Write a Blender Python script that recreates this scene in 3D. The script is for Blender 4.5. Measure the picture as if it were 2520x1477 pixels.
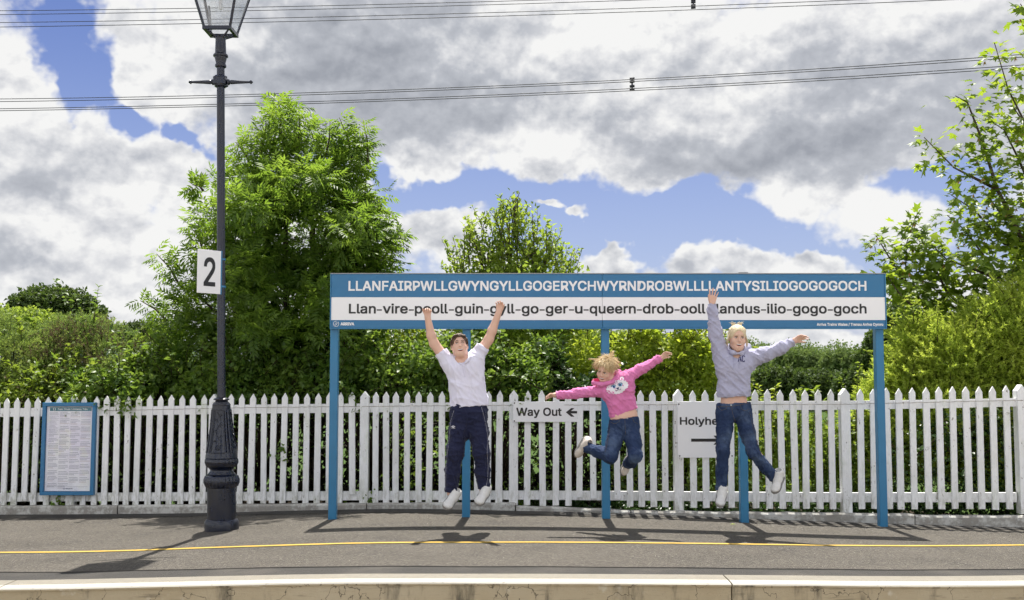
import bpy, bmesh, math, random
import numpy as np
from mathutils import Vector, Matrix, noise as mnoise

for _o in list(bpy.data.objects):
    bpy.data.objects.remove(_o)
SC = bpy.context.scene
COL = SC.collection
R = math.radians

# ------------------------------------------------------------------ camera
FPX, CX, CY = 2550.0, 1259.5, 738.5          # focal length and centre in units of a 2519 px wide frame
EYE = Vector((0.0, 0.0, 1.36))
PITCH = math.atan(176.0 / FPX)
cam_d = bpy.data.cameras.new('camera')
cam_d.sensor_width = 36.0
cam_d.lens = 36.0 * FPX / 2519.0
cam_d.clip_start = 0.05
cam_d.clip_end = 12000.0
cam = bpy.data.objects.new('camera', cam_d)
COL.objects.link(cam)
cam.location = EYE
cam.rotation_euler = (R(90) + PITCH, 0, 0)
SC.camera = cam

# ------------------------------------------------------------------ sun, exposure
SUN_EL = R(66.5)
SUN_AZ = math.atan(0.03)                      # azimuth from +Y towards +X
SUN_DIR = Vector((math.cos(SUN_EL) * math.sin(SUN_AZ), math.cos(SUN_EL) * math.cos(SUN_AZ), math.sin(SUN_EL)))
sun_d = bpy.data.lights.new('sun', 'SUN')
sun_d.energy = 4.4
sun_d.angle = R(0.5)
sun_d.color = (1.0, 0.955, 0.88)
sun = bpy.data.objects.new('sun', sun_d)
COL.objects.link(sun)
sun.location = SUN_DIR * 60
sun.rotation_euler = SUN_DIR.to_track_quat('Z', 'Y').to_euler()
SC.view_settings.view_transform = 'Standard'
SC.view_settings.look = 'None'
SC.view_settings.gamma = 1.0
SC.view_settings.use_curve_mapping = False
SC.view_settings.exposure = 0.95
SC.render.engine = 'CYCLES'
SC.cycles.use_denoising = True
SC.cycles.use_adaptive_sampling = True
SC.cycles.adaptive_threshold = 0.02
SC.cycles.adaptive_min_samples = 12
SC.cycles.max_bounces = 7
SC.cycles.diffuse_bounces = 4
SC.cycles.glossy_bounces = 3
SC.cycles.transmission_bounces = 5
SC.cycles.transparent_max_bounces = 8
SC.cycles.caustics_reflective = False
SC.cycles.caustics_refractive = False


def P(u, v, Y):
    """point in the world at depth Y along the photograph's ray (u, v)"""
    cp, sp = math.cos(PITCH), math.sin(PITCH)
    a, b = (u - CX) / FPX, (CY - v) / FPX
    d = Vector((a, cp - sp * b, sp + cp * b))
    return EYE + d * (Y / d.y)


def azel(u, v):
    d = P(u, v, 1.0) - EYE
    return math.atan2(d.x, d.y), math.atan2(d.z, math.hypot(d.x, d.y))


# ------------------------------------------------------------------ node helper
class NT:
    def __init__(self, tree):
        self.t = tree
        self.n = tree.nodes
        self.l = tree.links

    def new(self, typ, **kw):
        n = self.n.new(typ)
        for k, v in kw.items():
            setattr(n, k, v)
        return n

    def put(self, sock, v):
        if v is None:
            return
        if isinstance(v, bpy.types.NodeSocket):
            self.l.new(v, sock)
        else:
            if sock.type == 'RGBA' and len(v) == 3:
                v = (*v, 1.0)
            sock.default_value = v

    def math(self, op, a, b=None, c=None, clamp=False):
        n = self.new('ShaderNodeMath', operation=op, use_clamp=clamp)
        for s, v in zip(n.inputs, (a, b, c)):
            self.put(s, v)
        return n.outputs[0]

    def vec(self, op, a, b=None, out=0):
        n = self.new('ShaderNodeVectorMath', operation=op)
        self.put(n.inputs[0], a)
        if b is not None:
            self.put(n.inputs[1], b)
        return n.outputs[out]

    def scale(self, a, s):
        n = self.new('ShaderNodeVectorMath', operation='SCALE')
        self.put(n.inputs[0], a)
        self.put(n.inputs['Scale'], s)
        return n.outputs[0]

    def noise(self, vec, scale, detail=4, rough=0.55, dist=0.0, out='Fac', **kw):
        n = self.new('ShaderNodeTexNoise', **kw)
        self.put(n.inputs['Vector'], vec)
        n.inputs['Scale'].default_value = scale
        n.inputs['Detail'].default_value = detail
        n.inputs['Roughness'].default_value = rough
        n.inputs['Distortion'].default_value = dist
        return n.outputs[out]

    def voronoi(self, vec, scale, feature='F1', out='Distance', rnd=1.0, **kw):
        n = self.new('ShaderNodeTexVoronoi', feature=feature, **kw)
        self.put(n.inputs['Vector'], vec)
        n.inputs['Scale'].default_value = scale
        n.inputs['Randomness'].default_value = rnd
        return n.outputs[out]

    def maprange(self, v, a, b, c=0.0, d=1.0, smooth=True):
        n = self.new('ShaderNodeMapRange', interpolation_type='SMOOTHSTEP' if smooth else 'LINEAR')
        for s, x in zip(n.inputs, (v, a, b, c, d)):
            self.put(s, x)
        return n.outputs[0]

    def mix(self, f, a, b, blend='MIX'):
        n = self.new('ShaderNodeMix', data_type='RGBA', blend_type=blend)
        self.put(n.inputs[0], f)
        self.put(n.inputs[6], a)
        self.put(n.inputs[7], b)
        return n.outputs[2]

    def ramp(self, f, stops):
        n = self.new('ShaderNodeValToRGB')
        e = n.color_ramp.elements
        while len(e) < len(stops):
            e.new(0.5)
        for x, (p, c) in zip(e, stops):
            x.position = p
            x.color = (*c, 1.0)
        self.put(n.inputs[0], f)
        return n.outputs[0]

    def bump(self, h, strength=0.3, dist=0.01, normal=None):
        n = self.new('ShaderNodeBump')
        n.inputs['Strength'].default_value = strength
        n.inputs['Distance'].default_value = dist
        self.put(n.inputs['Height'], h)
        if normal is not None:
            self.put(n.inputs['Normal'], normal)
        return n.outputs[0]


# ------------------------------------------------------------------ sky: Nishita plus procedural cumulus
world = bpy.data.worlds.new('World')
SC.world = world
world.use_nodes = True
W = NT(world.node_tree)
W.n.clear()


def cloud_group():
    g = bpy.data.node_groups.new('cloud_density', 'ShaderNodeTree')
    g.interface.new_socket('Vector', in_out='INPUT', socket_type='NodeSocketVector')
    g.interface.new_socket('Density', in_out='OUTPUT', socket_type='NodeSocketFloat')
    T = NT(g)
    gi, go = T.new('NodeGroupInput'), T.new('NodeGroupOutput')
    d = gi.outputs[0]                              # (azimuth, elevation, 0)
    # slow warp so the outlines of the masses wander
    w1 = T.noise(d, 7.0, 5, 0.6, out='Color')
    dw = T.vec('ADD', d, T.scale(T.vec('SUBTRACT', w1, (0.5, 0.5, 0.5)), 0.17))
    # masses of cloud (u, v, ru, rv, weight) given as bearings from the platform
    pos = [(-60, 480, 240, 330, 1.0), (60, 770, 420, 90, .9), (560, 760, 300, 90, .9), (1500, 860, 700, 40, .7), (20, 230, 170, 190, 1.0), (130, 430, 260, 150, 1.0), (330, 460, 230, 110, 1.0), (200, 640, 330, 150, 1.0),
           (430, 600, 180, 170, 1.0), (420, 220, 150, 150, .9), (900, 130, 640, 270, 1.25), (1500, 190, 620, 260, 1.25),
           (2050, 220, 640, 270, 1.25), (1850, 380, 560, 110, 1.1), (1020, 405, 130, 75, 1.3), (1400, 380, 190, 80, .95),
           (1560, 440, 110, 45, .8), (1930, 500, 130, 65, .95), (2140, 530, 170, 75, 1.0), (1090, 610, 170, 70, 1.0),
           (1515, 652, 95, 50, 1.3), (1815, 655, 115, 54, 1.3), (1965, 645, 80, 48, 1.3), (1360, 512, 64, 24, 1.5),
           (1440, 538, 46, 30, 1.5), (2400, 700, 120, 80, .8), (2230, 690, 80, 50, .7), (1900, 850, 600, 45, .9),
           (800, 640, 220, 180, .8), (420, 40, 150, 90, .95)]
    neg = [(175, 95, 75, 85, 1.1), (255, 215, 70, 110, 1.2), (350, 345, 65, 40, .8), (490, 385, 35, 22, .8),
           (1220, 490, 280, 60, 1.1), (1640, 565, 400, 62, 1.15), (2330, 480, 130, 45, .8), (930, 455, 60, 60, .7),
           (2050, 600, 90, 35, .5), (190, 0, 60, 60, .8)]

    def blobs(lst):
        acc = None
        for (u, v, ru, rv, wt) in lst:
            a, e = azel(u, v)
            rel = T.vec('MULTIPLY', T.vec('SUBTRACT', dw, (a, e, 0)), (FPX / ru, FPX / rv, 0))
            L = T.vec('LENGTH', rel, out=1)
            m = T.math('MULTIPLY', T.maprange(L, 1.5, 0.0, 0.0, 1.25, smooth=False), wt)
            acc = m if acc is None else T.math('MAXIMUM', acc, m)
        return acc
    b = T.math('SUBTRACT', blobs(pos), blobs(neg))
    # away from the bearings in view the same broken cumulus goes on
    sep = T.new('ShaderNodeSeparateXYZ')
    T.l.new(d, sep.inputs[0])
    ax = T.math('ABSOLUTE', sep.outputs[0])
    away = T.math('MAXIMUM', T.maprange(ax, 0.50, 0.72), T.maprange(sep.outputs[1], 0.36, 0.55))
    wild = T.maprange(T.noise(d, 2.6, 2, 0.5), 0.38, 0.62, 0.05, 1.1)
    nm = T.new('ShaderNodeMix', data_type='FLOAT')
    T.put(nm.inputs[0], away)
    T.put(nm.inputs[2], b)
    T.put(nm.inputs[3], wild)
    base = nm.outputs[0]
    T.l.new(base, go.inputs[0])
    return g


def detail_group():
    g = bpy.data.node_groups.new('cloud_detail', 'ShaderNodeTree')
    g.interface.new_socket('Vector', in_out='INPUT', socket_type='NodeSocketVector')
    g.interface.new_socket('Detail', in_out='OUTPUT', socket_type='NodeSocketFloat')
    T = NT(g)
    gi, go = T.new('NodeGroupInput'), T.new('NodeGroupOutput')
    d = gi.outputs[0]
    # cauliflower detail
    dn = T.vec('MULTIPLY', d, (1.0, 1.25, 1.0))
    w2 = T.noise(dn, 26.0, 3, 0.55, out='Color')
    dn2 = T.vec('ADD', dn, T.scale(T.vec('SUBTRACT', w2, (0.5, 0.5, 0.5)), 0.030))
    v1 = T.new('ShaderNodeTexVoronoi', feature='SMOOTH_F1', normalize=True)
    T.put(v1.inputs['Vector'], dn2)
    v1.inputs['Scale'].default_value = 17.0
    v1.inputs['Detail'].default_value = 3.0
    v1.inputs['Roughness'].default_value = 0.55
    v1.inputs['Lacunarity'].default_value = 2.1
    v1.inputs['Smoothness'].default_value = 0.35
    f1 = T.noise(dn, 11.0, 7, 0.58)
    det = T.math('ADD', T.math('MULTIPLY', T.math('SUBTRACT', 0.36, v1.outputs['Distance']), 1.35),
                 T.math('MULTIPLY', T.math('SUBTRACT', f1, 0.5), 1.7))
    T.l.new(det, go.inputs[0])
    return g


CG, DG = cloud_group(), detail_group()
tc = W.new('ShaderNodeTexCoord')
sx = W.new('ShaderNodeSeparateXYZ')
W.l.new(tc.outputs['Generated'], sx.inputs[0])
az = W.math('ARCTAN2', sx.outputs[0], sx.outputs[1])
el = W.math('ARCSINE', sx.outputs[2])
cx_ = W.new('ShaderNodeCombineXYZ')
W.put(cx_.inputs[0], az)
W.put(cx_.inputs[1], el)
dirv = cx_.outputs[0]


def grp(g, off):
    n = W.new('ShaderNodeGroup', node_tree=g)
    W.put(n.inputs[0], W.vec('ADD', dirv, off) if any(off) else dirv)
    return n.outputs[0]


base0 = grp(CG, (0, 0, 0))
det0, det1 = grp(DG, (0, 0, 0)), grp(DG, (-0.003, 0.010, 0))
d0 = W.math('ADD', W.math('SUBTRACT', base0, 0.28), det0)
d1 = W.math('ADD', W.math('SUBTRACT', base0, 0.28), det1)
cover = W.maprange(d0, -0.16, 0.36)
# thick cloud with more cloud above it is grey, thin or topmost cloud is white
thick = W.maprange(W.math('ADD', W.math('MULTIPLY', d0, 0.5), W.math('MULTIPLY', d1, 0.5)), 0.0, 1.15, smooth=False)
edge = W.maprange(W.math('SUBTRACT', d0, d1), -0.30, 0.30, smooth=False)
lowf = W.noise(dirv, 7.5, 3, 0.55)
# heavier, greyer bases: bearings of the dark parts of the bank
grey_l = [(880, 200, 470, 230, 1.0), (1050, 320, 260, 110, 1.0), (1850, 400, 620, 95, 1.0), (2330, 300, 330, 220, .75), (1700, 110, 110, 90, .35),
          (2020, 160, 150, 100, .7), (1600, 330, 260, 110, .7), (90, 470, 130, 36, .45), (150, 660, 150, 40, .45), (1310, 120, 130, 120, .35), (40, 600, 90, 50, .3)]
white_l = [(1480, 60, 330, 120, .8), (1800, 60, 230, 110, .7), (1640, 215, 230, 80, .75), (400, 230, 190, 120, .9), (2200, 70, 200, 120, .5), (430, 40, 160, 90, .8),
           (1010, 405, 130, 60, .9), (1330, 370, 220, 90, .85), (1930, 500, 160, 80, .8), (2130, 530, 190, 90, .9), (60, 190, 220, 190, .45), (330, 470, 200, 70, .35), (200, 560, 160, 60, .35), (440, 610, 140, 110, .3), (300, 740, 300, 50, .3)]


def wblobs(lst):
    acc = None
    wv = W.vec('ADD', dirv, W.scale(W.vec('SUBTRACT', W.noise(dirv, 9.0, 4, 0.55, out='Color'), (0.5, 0.5, 0.5)), 0.09))
    for (u, v, ru, rv, wt) in lst:
        a, e = azel(u, v)
        rel = W.vec('MULTIPLY', W.vec('SUBTRACT', wv, (a, e, 0)), (FPX / ru, FPX / rv, 0))
        m = W.math('MULTIPLY', W.maprange(W.vec('LENGTH', rel, out=1), 1.4, 0.1), wt)
        acc = m if acc is None else W.math('MAXIMUM', acc, m)
    return acc


bias = W.math('SUBTRACT', wblobs(grey_l), wblobs(white_l))
shade = W.math('ADD', W.math('MULTIPLY', thick, 0.38), W.math('MULTIPLY', bias, 0.43))
shade = W.math('ADD', shade, W.math('MULTIPLY', W.math('SUBTRACT', 0.5, edge), 0.62))
shade = W.math('ADD', shade, W.math('MULTIPLY', W.math('SUBTRACT', lowf, 0.5), 0.6))
shade = W.math('SUBTRACT', shade, W.math('MULTIPLY', det0, 0.15))
# away from the sun the cumulus shows its lit side, whitened to add fill
shade = W.math('SUBTRACT', shade, W.math('MULTIPLY', W.maprange(sx.outputs[1], 0.1, -0.7), 0.30))
ccol = W.ramp(shade, [(0.0, (0.66, 0.66, 0.655)), (0.18, (0.55, 0.555, 0.57)), (0.48, (0.37, 0.385, 0.42)), (0.95, (0.25, 0.265, 0.30))])
SKY = W.new('ShaderNodeTexSky', sky_type='NISHITA')
SKY.sun_disc = False
SKY.sun_elevation = SUN_EL
SKY.sun_rotation = SUN_AZ
SKY.altitude = 0
SKY.air_density = 1.0
SKY.dust_density = 0.4
SKY.ozone_density = 6.0
bg_sky = W.new('ShaderNodeBackground')
W.l.new(W.mix(W.maprange(el, 0.36, 0.02, 0.0, 0.46), W.mix(1.0, SKY.outputs[0], (0.98, 0.88, 1.12), 'MULTIPLY'), (7.0, 7.8, 9.6)), bg_sky.inputs[0])
bg_sky.inputs[1].default_value = 0.046
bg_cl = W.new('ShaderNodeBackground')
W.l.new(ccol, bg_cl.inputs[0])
# backlit clouds are duller; sunlit ones behind the camera are brightened as added fill
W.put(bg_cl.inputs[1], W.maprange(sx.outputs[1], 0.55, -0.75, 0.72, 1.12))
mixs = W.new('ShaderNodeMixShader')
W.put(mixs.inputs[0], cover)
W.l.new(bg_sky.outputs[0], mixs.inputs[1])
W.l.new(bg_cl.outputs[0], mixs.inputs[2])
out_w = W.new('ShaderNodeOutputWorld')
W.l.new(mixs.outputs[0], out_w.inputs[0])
world.cycles.sampling_method = 'NONE'

# ------------------------------------------------------------------ object helpers
def tag(o, label=None, cat=None, group=None, kind=None):
    if label:
        o['label'] = label
    if cat:
        o['category'] = cat
    if group:
        o['group'] = group
    if kind:
        o['kind'] = kind
    return o


def empty(name, loc, rz=0.0, rot=None):
    o = bpy.data.objects.new(name, None)
    o.empty_display_size = 0.1
    COL.objects.link(o)
    o.location = loc
    o.rotation_euler = rot if rot else (0, 0, rz)
    o['rest'] = 1
    del o['rest']
    return o


def link_mesh(name, me, mat=None, parent=None, world_coords=True):
    """link mesh data as one object; the coordinates are world ones unless told otherwise"""
    o = bpy.data.objects.new(name, me)
    COL.objects.link(o)
    if mat is not None:
        for m in (mat if isinstance(mat, (list, tuple)) else [mat]):
            me.materials.append(m)
    if parent is not None:
        o.parent = parent
        if world_coords:
            o.matrix_parent_inverse = world_of(parent).inverted()
    return o


def world_of(o):
    m = Matrix.LocRotScale(o.location, o.rotation_euler.to_quaternion(), o.scale)
    if o.parent is not None:
        m = world_of(o.parent) @ o.matrix_parent_inverse @ m
    return m


class MB:
    """collects simple solids and hands them over as one mesh"""
    def __init__(self):
        self.v, self.f, self.m = [], [], []
        self.smooth = False

    def add(self, vs, fs, mi=0):
        b = len(self.v)
        self.v += [tuple(x) for x in vs]
        self.f += [tuple(b + i for i in f) for f in fs]
        self.m += [mi] * len(fs)

    def box(self, c, s, rot=None, mi=0):
        hx, hy, hz = s[0] / 2, s[1] / 2, s[2] / 2
        vs = [Vector((x, y, z)) for x in (-hx, hx) for y in (-hy, hy) for z in (-hz, hz)]
        if rot is not None:
            vs = [rot @ v for v in vs]
        c = Vector(c)
        self.add([v + c for v in vs], [(0, 1, 3, 2), (4, 6, 7, 5), (0, 4, 5, 1), (2, 3, 7, 6), (0, 2, 6, 4), (1, 5, 7, 3)], mi)

    def prism(self, pts, y0, y1, mi=0):
        """outline in x,z (counter-clockwise seen from -y) carried from y0 to y1"""
        n = len(pts)
        vs = [(p[0], y0, p[1]) for p in pts] + [(p[0], y1, p[1]) for p in pts]
        fs = [tuple(range(n)), tuple(range(2 * n - 1, n - 1, -1))]
        fs += [(i, n + i, n + (i + 1) % n, (i + 1) % n) for i in range(n)]
        self.add(vs, fs, mi)

    def tube(self, pts, rad, seg=8, mi=0, cap=True):
        pts = [Vector(p) for p in pts]
        rads = rad if isinstance(rad, (list, tuple)) else [rad] * len(pts)
        vs, fs = [], []
        up = None
        for i, p in enumerate(pts):
            d = (pts[min(i + 1, len(pts) - 1)] - pts[max(i - 1, 0)]).normalized()
            if up is None:
                up = Vector((0, 0, 1)) if abs(d.z) < 0.9 else Vector((1, 0, 0))
            a = d.cross(up).normalized()
            up = a.cross(d).normalized()
            for k in range(seg):
                t = 2 * math.pi * k / seg
                vs.append(p + (a * math.cos(t) + up * math.sin(t)) * rads[i])
        for i in range(len(pts) - 1):
            for k in range(seg):
                k2 = (k + 1) % seg
                fs.append((i * seg + k, i * seg + k2, (i + 1) * seg + k2, (i + 1) * seg + k))
        if cap:
            fs.append(tuple(range(seg - 1, -1, -1)))
            b = (len(pts) - 1) * seg
            fs.append(tuple(b + k for k in range(seg)))
        self.add(vs, fs, mi)

    def lathe(self, prof, seg=32, c=(0, 0, 0), mi=0, lobes=None):
        """prof: (radius, z) from bottom to top"""
        vs, fs = [], []
        for j, (r, z) in enumerate(prof):
            for k in range(seg):
                t = 2 * math.pi * k / seg
                rr = r
                if lobes and lobes[0] <= z <= lobes[1]:
                    rr = r * (1 + lobes[3] * (abs(math.cos(t * lobes[2] / 2)) - 0.65))
                vs.append((c[0] + rr * math.cos(t), c[1] + rr * math.sin(t), c[2] + z))
        for j in range(len(prof) - 1):
            for k in range(seg):
                k2 = (k + 1) % seg
                fs.append((j * seg + k, j * seg + k2, (j + 1) * seg + k2, (j + 1) * seg + k))
        fs.append(tuple(range(seg - 1, -1, -1)))
        b = (len(prof) - 1) * seg
        fs.append(tuple(b + k for k in range(seg)))
        self.add(vs, fs, mi)

    def mesh(self, name, smooth=False, angle=None):
        me = bpy.data.meshes.new(name)
        me.from_pydata(self.v, [], self.f)
        if any(self.m):
            me.polygons.foreach_set('material_index', self.m)
        if smooth or angle is not None:
            me.polygons.foreach_set('use_smooth', [True] * len(me.polygons))
        if angle is not None:
            me.set_sharp_from_angle(angle=R(angle))
        me.update()
        return me

    def build(self, name, mat, parent=None, smooth=False, angle=None, world_coords=True):
        return link_mesh(name, self.mesh(name, smooth, angle), mat, parent, world_coords)


def bevel_box(c, s, b=0.006, rot=None):
    """a box with small chamfers, as a mesh"""
    bm = bmesh.new()
    bmesh.ops.create_cube(bm, size=1.0)
    bmesh.ops.scale(bm, vec=Vector(s), verts=bm.verts)
    bmesh.ops.bevel(bm, geom=list(bm.edges), offset=b, segments=1, affect='EDGES')
    M = Matrix.Translation(Vector(c)) @ (rot.to_4x4() if rot is not None else Matrix.Identity(4))
    bmesh.ops.transform(bm, matrix=M, verts=bm.verts)
    me = bpy.data.meshes.new('block')
    bm.to_mesh(me)
    bm.free()
    return me


def np_mesh(name, verts, faces, smooth=False, mat_idx=None):
    """verts (n,3), faces (m,k) numpy arrays -> mesh, fast"""
    me = bpy.data.meshes.new(name)
    nv, nf, k = len(verts), len(faces), faces.shape[1]
    me.vertices.add(nv)
    me.vertices.foreach_set('co', np.ascontiguousarray(verts, dtype=np.float32).ravel())
    me.loops.add(nf * k)
    me.loops.foreach_set('vertex_index', np.ascontiguousarray(faces, dtype=np.int32).ravel())
    me.polygons.add(nf)
    me.polygons.foreach_set('loop_start', np.arange(0, nf * k, k, dtype=np.int32))
    try:
        me.polygons.foreach_set('loop_total', np.full(nf, k, dtype=np.int32))
    except Exception:
        pass
    if smooth:
        me.polygons.foreach_set('use_smooth', np.ones(nf, dtype=bool))
    if mat_idx is not None:
        me.polygons.foreach_set('material_index', np.ascontiguousarray(mat_idx, dtype=np.int32))
    me.update(calc_edges=True)
    return me


# ------------------------------------------------------------------ materials
def material(name, rough=0.6, spec=0.4):
    m = bpy.data.materials.new(name)
    m.use_nodes = True
    T = NT(m.node_tree)
    b = T.n['Principled BSDF']
    b.inputs['Roughness'].default_value = rough
    b.inputs['Specular IOR Level'].default_value = spec
    return m, T, b


def obj_coord(T):
    return T.new('ShaderNodeTexCoord').outputs['Object']


def flat(name, col, rough=0.6, spec=0.4, var=0.12, scale=14.0, bump=0.0, metallic=0.0, bscale=60.0):
    """a painted or dyed surface with a little unevenness of tone"""
    m, T, b = material(name, rough, spec)
    oc = obj_coord(T)
    n = T.noise(oc, scale, 4, 0.6)
    lo = tuple(c * (1 - var) for c in col)
    hi = tuple(min(1, c * (1 + var)) for c in col)
    T.put(b.inputs['Base Color'], T.mix(n, lo, hi))
    T.put(b.inputs['Roughness'], T.maprange(T.noise(oc, scale * 2.3, 3), 0.3, 0.7, rough * 0.85, min(1, rough * 1.15)))
    b.inputs['Metallic'].default_value = metallic
    if bump:
        T.put(b.inputs['Normal'], T.bump(T.noise(oc, bscale, 3), bump, 0.01))
    return m


M = {}


def make_materials():
    # white painted pickets: chips down to grey wood, algae, vertical grain
    m, T, b = material('white_painted_wood', 0.55, 0.35)
    oc = T.new('ShaderNodeNewGeometry').outputs['Position']
    st = T.vec('MULTIPLY', oc, (1.0, 1.0, 0.12))
    grain = T.noise(st, 130.0, 3, 0.6)
    grime = T.noise(oc, 3.2, 5, 0.65)
    algae = T.maprange(T.noise(T.vec('MULTIPLY', oc, (1, 1, 0.4)), 7.0, 5, 0.7), 0.52, 0.78)
    chip = T.maprange(T.noise(T.vec('MULTIPLY', oc, (1, 1, 0.45)), 38.0, 5, 0.72), 0.605, 0.645)
    chip2 = T.maprange(T.noise(oc, 8.0, 3, 0.5), 0.46, 0.62)
    c = T.mix(T.maprange(grain, 0.3, 0.75), (0.80, 0.81, 0.82), (0.90, 0.90, 0.905))
    c = T.mix(T.math('MULTIPLY', T.maprange(grime, 0.42, 0.75), 0.45), c, (0.60, 0.60, 0.56))
    c = T.mix(T.math('MULTIPLY', algae, 0.60), c, (0.55, 0.60, 0.44))
    c = T.mix(T.math('MULTIPLY', chip, chip2), c, T.mix(grain, (0.16, 0.14, 0.11), (0.33, 0.31, 0.27)))
    sz_ = T.new('ShaderNodeSeparateXYZ')
    T.put(sz_.inputs[0], oc)
    low = T.math('MULTIPLY', T.maprange(sz_.outputs[2], 0.34, -0.08), T.maprange(T.noise(T.vec('MULTIPLY', oc, (1, 1, 0.3)), 30.0, 5, 0.7), 0.40, 0.66))
    c = T.mix(T.math('MULTIPLY', low, 0.75), c, (0.27, 0.27, 0.19))
    T.put(b.inputs['Base Color'], c)
    hgt = T.math('SUBTRACT', T.math('MULTIPLY', grain, 0.5), T.math('MULTIPLY', chip, 0.8))
    T.put(b.inputs['Normal'], T.bump(hgt, 0.35, 0.004))
    M['picket'] = m

    # whitewashed concrete of the kerb: paint worn off in patches
    m, T, b = material('worn_whitewashed_concrete', 0.85, 0.2)
    oc = T.new('ShaderNodeNewGeometry').outputs['Position']
    n1 = T.noise(oc, 5.0, 6, 0.68)
    n2 = T.noise(oc, 26.0, 5, 0.7)
    worn = T.maprange(T.math('ADD', T.math('MULTIPLY', n1, 0.6), T.math('MULTIPLY', n2, 0.4)), 0.42, 0.55)
    conc = T.mix(n2, (0.20, 0.19, 0.17), (0.42, 0.40, 0.36))
    c = T.mix(worn, (0.56, 0.555, 0.52), conc)
    sp = T.maprange(T.noise(oc, 70.0, 3, 0.6), 0.66, 0.72)
    c = T.mix(T.math('MULTIPLY', sp, 0.7), c, (0.07, 0.06, 0.05))
    T.put(b.inputs['Base Color'], c)
    T.put(b.inputs['Normal'], T.bump(T.math('SUBTRACT', n2, T.math('MULTIPLY', worn, 0.3)), 0.6, 0.01))
    M['kerb'] = m

    # asphalt with light and dark chippings
    m, T, b = material('asphalt', 0.88, 0.25)
    oc = T.new('ShaderNodeNewGeometry').outputs['Position']
    big = T.noise(oc, 0.9, 5, 0.6)
    mid = T.noise(oc, 9.0, 4, 0.6)
    vor = T.voronoi(oc, 95.0, 'F1', 'Color')
    sepc = T.new('ShaderNodeSeparateColor')
    T.put(sepc.inputs[0], vor)
    chipv = sepc.outputs[0]
    vd = T.voronoi(oc, 95.0, 'F1', 'Distance')
    fine = T.noise(oc, 240.0, 2, 0.5)
    base = T.mix(T.maprange(big, 0.3, 0.7), (0.062, 0.055, 0.045), (0.084, 0.075, 0.062))
    base = T.mix(T.math('MULTIPLY', T.maprange(T.noise(oc, 1.7, 5, 0.65), 0.50, 0.72), 0.55), base, (0.034, 0.031, 0.028))
    c = T.mix(T.maprange(chipv, 0.55, 1.0, 0.0, 0.75), base, (0.150, 0.136, 0.114))
    c = T.mix(T.maprange(chipv, 0.3, 0.0, 0.0, 0.7), c, (0.035, 0.033, 0.032))
    wh = T.math('MULTIPLY', T.maprange(T.noise(oc, 60.0, 1, 0.4), 0.76, 0.79), 0.8)
    c = T.mix(wh, c, (0.45, 0.43, 0.39))
    c = T.mix(T.math('MULTIPLY', T.math('SUBTRACT', fine, 0.5), 0.9, clamp=True), c, (0.22, 0.2, 0.18))
    T.put(b.inputs['Base Color'], c)
    T.put(b.inputs['Normal'], T.bump(T.math('ADD', T.math('MULTIPLY', vd, -0.8), fine), 0.5, 0.006))
    M['asphalt'] = m

    # darker, newer asphalt of the edge strip; also paints the shade along the kerb
    m, T, b = material('dark_asphalt_and_kerb_shade', 0.85, 0.25)
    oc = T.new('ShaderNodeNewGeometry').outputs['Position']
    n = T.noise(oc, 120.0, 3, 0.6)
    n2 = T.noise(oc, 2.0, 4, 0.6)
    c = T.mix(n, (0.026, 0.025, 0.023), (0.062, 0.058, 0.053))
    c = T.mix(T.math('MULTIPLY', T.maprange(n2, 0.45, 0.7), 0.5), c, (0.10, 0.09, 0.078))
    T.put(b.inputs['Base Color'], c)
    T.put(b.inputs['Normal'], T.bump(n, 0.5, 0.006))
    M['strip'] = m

    # leaf litter and soil against the kerb
    m, T, b = material('soil', 0.95, 0.1)
    oc = T.new('ShaderNodeNewGeometry').outputs['Position']
    n = T.noise(oc, 40.0, 5, 0.7)
    T.put(b.inputs['Base Color'], T.mix(n, (0.015, 0.012, 0.008), (0.075, 0.055, 0.035)))
    T.put(b.inputs['Normal'], T.bump(n, 0.8, 0.02))
    M['soil'] = m

    # thermoplastic yellow line, worn
    m, T, b = material('yellow_line_paint', 0.6, 0.3)
    oc = T.new('ShaderNodeNewGeometry').outputs['Position']
    n = T.noise(oc, 90.0, 4, 0.65)
    n2 = T.noise(oc, 5.0, 3, 0.6)
    c = T.mix(n2, (0.46, 0.295, 0.040), (0.56, 0.375, 0.065))
    c = T.mix(T.maprange(n, 0.60, 0.70, 0.0, 0.75), c, (0.13, 0.11, 0.08))
    T.put(b.inputs['Base Color'], c)
    M['yellow'] = m

    # coping: pale brushed stone top, white painted lip, stained face
    m, T, b = material('coping_stone', 0.8, 0.25)
    geo = T.new('ShaderNodeNewGeometry')
    oc = geo.outputs['Position']
    n = T.noise(oc, 20.0, 6, 0.7)
    rib = T.math('SINE', T.math('MULTIPLY', T.new('ShaderNodeSeparateXYZ').outputs[0], 1.0))
    sx_ = T.new('ShaderNodeSeparateXYZ')
    T.put(sx_.inputs[0], oc)
    rib = T.math('SINE', T.math('MULTIPLY', sx_.outputs[0], 2 * math.pi / 0.045))
    top = T.mix(n, (0.175, 0.160, 0.130), (0.29, 0.27, 0.225))
    top = T.mix(T.maprange(rib, 0.3, 1.0, 0.0, 0.22), top, (0.25, 0.22, 0.17))
    streak = T.noise(T.vec('MULTIPLY', oc, (1.0, 1.0, 0.22)), 4.5, 6, 0.68)
    horiz = T.noise(T.vec('MULTIPLY', oc, (0.25, 1.0, 2.2)), 16.0, 5, 0.65)
    face = T.mix(T.noise(oc, 1.6, 3, 0.6), (0.30, 0.235, 0.135), (0.44, 0.385, 0.285))
    face = T.mix(T.maprange(streak, 0.53, 0.70, 0.0, 0.85), face, (0.055, 0.050, 0.038))
    face = T.mix(T.maprange(horiz, 0.55, 0.75, 0.0, 0.6), face, (0.12, 0.10, 0.07))
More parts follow.
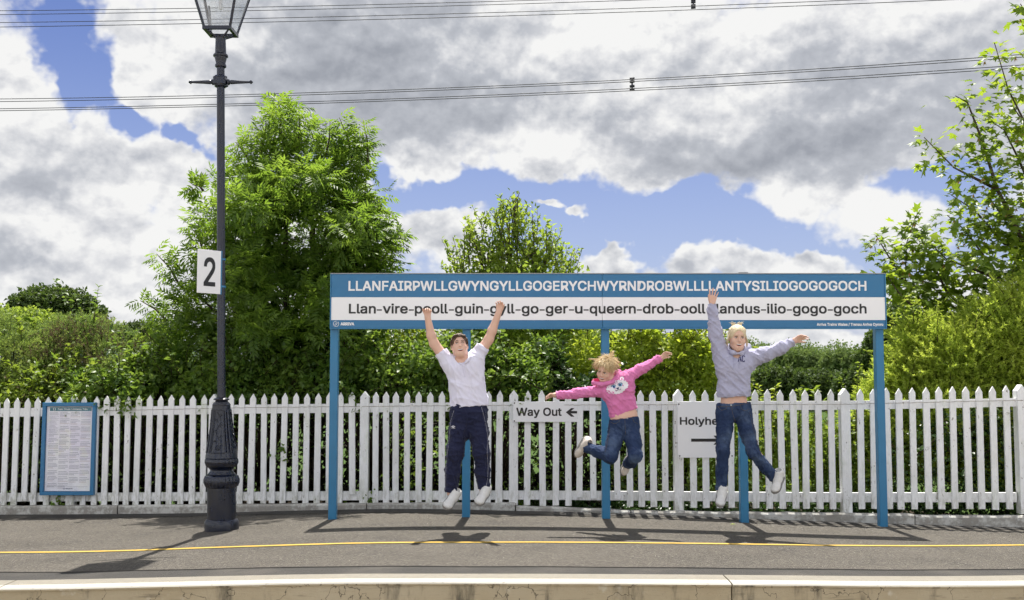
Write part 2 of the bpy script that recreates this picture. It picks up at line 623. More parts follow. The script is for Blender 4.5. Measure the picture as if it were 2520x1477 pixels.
    face = T.mix(T.maprange(T.noise(oc, 9.0, 4, 0.6), 0.6, 0.75, 0.0, 0.6), face, (0.50, 0.46, 0.38))
    crack = T.maprange(T.voronoi(T.vec('ADD', oc, T.scale(T.noise(oc, 9.0, 3, 0.6, out='Color'), 0.2)), 2.6, 'DISTANCE_TO_EDGE'), 0.0, 0.010, 0.8, 0.0)
    face = T.mix(crack, face, (0.05, 0.04, 0.03))
    up = T.new('ShaderNodeSeparateXYZ')
    T.put(up.inputs[0], geo.outputs['Normal'])
    T.put(b.inputs['Base Color'], T.mix(T.maprange(up.outputs[2], 0.5, 0.8), face, top))
    T.put(b.inputs['Normal'], T.bump(T.math('ADD', n, T.math('MULTIPLY', horiz, 0.6)), 0.6, 0.012))
    M['coping'] = m
    m, T, b = material('white_edge_paint', 0.65, 0.3)
    oc = T.new('ShaderNodeNewGeometry').outputs['Position']
    n = T.noise(oc, 34.0, 5, 0.7)
    c = T.mix(T.maprange(n, 0.58, 0.72, 0.0, 0.75), (0.41, 0.39, 0.34), (0.22, 0.20, 0.155))
    T.put(b.inputs['Base Color'], c)
    M['edge_paint'] = m

    # station blue enamel, white panel, letters
    M['blue'] = flat('station_blue_paint', (0.030, 0.165, 0.335), 0.36, 0.45, 0.08, 5.0)
    M['post_blue'] = flat('sign_post_blue_paint', (0.032, 0.185, 0.355), 0.34, 0.45, 0.10, 7.0)
    M['panel'] = flat('white_sign_panel', (0.86, 0.86, 0.87), 0.35, 0.4, 0.02, 5.0)
    M['letter_white'] = flat('white_lettering', (0.83, 0.83, 0.84), 0.4, 0.35, 0.03, 30.0)
    M['letter_black'] = flat('black_lettering', (0.009, 0.009, 0.010), 0.32, 0.5, 0.3, 6.0)
    M['metal'] = flat('grey_metal', (0.30, 0.31, 0.32), 0.45, 0.5, 0.15, 20.0, metallic=0.6)
    M['screw'] = flat('rusty_screw', (0.05, 0.035, 0.025), 0.6, 0.4, 0.3, 60.0)
    M['teal_print'] = flat('teal_poster_header', (0.03, 0.17, 0.22), 0.4, 0.4, 0.06, 12.0)
    M['ink'] = flat('timetable_ink', (0.16, 0.17, 0.24), 0.6, 0.2, 0.3, 40.0)
    M['pink_ink'] = flat('timetable_pale_ink', (0.50, 0.42, 0.42), 0.6, 0.2, 0.1, 40.0)

    # lamp post: navy black gloss paint, weathered
    m, T, b = material('navy_black_lamp_paint', 0.3, 0.55)
    oc = T.new('ShaderNodeNewGeometry').outputs['Position']
    st = T.vec('MULTIPLY', oc, (1, 1, 0.18))
    n = T.noise(st, 24.0, 5, 0.65)
    n2 = T.noise(oc, 3.5, 4, 0.6)
    c = T.mix(n, (0.003, 0.0055, 0.016), (0.010, 0.015, 0.034))
    c = T.mix(T.maprange(n2, 0.5, 0.72, 0.0, 0.45), c, (0.030, 0.026, 0.022))
    c = T.mix(T.maprange(T.noise(st, 60.0, 4, 0.7), 0.64, 0.74, 0.0, 0.4), c, (0.08, 0.08, 0.08))
    T.put(b.inputs['Base Color'], c)
    T.put(b.inputs['Roughness'], T.maprange(n2, 0.3, 0.7, 0.16, 0.36))
    T.put(b.inputs['Normal'], T.bump(n, 0.12, 0.004))
    M['lamp'] = m

    # clear lantern glass, dusty
    m, T, b = material('lantern_glass', 0.08, 0.5)
    oc = obj_coord(T)
    tr = T.new('ShaderNodeBsdfTransparent')
    tr.inputs[0].default_value = (0.93, 0.94, 0.95, 1)
    b.inputs['Base Color'].default_value = (0.75, 0.76, 0.78, 1)
    b.inputs['Roughness'].default_value = 0.12
    mx = T.new('ShaderNodeMixShader')
    T.put(mx.inputs[0], T.maprange(T.noise(oc, 9.0, 5, 0.65), 0.3, 0.8, 0.06, 0.28))
    T.l.new(tr.outputs[0], mx.inputs[1])
    T.l.new(b.outputs[0], mx.inputs[2])
    T.l.new(mx.outputs[0], T.n['Material Output'].inputs[0])
    M['glass'] = m
    m, T, b = material('poster_cover_glass', 0.06, 0.5)
    tr = T.new('ShaderNodeBsdfTransparent')
    mx = T.new('ShaderNodeMixShader')
    oc = obj_coord(T)
    T.put(mx.inputs[0], T.maprange(T.noise(oc, 5.0, 4, 0.6), 0.4, 0.75, 0.03, 0.10))
    b.inputs['Base Color'].default_value = (0.7, 0.72, 0.75, 1)
    T.put(b.inputs['Normal'], T.bump(T.noise(oc, 6.0, 3), 0.15, 0.02))
    T.l.new(tr.outputs[0], mx.inputs[1])
    T.l.new(b.outputs[0], mx.inputs[2])
    T.l.new(mx.outputs[0], T.n['Material Output'].inputs[0])
    M['poster_glass'] = m

    m, T, b = material('timetable_paper', 0.6, 0.2)
    oc = T.new('ShaderNodeNewGeometry').outputs['Position']
    n = T.noise(oc, 2.6, 4, 0.6)
    c = T.mix(T.maprange(n, 0.35, 0.7), (0.86, 0.86, 0.89), (0.80, 0.77, 0.88))
    c = T.mix(T.maprange(T.noise(oc, 4.0, 5, 0.65), 0.56, 0.62, 0.0, 0.8), c, (0.84, 0.84, 0.82))
    T.put(b.inputs['Base Color'], c)
    T.put(b.inputs['Normal'], T.bump(T.noise(oc, 9.0, 3), 0.35, 0.01))
    M['paper'] = m

    M['cable'] = flat('dark_cable', (0.025, 0.027, 0.035), 0.6, 0.3, 0.2, 3.0)
    M['rust_wire'] = flat('rusty_wire', (0.20, 0.17, 0.13), 0.7, 0.3, 0.3, 30.0)

    # field and earth
    m, T, b = material('grass_field', 0.95, 0.1)
    oc = T.new('ShaderNodeNewGeometry').outputs['Position']
    n = T.noise(oc, 0.6, 6, 0.65)
    n2 = T.noise(oc, 14.0, 4, 0.7)
    c = T.mix(n, (0.045, 0.085, 0.018), (0.075, 0.125, 0.028))
    c = T.mix(T.math('MULTIPLY', n2, 0.5), c, (0.035, 0.060, 0.014))
    T.put(b.inputs['Base Color'], c)
    T.put(b.inputs['Normal'], T.bump(n2, 0.6, 0.05))
    M['field'] = m
    m, T, b = material('track_ballast', 0.95, 0.15)
    oc = T.new('ShaderNodeNewGeometry').outputs['Position']
    vc = T.voronoi(oc, 17.0, 'F1', 'Color')
    vd = T.voronoi(oc, 17.0, 'F1', 'Distance')
    sc_ = T.new('ShaderNodeSeparateColor')
    T.put(sc_.inputs[0], vc)
    T.put(b.inputs['Base Color'], T.mix(sc_.outputs[0], (0.24, 0.22, 0.19), (0.46, 0.44, 0.40)))
    T.put(b.inputs['Normal'], T.bump(vd, 1.0, 0.05))
    M['ballast'] = m
    M['hill'] = flat('distant_hill_grass', (0.075, 0.10, 0.085), 0.95, 0.05, 0.3, 0.004)


make_materials()

# ------------------------------------------------------------------ platform
GX = np.array([-30, -12, -5.5, -4.1, -2.5, -1.6, -0.4, 0.9, 2.1, 3.4, 4.8, 12, 30.0])
GZ = np.array([-.30, -.19, -.11, -.08, -.040, .026, .027, .020, -.024, -.064, -.088, -.18, -.30])
_gx = np.linspace(-30, 30, 601)
_gz = np.interp(_gx, GX, GZ)
_k = np.ones(21) / 21
_gz = np.convolve(np.pad(_gz, 10, mode='edge'), _k, mode='valid')
CROSS = -0.035


def ground_z(x, Y):
    return float(np.interp(x, _gx, _gz)) + CROSS * (Y - 9.6)


def on_ground(u, v):
    lo, hi = 3.0, 14.0
    for _ in range(50):
        m = (lo + hi) / 2
        p = P(u, v, m)
        if p.z > ground_z(p.x, m):
            hi, lo = hi, m
        else:
            hi = m
    return P(u, v, lo)


def ground_line(uv):
    pts = [on_ground(u, v) for u, v in uv]
    c = np.polyfit([p.x for p in pts], [p.y for p in pts], 2)
    return lambda x: float(np.polyval(c, max(-8.0, min(8.0, x))))


edge_y = ground_line([(0, 1452), (384, 1442), (838, 1437), (1260, 1435.5), (1800, 1438), (2519, 1441.5)])
back_y = ground_line([(33, 1434.6), (384, 1425.5), (838, 1421), (1260, 1418), (1800, 1420), (2519, 1422.5)])
strip_y = ground_line([(0, 1410), (384, 1407), (838, 1399.5), (1260, 1398), (1677, 1397), (2519, 1404)])
line_y = ground_line([(0, 1361.5), (384, 1353), (838, 1342.5), (1260, 1339.5), (1677, 1337.5), (2098, 1340), (2519, 1346.5)])


FU = np.array([-1900.0, 0, 650, 1260, 1900, 2519, 4200])
FYv = np.array([12.6, 11.25, 10.80, 10.32, 10.08, 9.88, 9.3])
FXw = (FU - CX) / FPX * FYv


def fence_y_u(u):
    return float(np.interp(u, FU, FYv))


def fence_y(x):
    return float(np.interp(x, FXw, FYv))


def sheet(name, mat, y0f, y1f, ny, dz, x0=-14.0, x1=14.0, step=0.2, kind='structure', parent=None, wob=0.0, seed=0):
    xs = np.arange(x0, x1 + 1e-6, step)
    rnd = random.Random(seed)
    vs, fs = [], []
    for x in xs:
        a, b = y0f(x), y1f(x)
        if wob:
            a += rnd.uniform(-wob, wob)
            b += rnd.uniform(-wob, wob)
        for j in range(ny + 1):
            Y = a + (b - a) * j / ny
            vs.append((x, Y, ground_z(x, Y) + dz))
    n = ny + 1
    for i in range(len(xs) - 1):
        for j in range(ny):
            fs.append((i * n + j, (i + 1) * n + j, (i + 1) * n + j + 1, i * n + j + 1))
    me = bpy.data.meshes.new(name)
    me.from_pydata(vs, [], fs)
    me.update()
    for p in me.polygons:
        p.use_smooth = True
    o = link_mesh(name, me, mat, parent)
    if kind and parent is None:
        o['kind'] = kind
    return o


platform = sheet('platform', M['asphalt'], lambda x: back_y(x) - 0.01, lambda x: fence_y(x) + 0.25, 12, 0.0)
sheet('dark_edge_strip', M['strip'], lambda x: back_y(x) + 0.003, lambda x: strip_y(x), 2, 0.004, parent=platform, wob=0.006, seed=3)
sheet('kerb_shade_strip', M['strip'], lambda x: fence_y(x) - (0.42 if x < 0.6 else 0.31), lambda x: fence_y(x) + 0.0, 2, 0.004, step=0.12, parent=platform, wob=0.03, seed=5)  # dark band painting the shade of hedge and fence before the kerb
sheet('yellow_line', M['yellow'], line_y, lambda x: line_y(x) + 0.066, 1, 0.004, step=0.1, parent=platform, wob=0.004, seed=6)
# the raised lip where the new surfacing of the edge strip ends
lip = MB()
pts = [(x, strip_y(x) + 0.004 + 0.006 * math.sin(x * 7), ground_z(x, strip_y(x)) + 0.003) for x in np.arange(-10, 10.01, 0.15)]
lip.tube(pts, 0.008, 5)
lip.build('surfacing_joint', M['strip'], platform)

# coping stones
def coping(x0, x1, seed):
    rnd = random.Random(seed)
    b = MB()
    n = max(2, int((x1 - x0) / 0.4))
    rows = []
    for i in range(n + 1):
        x = x0 + 0.004 + (x1 - x0 - 0.008) * i / n
        ye = edge_y(x)
        zt = ground_z(x, ye + 0.15) + 0.006
        j = rnd.uniform(-0.003, 0.003)
        wb = back_y(x) - ye
        rows.append([(x, ye + wb, zt - 0.02), (x, ye + wb, zt + 0.006), (x, ye + wb * 0.42 + j, zt + 0.006), (x, ye + 0.008, zt + 0.004),
                     (x, ye + j * .6, zt - 0.003), (x, ye, zt - 0.012 + j * .5), (x, ye + 0.012, zt - 0.018), (x, ye + 0.02 + j, zt - 0.75), (x, ye + wb, zt - 0.75)])
    m = len(rows[0])
    vs = [p for r in rows for p in r]
    fs, mi = [], []
    for i in range(n):
        for k in range(m - 1):
            fs.append((i * m + k, i * m + k + 1, (i + 1) * m + k + 1, (i + 1) * m + k))
            mi.append(1 if k in (2, 3) else 0)
    fs.append(tuple(range(m)))
    mi.append(0)
    fs.append(tuple(n * m + k for k in range(m - 1, -1, -1)))
    mi.append(0)
    b.add(vs, fs)
    b.m = mi
    o = b.build('coping_stone', [M['coping'], M['edge_paint']], platform)
    return o


joint = P(1803, 1438, 6.1).x
xs_c = [-12.0, -7.6, P(36, 1443, 6.5).x, joint, joint + 5.0, joint + 10.0]
for i in range(len(xs_c) - 1):
    coping(xs_c[i], xs_c[i + 1], 40 + i)

# trackbed in front of the platform and the ground behind the fence
def terrain_z(x, y):
    z = -0.30 - 0.004 * max(0, y - 12)
    z += 8.5 * math.exp(-((x - 15) / 65.0) ** 2 - ((y - 330) / 110.0) ** 2)
    z += 3.0 * math.exp(-((x + 70) / 60.0) ** 2 - ((y - 190) / 80.0) ** 2)
    z += 0.35 * mnoise.noise((x * 0.03, y * 0.03, 0)) * min(1, y / 60)
    return z


gv, gf = [], []
gxs = [-4000, -1800, -900, -500, -300] + list(range(-200, 201, 10)) + [300, 500, 900, 1800, 4000]
gys = [-3000, -900, -200, -60] + [-20, 0, 5.5] + [10.2, 12, 14, 17, 20, 25, 30, 40, 50, 65, 80, 100, 120, 145, 170, 200, 230, 260, 290, 320, 350, 400, 480, 600, 900, 1800, 4500]
for y in gys:
    for x in gxs:
        z = terrain_z(x, y) if y > 8 else -1.15
        if y > 10 and y < 10.3:
            z = -0.75
        gv.append((x, y, z))
nx = len(gxs)
gm = []
for j in range(len(gys) - 1):
    for i in range(nx - 1):
        gf.append((j * nx + i, j * nx + i + 1, (j + 1) * nx + i + 1, (j + 1) * nx + i))
        gm.append(1 if gys[j + 1] <= 11 else 0)
me = bpy.data.meshes.new('ground')
me.from_pydata(gv, [], gf)
me.polygons.foreach_set('use_smooth', [True] * len(gf))
me.polygons.foreach_set('material_index', gm)
ground = link_mesh('ground', me, [M['field'], M['ballast']])
ground['kind'] = 'structure'

# the far blue-grey hill that shows at the left skyline
hv, hf = [], []
prof = [(-2600, 0), (-2350, 90), (-2050, 190), (-1900, 232), (-1760, 214), (-1600, 160), (-1400, 110), (-1000, 40), (-600, 0)]
for k, (sc_, dy) in enumerate([(0.0, -500), (0.75, -200), (1.0, 0), (0.8, 250), (0, 600)]):
    for (x, z) in prof:
        hv.append((x + 30 * k, 4800 + dy, -25 + z * sc_))
for k in range(4):
    for i in range(len(prof) - 1):
        a = k * len(prof) + i
        hf.append((a, a + 1, a + 1 + len(prof), a + len(prof)))
me = bpy.data.meshes.new('hill')
me.from_pydata(hv, [], hf)
hill = link_mesh('hill', me, M['hill'])
hill['kind'] = 'structure'

# ------------------------------------------------------------------ kerb under the fence
kerb = empty('kerb', (0, fence_y(0), 0))
tag(kerb, kind='structure')


def kerb_run(pts, seed):
    """pts: (u, v_top, v_bottom); a run of concrete kerb with a rough front"""
    rnd = random.Random(seed)
    us = np.arange(pts[0][0] + 1.5, pts[-1][0] - 1.0, 26.0)
    us = np.append(us, pts[-1][0] - 1.5)
    vt = np.interp(us, [p[0] for p in pts], [p[1] for p in pts])
    vb = np.interp(us, [p[0] for p in pts], [p[2] for p in pts])
    rows = []
    for u, a, b in zip(us, vt, vb):
        Yf = fence_y_u(u) - 0.10
        t, bt = P(u, a, Yf), P(u, b, Yf)
        t.z += rnd.uniform(-0.004, 0.004)
        o = rnd.uniform(-0.004, 0.004)
        rows.append([(bt.x, Yf + o, bt.z - 0.06), (t.x, Yf - o, t.z - 0.014), (t.x, Yf + 0.012, t.z), (t.x, Yf + 0.085, t.z), (t.x, Yf + 0.098, t.z - 0.014), (bt.x, Yf + 0.10, bt.z - 0.06)])
    b = MB()
    m = 6
    vs = [p for r in rows for p in r]
    fs = []
    for i in range(len(rows) - 1):
        for k in range(m):
            k2 = (k + 1) % m
            fs.append((i * m + k, (i + 1) * m + k, (i + 1) * m + k2, i * m + k2))
    fs.append(tuple(range(m - 1, -1, -1)))
    b2 = (len(rows) - 1) * m
    fs.append(tuple(b2 + k for k in range(m)))
    b.add(vs, fs)
    b.build('kerb_stone', M['kerb'], kerb)


kerb_run([(-500, 1249, 1272), (289, 1245, 1265)], 1)
kerb_run([(289, 1245, 1266), (902, 1240, 1259)], 2)
kerb_run([(902, 1239, 1260), (1268, 1239, 1260)], 3)
kerb_run([(1268, 1246, 1260), (1450, 1252, 1268), (1552, 1258, 1272)], 4)
kerb_run([(1552, 1258, 1272), (1700, 1260, 1278), (2251, 1266, 1289)], 5)
kerb_run([(2251, 1269, 1291), (2519, 1271, 1297), (3000, 1277, 1310)], 6)

# ------------------------------------------------------------------ picket fence
fence = empty('picket_fence', (0, fence_y(0), -0.02))
tag(fence, 'long white picket fence with pointed pickets and peeling paint behind the platform', 'fence')


def cA(x): return x * .25487
def cB(x): return 599.0 + x * .25487
def cC(x): return 1198.0 + x * .25487
def cD(x): return 1797.0 + x * .28658


pick = [-60, -33, -8]
pick += [cA(x) for x in (65, 163, 265, 362, 463, 572, 810, 932, 1030, 1132, 1237, 1340, 1445, 1548, 1652, 1758, 1862, 1970, 2146, 2228, 2334, 2441)]
pick += [cB(x) for x in (92, 198, 295, 400, 507, 613, 722, 828, 938, 1045, 1277, 1375, 1470, 1580, 1690, 1803, 1915, 2030, 2146, 2255, 2365, 2475)]
pick += [cC(x) for x in (124, 395, 527, 668, 783, 900, 1017, 1132, 1247, 1372, 1482, 1597, 1715, 1985, 2105, 2225, 2345)]
pick += [cD(x) for x in (103, 210, 317, 427, 537, 641, 752, 862, 1114, 1226, 1337, 1446, 1562, 1680, 1790, 1908, 2022, 2136, 2250, 2367)]
pick += [2550, 2584, 2618, 2652]
posts = [cA(698), cA(2060), cB(1168), cC(258), cC(1848), cD(985), cD(2500)]
TOPU = [0, 120, 262, 560, 620, 900, 1260, 1700, 2080, 2200, 2400, 2519]
TOPV = [980, 978, 975, 971, 969, 964.5, 961, 960, 957.5, 955, 950.5, 948]
BOTU = [0, 300, 650, 1190, 1260, 1290, 1420, 1700, 2000, 2519]
BOTV = [1244.5, 1243.5, 1239, 1238, 1239, 1244, 1245, 1249.5, 1253, 1254]
short_bot = {round(cC(900)): 1225, round(cC(1017)): 1227, round(cC(1247)): 1229, round(cA(265)): 1233, round(cB(1045)): 1217}
rnd = random.Random(11)


def picket_mesh(x, Y, z0, z1, w, d, tip, lean, rough_bottom=0.0):
    b = MB()
    h = w / 2
    pts = [(x - h + lean, z0), (x + h + lean, z0 + rough_bottom), (x + h, z1 - tip), (x + 0.002, z1), (x - h, z1 - tip)]
    # a chamfered front so the edges catch the light
    n = 5
    cxm = sum(p[0] for p in pts) / n
    zc = (z0 + z1) / 2
    ins = []
    for (px, pz) in pts:
        ins.append((px + (0.003 if px < cxm else -0.003) * (0 if abs(px - x) < 0.004 else 1), pz - (0.004 if pz > zc else -0.002)))
    vs = [(p[0], Y, p[1]) for p in ins] + [(p[0], Y + 0.003, p[1]) for p in pts] + [(p[0], Y + d, p[1]) for p in pts]
    fs = [tuple(range(n))]
    for r in range(2):
        for i in range(n):
            i2 = (i + 1) % n
            fs.append((r * n + i, (r + 1) * n + i, (r + 1) * n + i2, r * n + i2))
    fs.append(tuple(2 * n + i for i in range(n - 1, -1, -1)))
    b.add(vs, fs)
    return b


for u in pick:
    Y = fence_y_u(u) - 0.02
    vt = float(np.interp(u, TOPU, TOPV)) + rnd.uniform(-1.3, 1.3)
    vb = short_bot.get(round(u), float(np.interp(u, BOTU, BOTV)) + rnd.uniform(-0.8, 0.8))
    t = P(u, vt, Y)
    z0 = P(u, vb, Y).z
    w = 0.0605 + rnd.uniform(-0.003, 0.003)
    Yj = Y + rnd.uniform(-0.003, 0.003)
    o = picket_mesh(t.x, Yj, z0, t.z, w, 0.021, 0.052 + rnd.uniform(-0.004, 0.005), rnd.gauss(0, 0.0075), rnd.uniform(-0.004, 0.004)).build('picket', M['picket'], fence)
for u in posts:
    Y = fence_y_u(u) - 0.024
    vt = float(np.interp(u, TOPU, TOPV)) - 1.5
    vb = float(np.interp(u, BOTU, BOTV)) + (9 if u > 1300 else 1)
    t = P(u, vt, Y)
    z0 = P(u, vb, Y).z - 0.01
    b = picket_mesh(t.x, Y, z0, t.z, 0.088, 0.095, 0.060, rnd.uniform(-0.004, 0.004))
    b.build('fence_post', M['picket'], fence)
# rails
def rail(name, us, vtop, vbot, back):
    rows = []
    for u in np.arange(us[0], us[-1], 20.0):
        Y = fence_y_u(u) + back
        a = P(u, float(np.interp(u, us, vtop)), Y)
        c = P(u, float(np.interp(u, us, vbot)), Y)
        rows.append([(a.x, Y, a.z), (a.x, Y + 0.042, a.z), (c.x, Y + 0.042, c.z), (c.x, Y, c.z)])
    b = MB()
    fs = []
    for i in range(len(rows) - 1):
        for k in range(4):
            k2 = (k + 1) % 4
            fs.append((i * 4 + k, i * 4 + k2, (i + 1) * 4 + k2, (i + 1) * 4 + k))
    fs += [(3, 2, 1, 0), tuple((len(rows) - 1) * 4 + k for k in range(4))]
    b.add([p for r in rows for p in r], fs)
    b.build(name, M['picket'], fence)


seg_u = [-260] + [cA(698), cA(2060), cB(1168), cC(258), cC(1848), cD(985), cD(2500)] + [2800]
RU = [-260, 0, 260, 620, 900, 1300, 1800, 2070, 2300, 2519, 2800]
for a, c in zip(seg_u[:-1], seg_u[1:]):
    uu = np.linspace(a + 2, c - 2, 12)
    rail('top_rail', uu, np.interp(uu, RU, [1008, 1005, 1002, 996, 993, 989, 988, 987, 984.5, 980, 974]), np.interp(uu, RU, [1029, 1026, 1023, 1018, 1015, 1010.5, 1010, 1008.5, 1005, 1000, 994]), 0.0025)
    rail('bottom_rail', uu, np.interp(uu, RU, [1216, 1214, 1213, 1211, 1209, 1208, 1211, 1213, 1213, 1212.5, 1212]), np.interp(uu, RU, [1237, 1234.5, 1233.5, 1232, 1231, 1229.5, 1234, 1236, 1236, 1236, 1236]), 0.0025)
# strand of rusty wire pinned along the front of the pickets
wp = []
for u in np.arange(250, 2519, 6.0):
    Y = fence_y_u(u) - 0.028
    v = float(np.interp(u, [250, 620, 900, 1300, 2070, 2519], [1011, 1003, 1000, 997, 995, 985])) + rnd.uniform(-0.5, 0.5)
    wp.append(P(u, v, Y))
b = MB()
b.tube(wp, 0.0019, 4)
b.build('wire_strand', M['rust_wire'], fence)

# ------------------------------------------------------------------ lettering
try:
    import os as _os
    FONT = bpy.data.fonts.load(_os.path.join(bpy.utils.system_resource('DATAFILES'), 'fonts', 'Inter.woff2'))
except Exception:
    FONT = None


def text_mesh(body, offset=0.0, thick=0.0, spacing=1.0):
    """the outline of a line of text as a mesh in x,y with its bounds"""
    cu = bpy.data.curves.new('lettering', 'FONT')
    cu.body = body
    if FONT:
        cu.font = FONT
    cu.size = 1.0
    cu.space_character = spacing
    cu.resolution_u = 3
    cu.extrude = thick
    ob = bpy.data.objects.new('lettering_source', cu)
    COL.objects.link(ob)
    dg = bpy.context.evaluated_depsgraph_get()
    me = bpy.data.meshes.new_from_object(ob.evaluated_get(dg))
    bpy.data.objects.remove(ob)
    bpy.data.curves.remove(cu)
    co = np.zeros(len(me.vertices) * 3, dtype=np.float32)
    me.vertices.foreach_get('co', co)
    return me, co.reshape(-1, 3)


def letter(body, origin, xdir, zdir, x0, x1, zb, zc, mat, parent, name='lettering', offset=0.022, spacing=1.0, ref='H', proud=0.0015, nrm=None):
    """fit text so its ink spans x0..x1 and its capitals zb..zc on the plane (origin, xdir, zdir)"""
    xdir, zdir = Vector(xdir).normalized(), Vector(zdir).normalized()
    n = (xdir.cross(zdir)).normalized() if nrm is None else Vector(nrm)
    me, co = text_mesh(body, 0.0, 0.0, spacing)
    rm, rc = text_mesh(ref, 0.0)
    cap0, cap1 = rc[:, 1].min() - offset, rc[:, 1].max() + offset
    bpy.data.meshes.remove(rm)
    sx = (x1 - x0) / (co[:, 0].max() - co[:, 0].min() + 2 * offset)
    sz = (zc - zb) / (cap1 - cap0)
    tris = np.zeros(len(me.loop_triangles) * 3, dtype=np.int32)
    me.calc_loop_triangles()
    tris = np.zeros(len(me.loop_triangles) * 3, dtype=np.int32)
    me.loop_triangles.foreach_get('vertices', tris)
    tris = tris.reshape(-1, 3)
    bpy.data.meshes.remove(me)
    # the strokes are laid on in thin coats, each shifted a little, which gives the medium weight
    ring = [(0, 0)] if offset <= 0 else [(0, 0), (1, 0), (-1, 0), (0, 1), (0, -1), (1, 1), (-1, 1), (1, -1), (-1, -1)]
    V, Fc = [], []
    o, xa, za, na = np.array(origin), np.array(xdir), np.array(zdir), np.array(n)
    for k, (ox, oz) in enumerate(ring):
        X = x0 + (co[:, 0] - co[:, 0].min() + offset * (1 + ox)) * sx
        Z = zb + (co[:, 1] + offset * oz - cap0) * sz
        pos = (o[None, :] + X[:, None] * xa + Z[:, None] * za)[tris.ravel()]
        lift = proud + 0.00012 * k + 0.000013 * np.repeat((np.arange(len(tris)) * 5) % 9, 3)
        V.append(pos + na[None, :] * lift[:, None])
        Fc.append(np.arange(len(tris) * 3, dtype=np.int32).reshape(-1, 3) + k * len(tris) * 3)
    return link_mesh(name, np_mesh(name, np.concatenate(V), np.concatenate(Fc)), mat, parent)


def poly(pts2, origin, xdir, zdir, proud, thick, nrm=None):
    """a flat outline with a little thickness on the plane, as MB"""
    xdir, zdir = Vector(xdir).normalized(), Vector(zdir).normalized()
    n = (xdir.cross(zdir)).normalized() if nrm is None else Vector(nrm)
    o = Vector(origin)
    b = MB()
    k = len(pts2)
    vs = [o + xdir * p[0] + zdir * p[1] + n * (proud + thick) for p in pts2] + [o + xdir * p[0] + zdir * p[1] + n * proud for p in pts2]
    b.add(vs, [tuple(range(k)), tuple(range(2 * k - 1, k - 1, -1))] + [(i, i + k, (i + 1) % k + k, (i + 1) % k) for i in range(k)])
    return b


XD, ZD = Vector((1, 0, 0)), Vector((0, 0, 1))
FRONT = Vector((0, -1, 0))
# ------------------------------------------------------------------ the long station sign
SY = 9.60
SIGN_PX = 2550 / SY


def su(u, v=740.0):
    return P(u, v, SY).x


def sz(v):
    return P(1490, v, SY).z


station = empty('station_sign', (su(1490), SY, ground_z(su(1490), SY)))
tag(station, 'very long blue and white station name sign on five blue posts', 'sign')
x0, x1 = su(815), su(2177)
zt, zb = sz(674.5), sz(807.5)
xm = su(1481.6)
z_blue, z_white = sz(731.6), sz(788)
T_ = 0.036
for (a, c, nm) in ((x0, xm - 0.0012, 'left'), (xm + 0.0012, x1, 'right')):
    link_mesh('top_band', bevel_box(((a + c) / 2, SY + T_ / 2, (zt + z_blue) / 2), (c - a, T_, zt - z_blue - 0.0008), 0.002), M['blue'], station)
    link_mesh('name_panel', bevel_box(((a + c) / 2, SY + T_ / 2, (z_blue + z_white) / 2), (c - a, T_, z_blue - z_white - 0.0008), 0.0012), M['panel'], station)
    link_mesh('bottom_band', bevel_box(((a + c) / 2, SY + T_ / 2, (z_white + zb) / 2), (c - a, T_, z_white - zb - 0.0008), 0.002), M['blue'], station)
# thin aluminium trim round the edge
tr = MB()
tr.box(((x0 + x1) / 2, SY + T_ / 2, zt + 0.0045), (x1 - x0 + 0.018, T_ + 0.010, 0.008))
tr.build('top_trim', M['metal'], station)
tr = MB()
tr.box(((x0 + x1) / 2, SY + T_ / 2, zb - 0.0045), (x1 - x0 + 0.018, T_ + 0.010, 0.008))
tr.build('bottom_trim', M['post_blue'], station)
for xx in (x0 - 0.0055, x1 + 0.0055):
    tr = MB()
    tr.box((xx, SY + T_ / 2, (zt + zb) / 2), (0.010, T_ + 0.010, zt - zb + 0.001))
    tr.build('end_trim', M['post_blue'], station)
tr = MB()
tr.box((su(1831), SY + 0.03, zt + 0.014), (0.085, 0.03, 0.010))
tr.build('trim_clip', M['metal'], station)
for (u, vb) in ((818, 1272), (1146.5, 1273.5), (1491, 1275.5), (1831, 1287.5), (2172, 1299)):
    x = su(u, 1000)
    zg = P(u, vb, SY + 0.04).z
    link_mesh('post', bevel_box((x, SY + T_ + 0.006 + 0.04, (zt - 0.03 + zg - 0.12) / 2), (0.073, 0.08, zt - 0.03 - zg + 0.12), 0.004), M['post_blue'], station)
O = Vector((0, SY, 0))
letter('LLANFAIRPWLLGWYNGYLLGOGERYCHWYRNDROBWLLLLANTYSILIOGOGOGOCH', O, XD, ZD, su(857), su(2132), sz(715.8), sz(691.6), M['letter_white'], station, 'name_lettering', 0.018, 1.0)
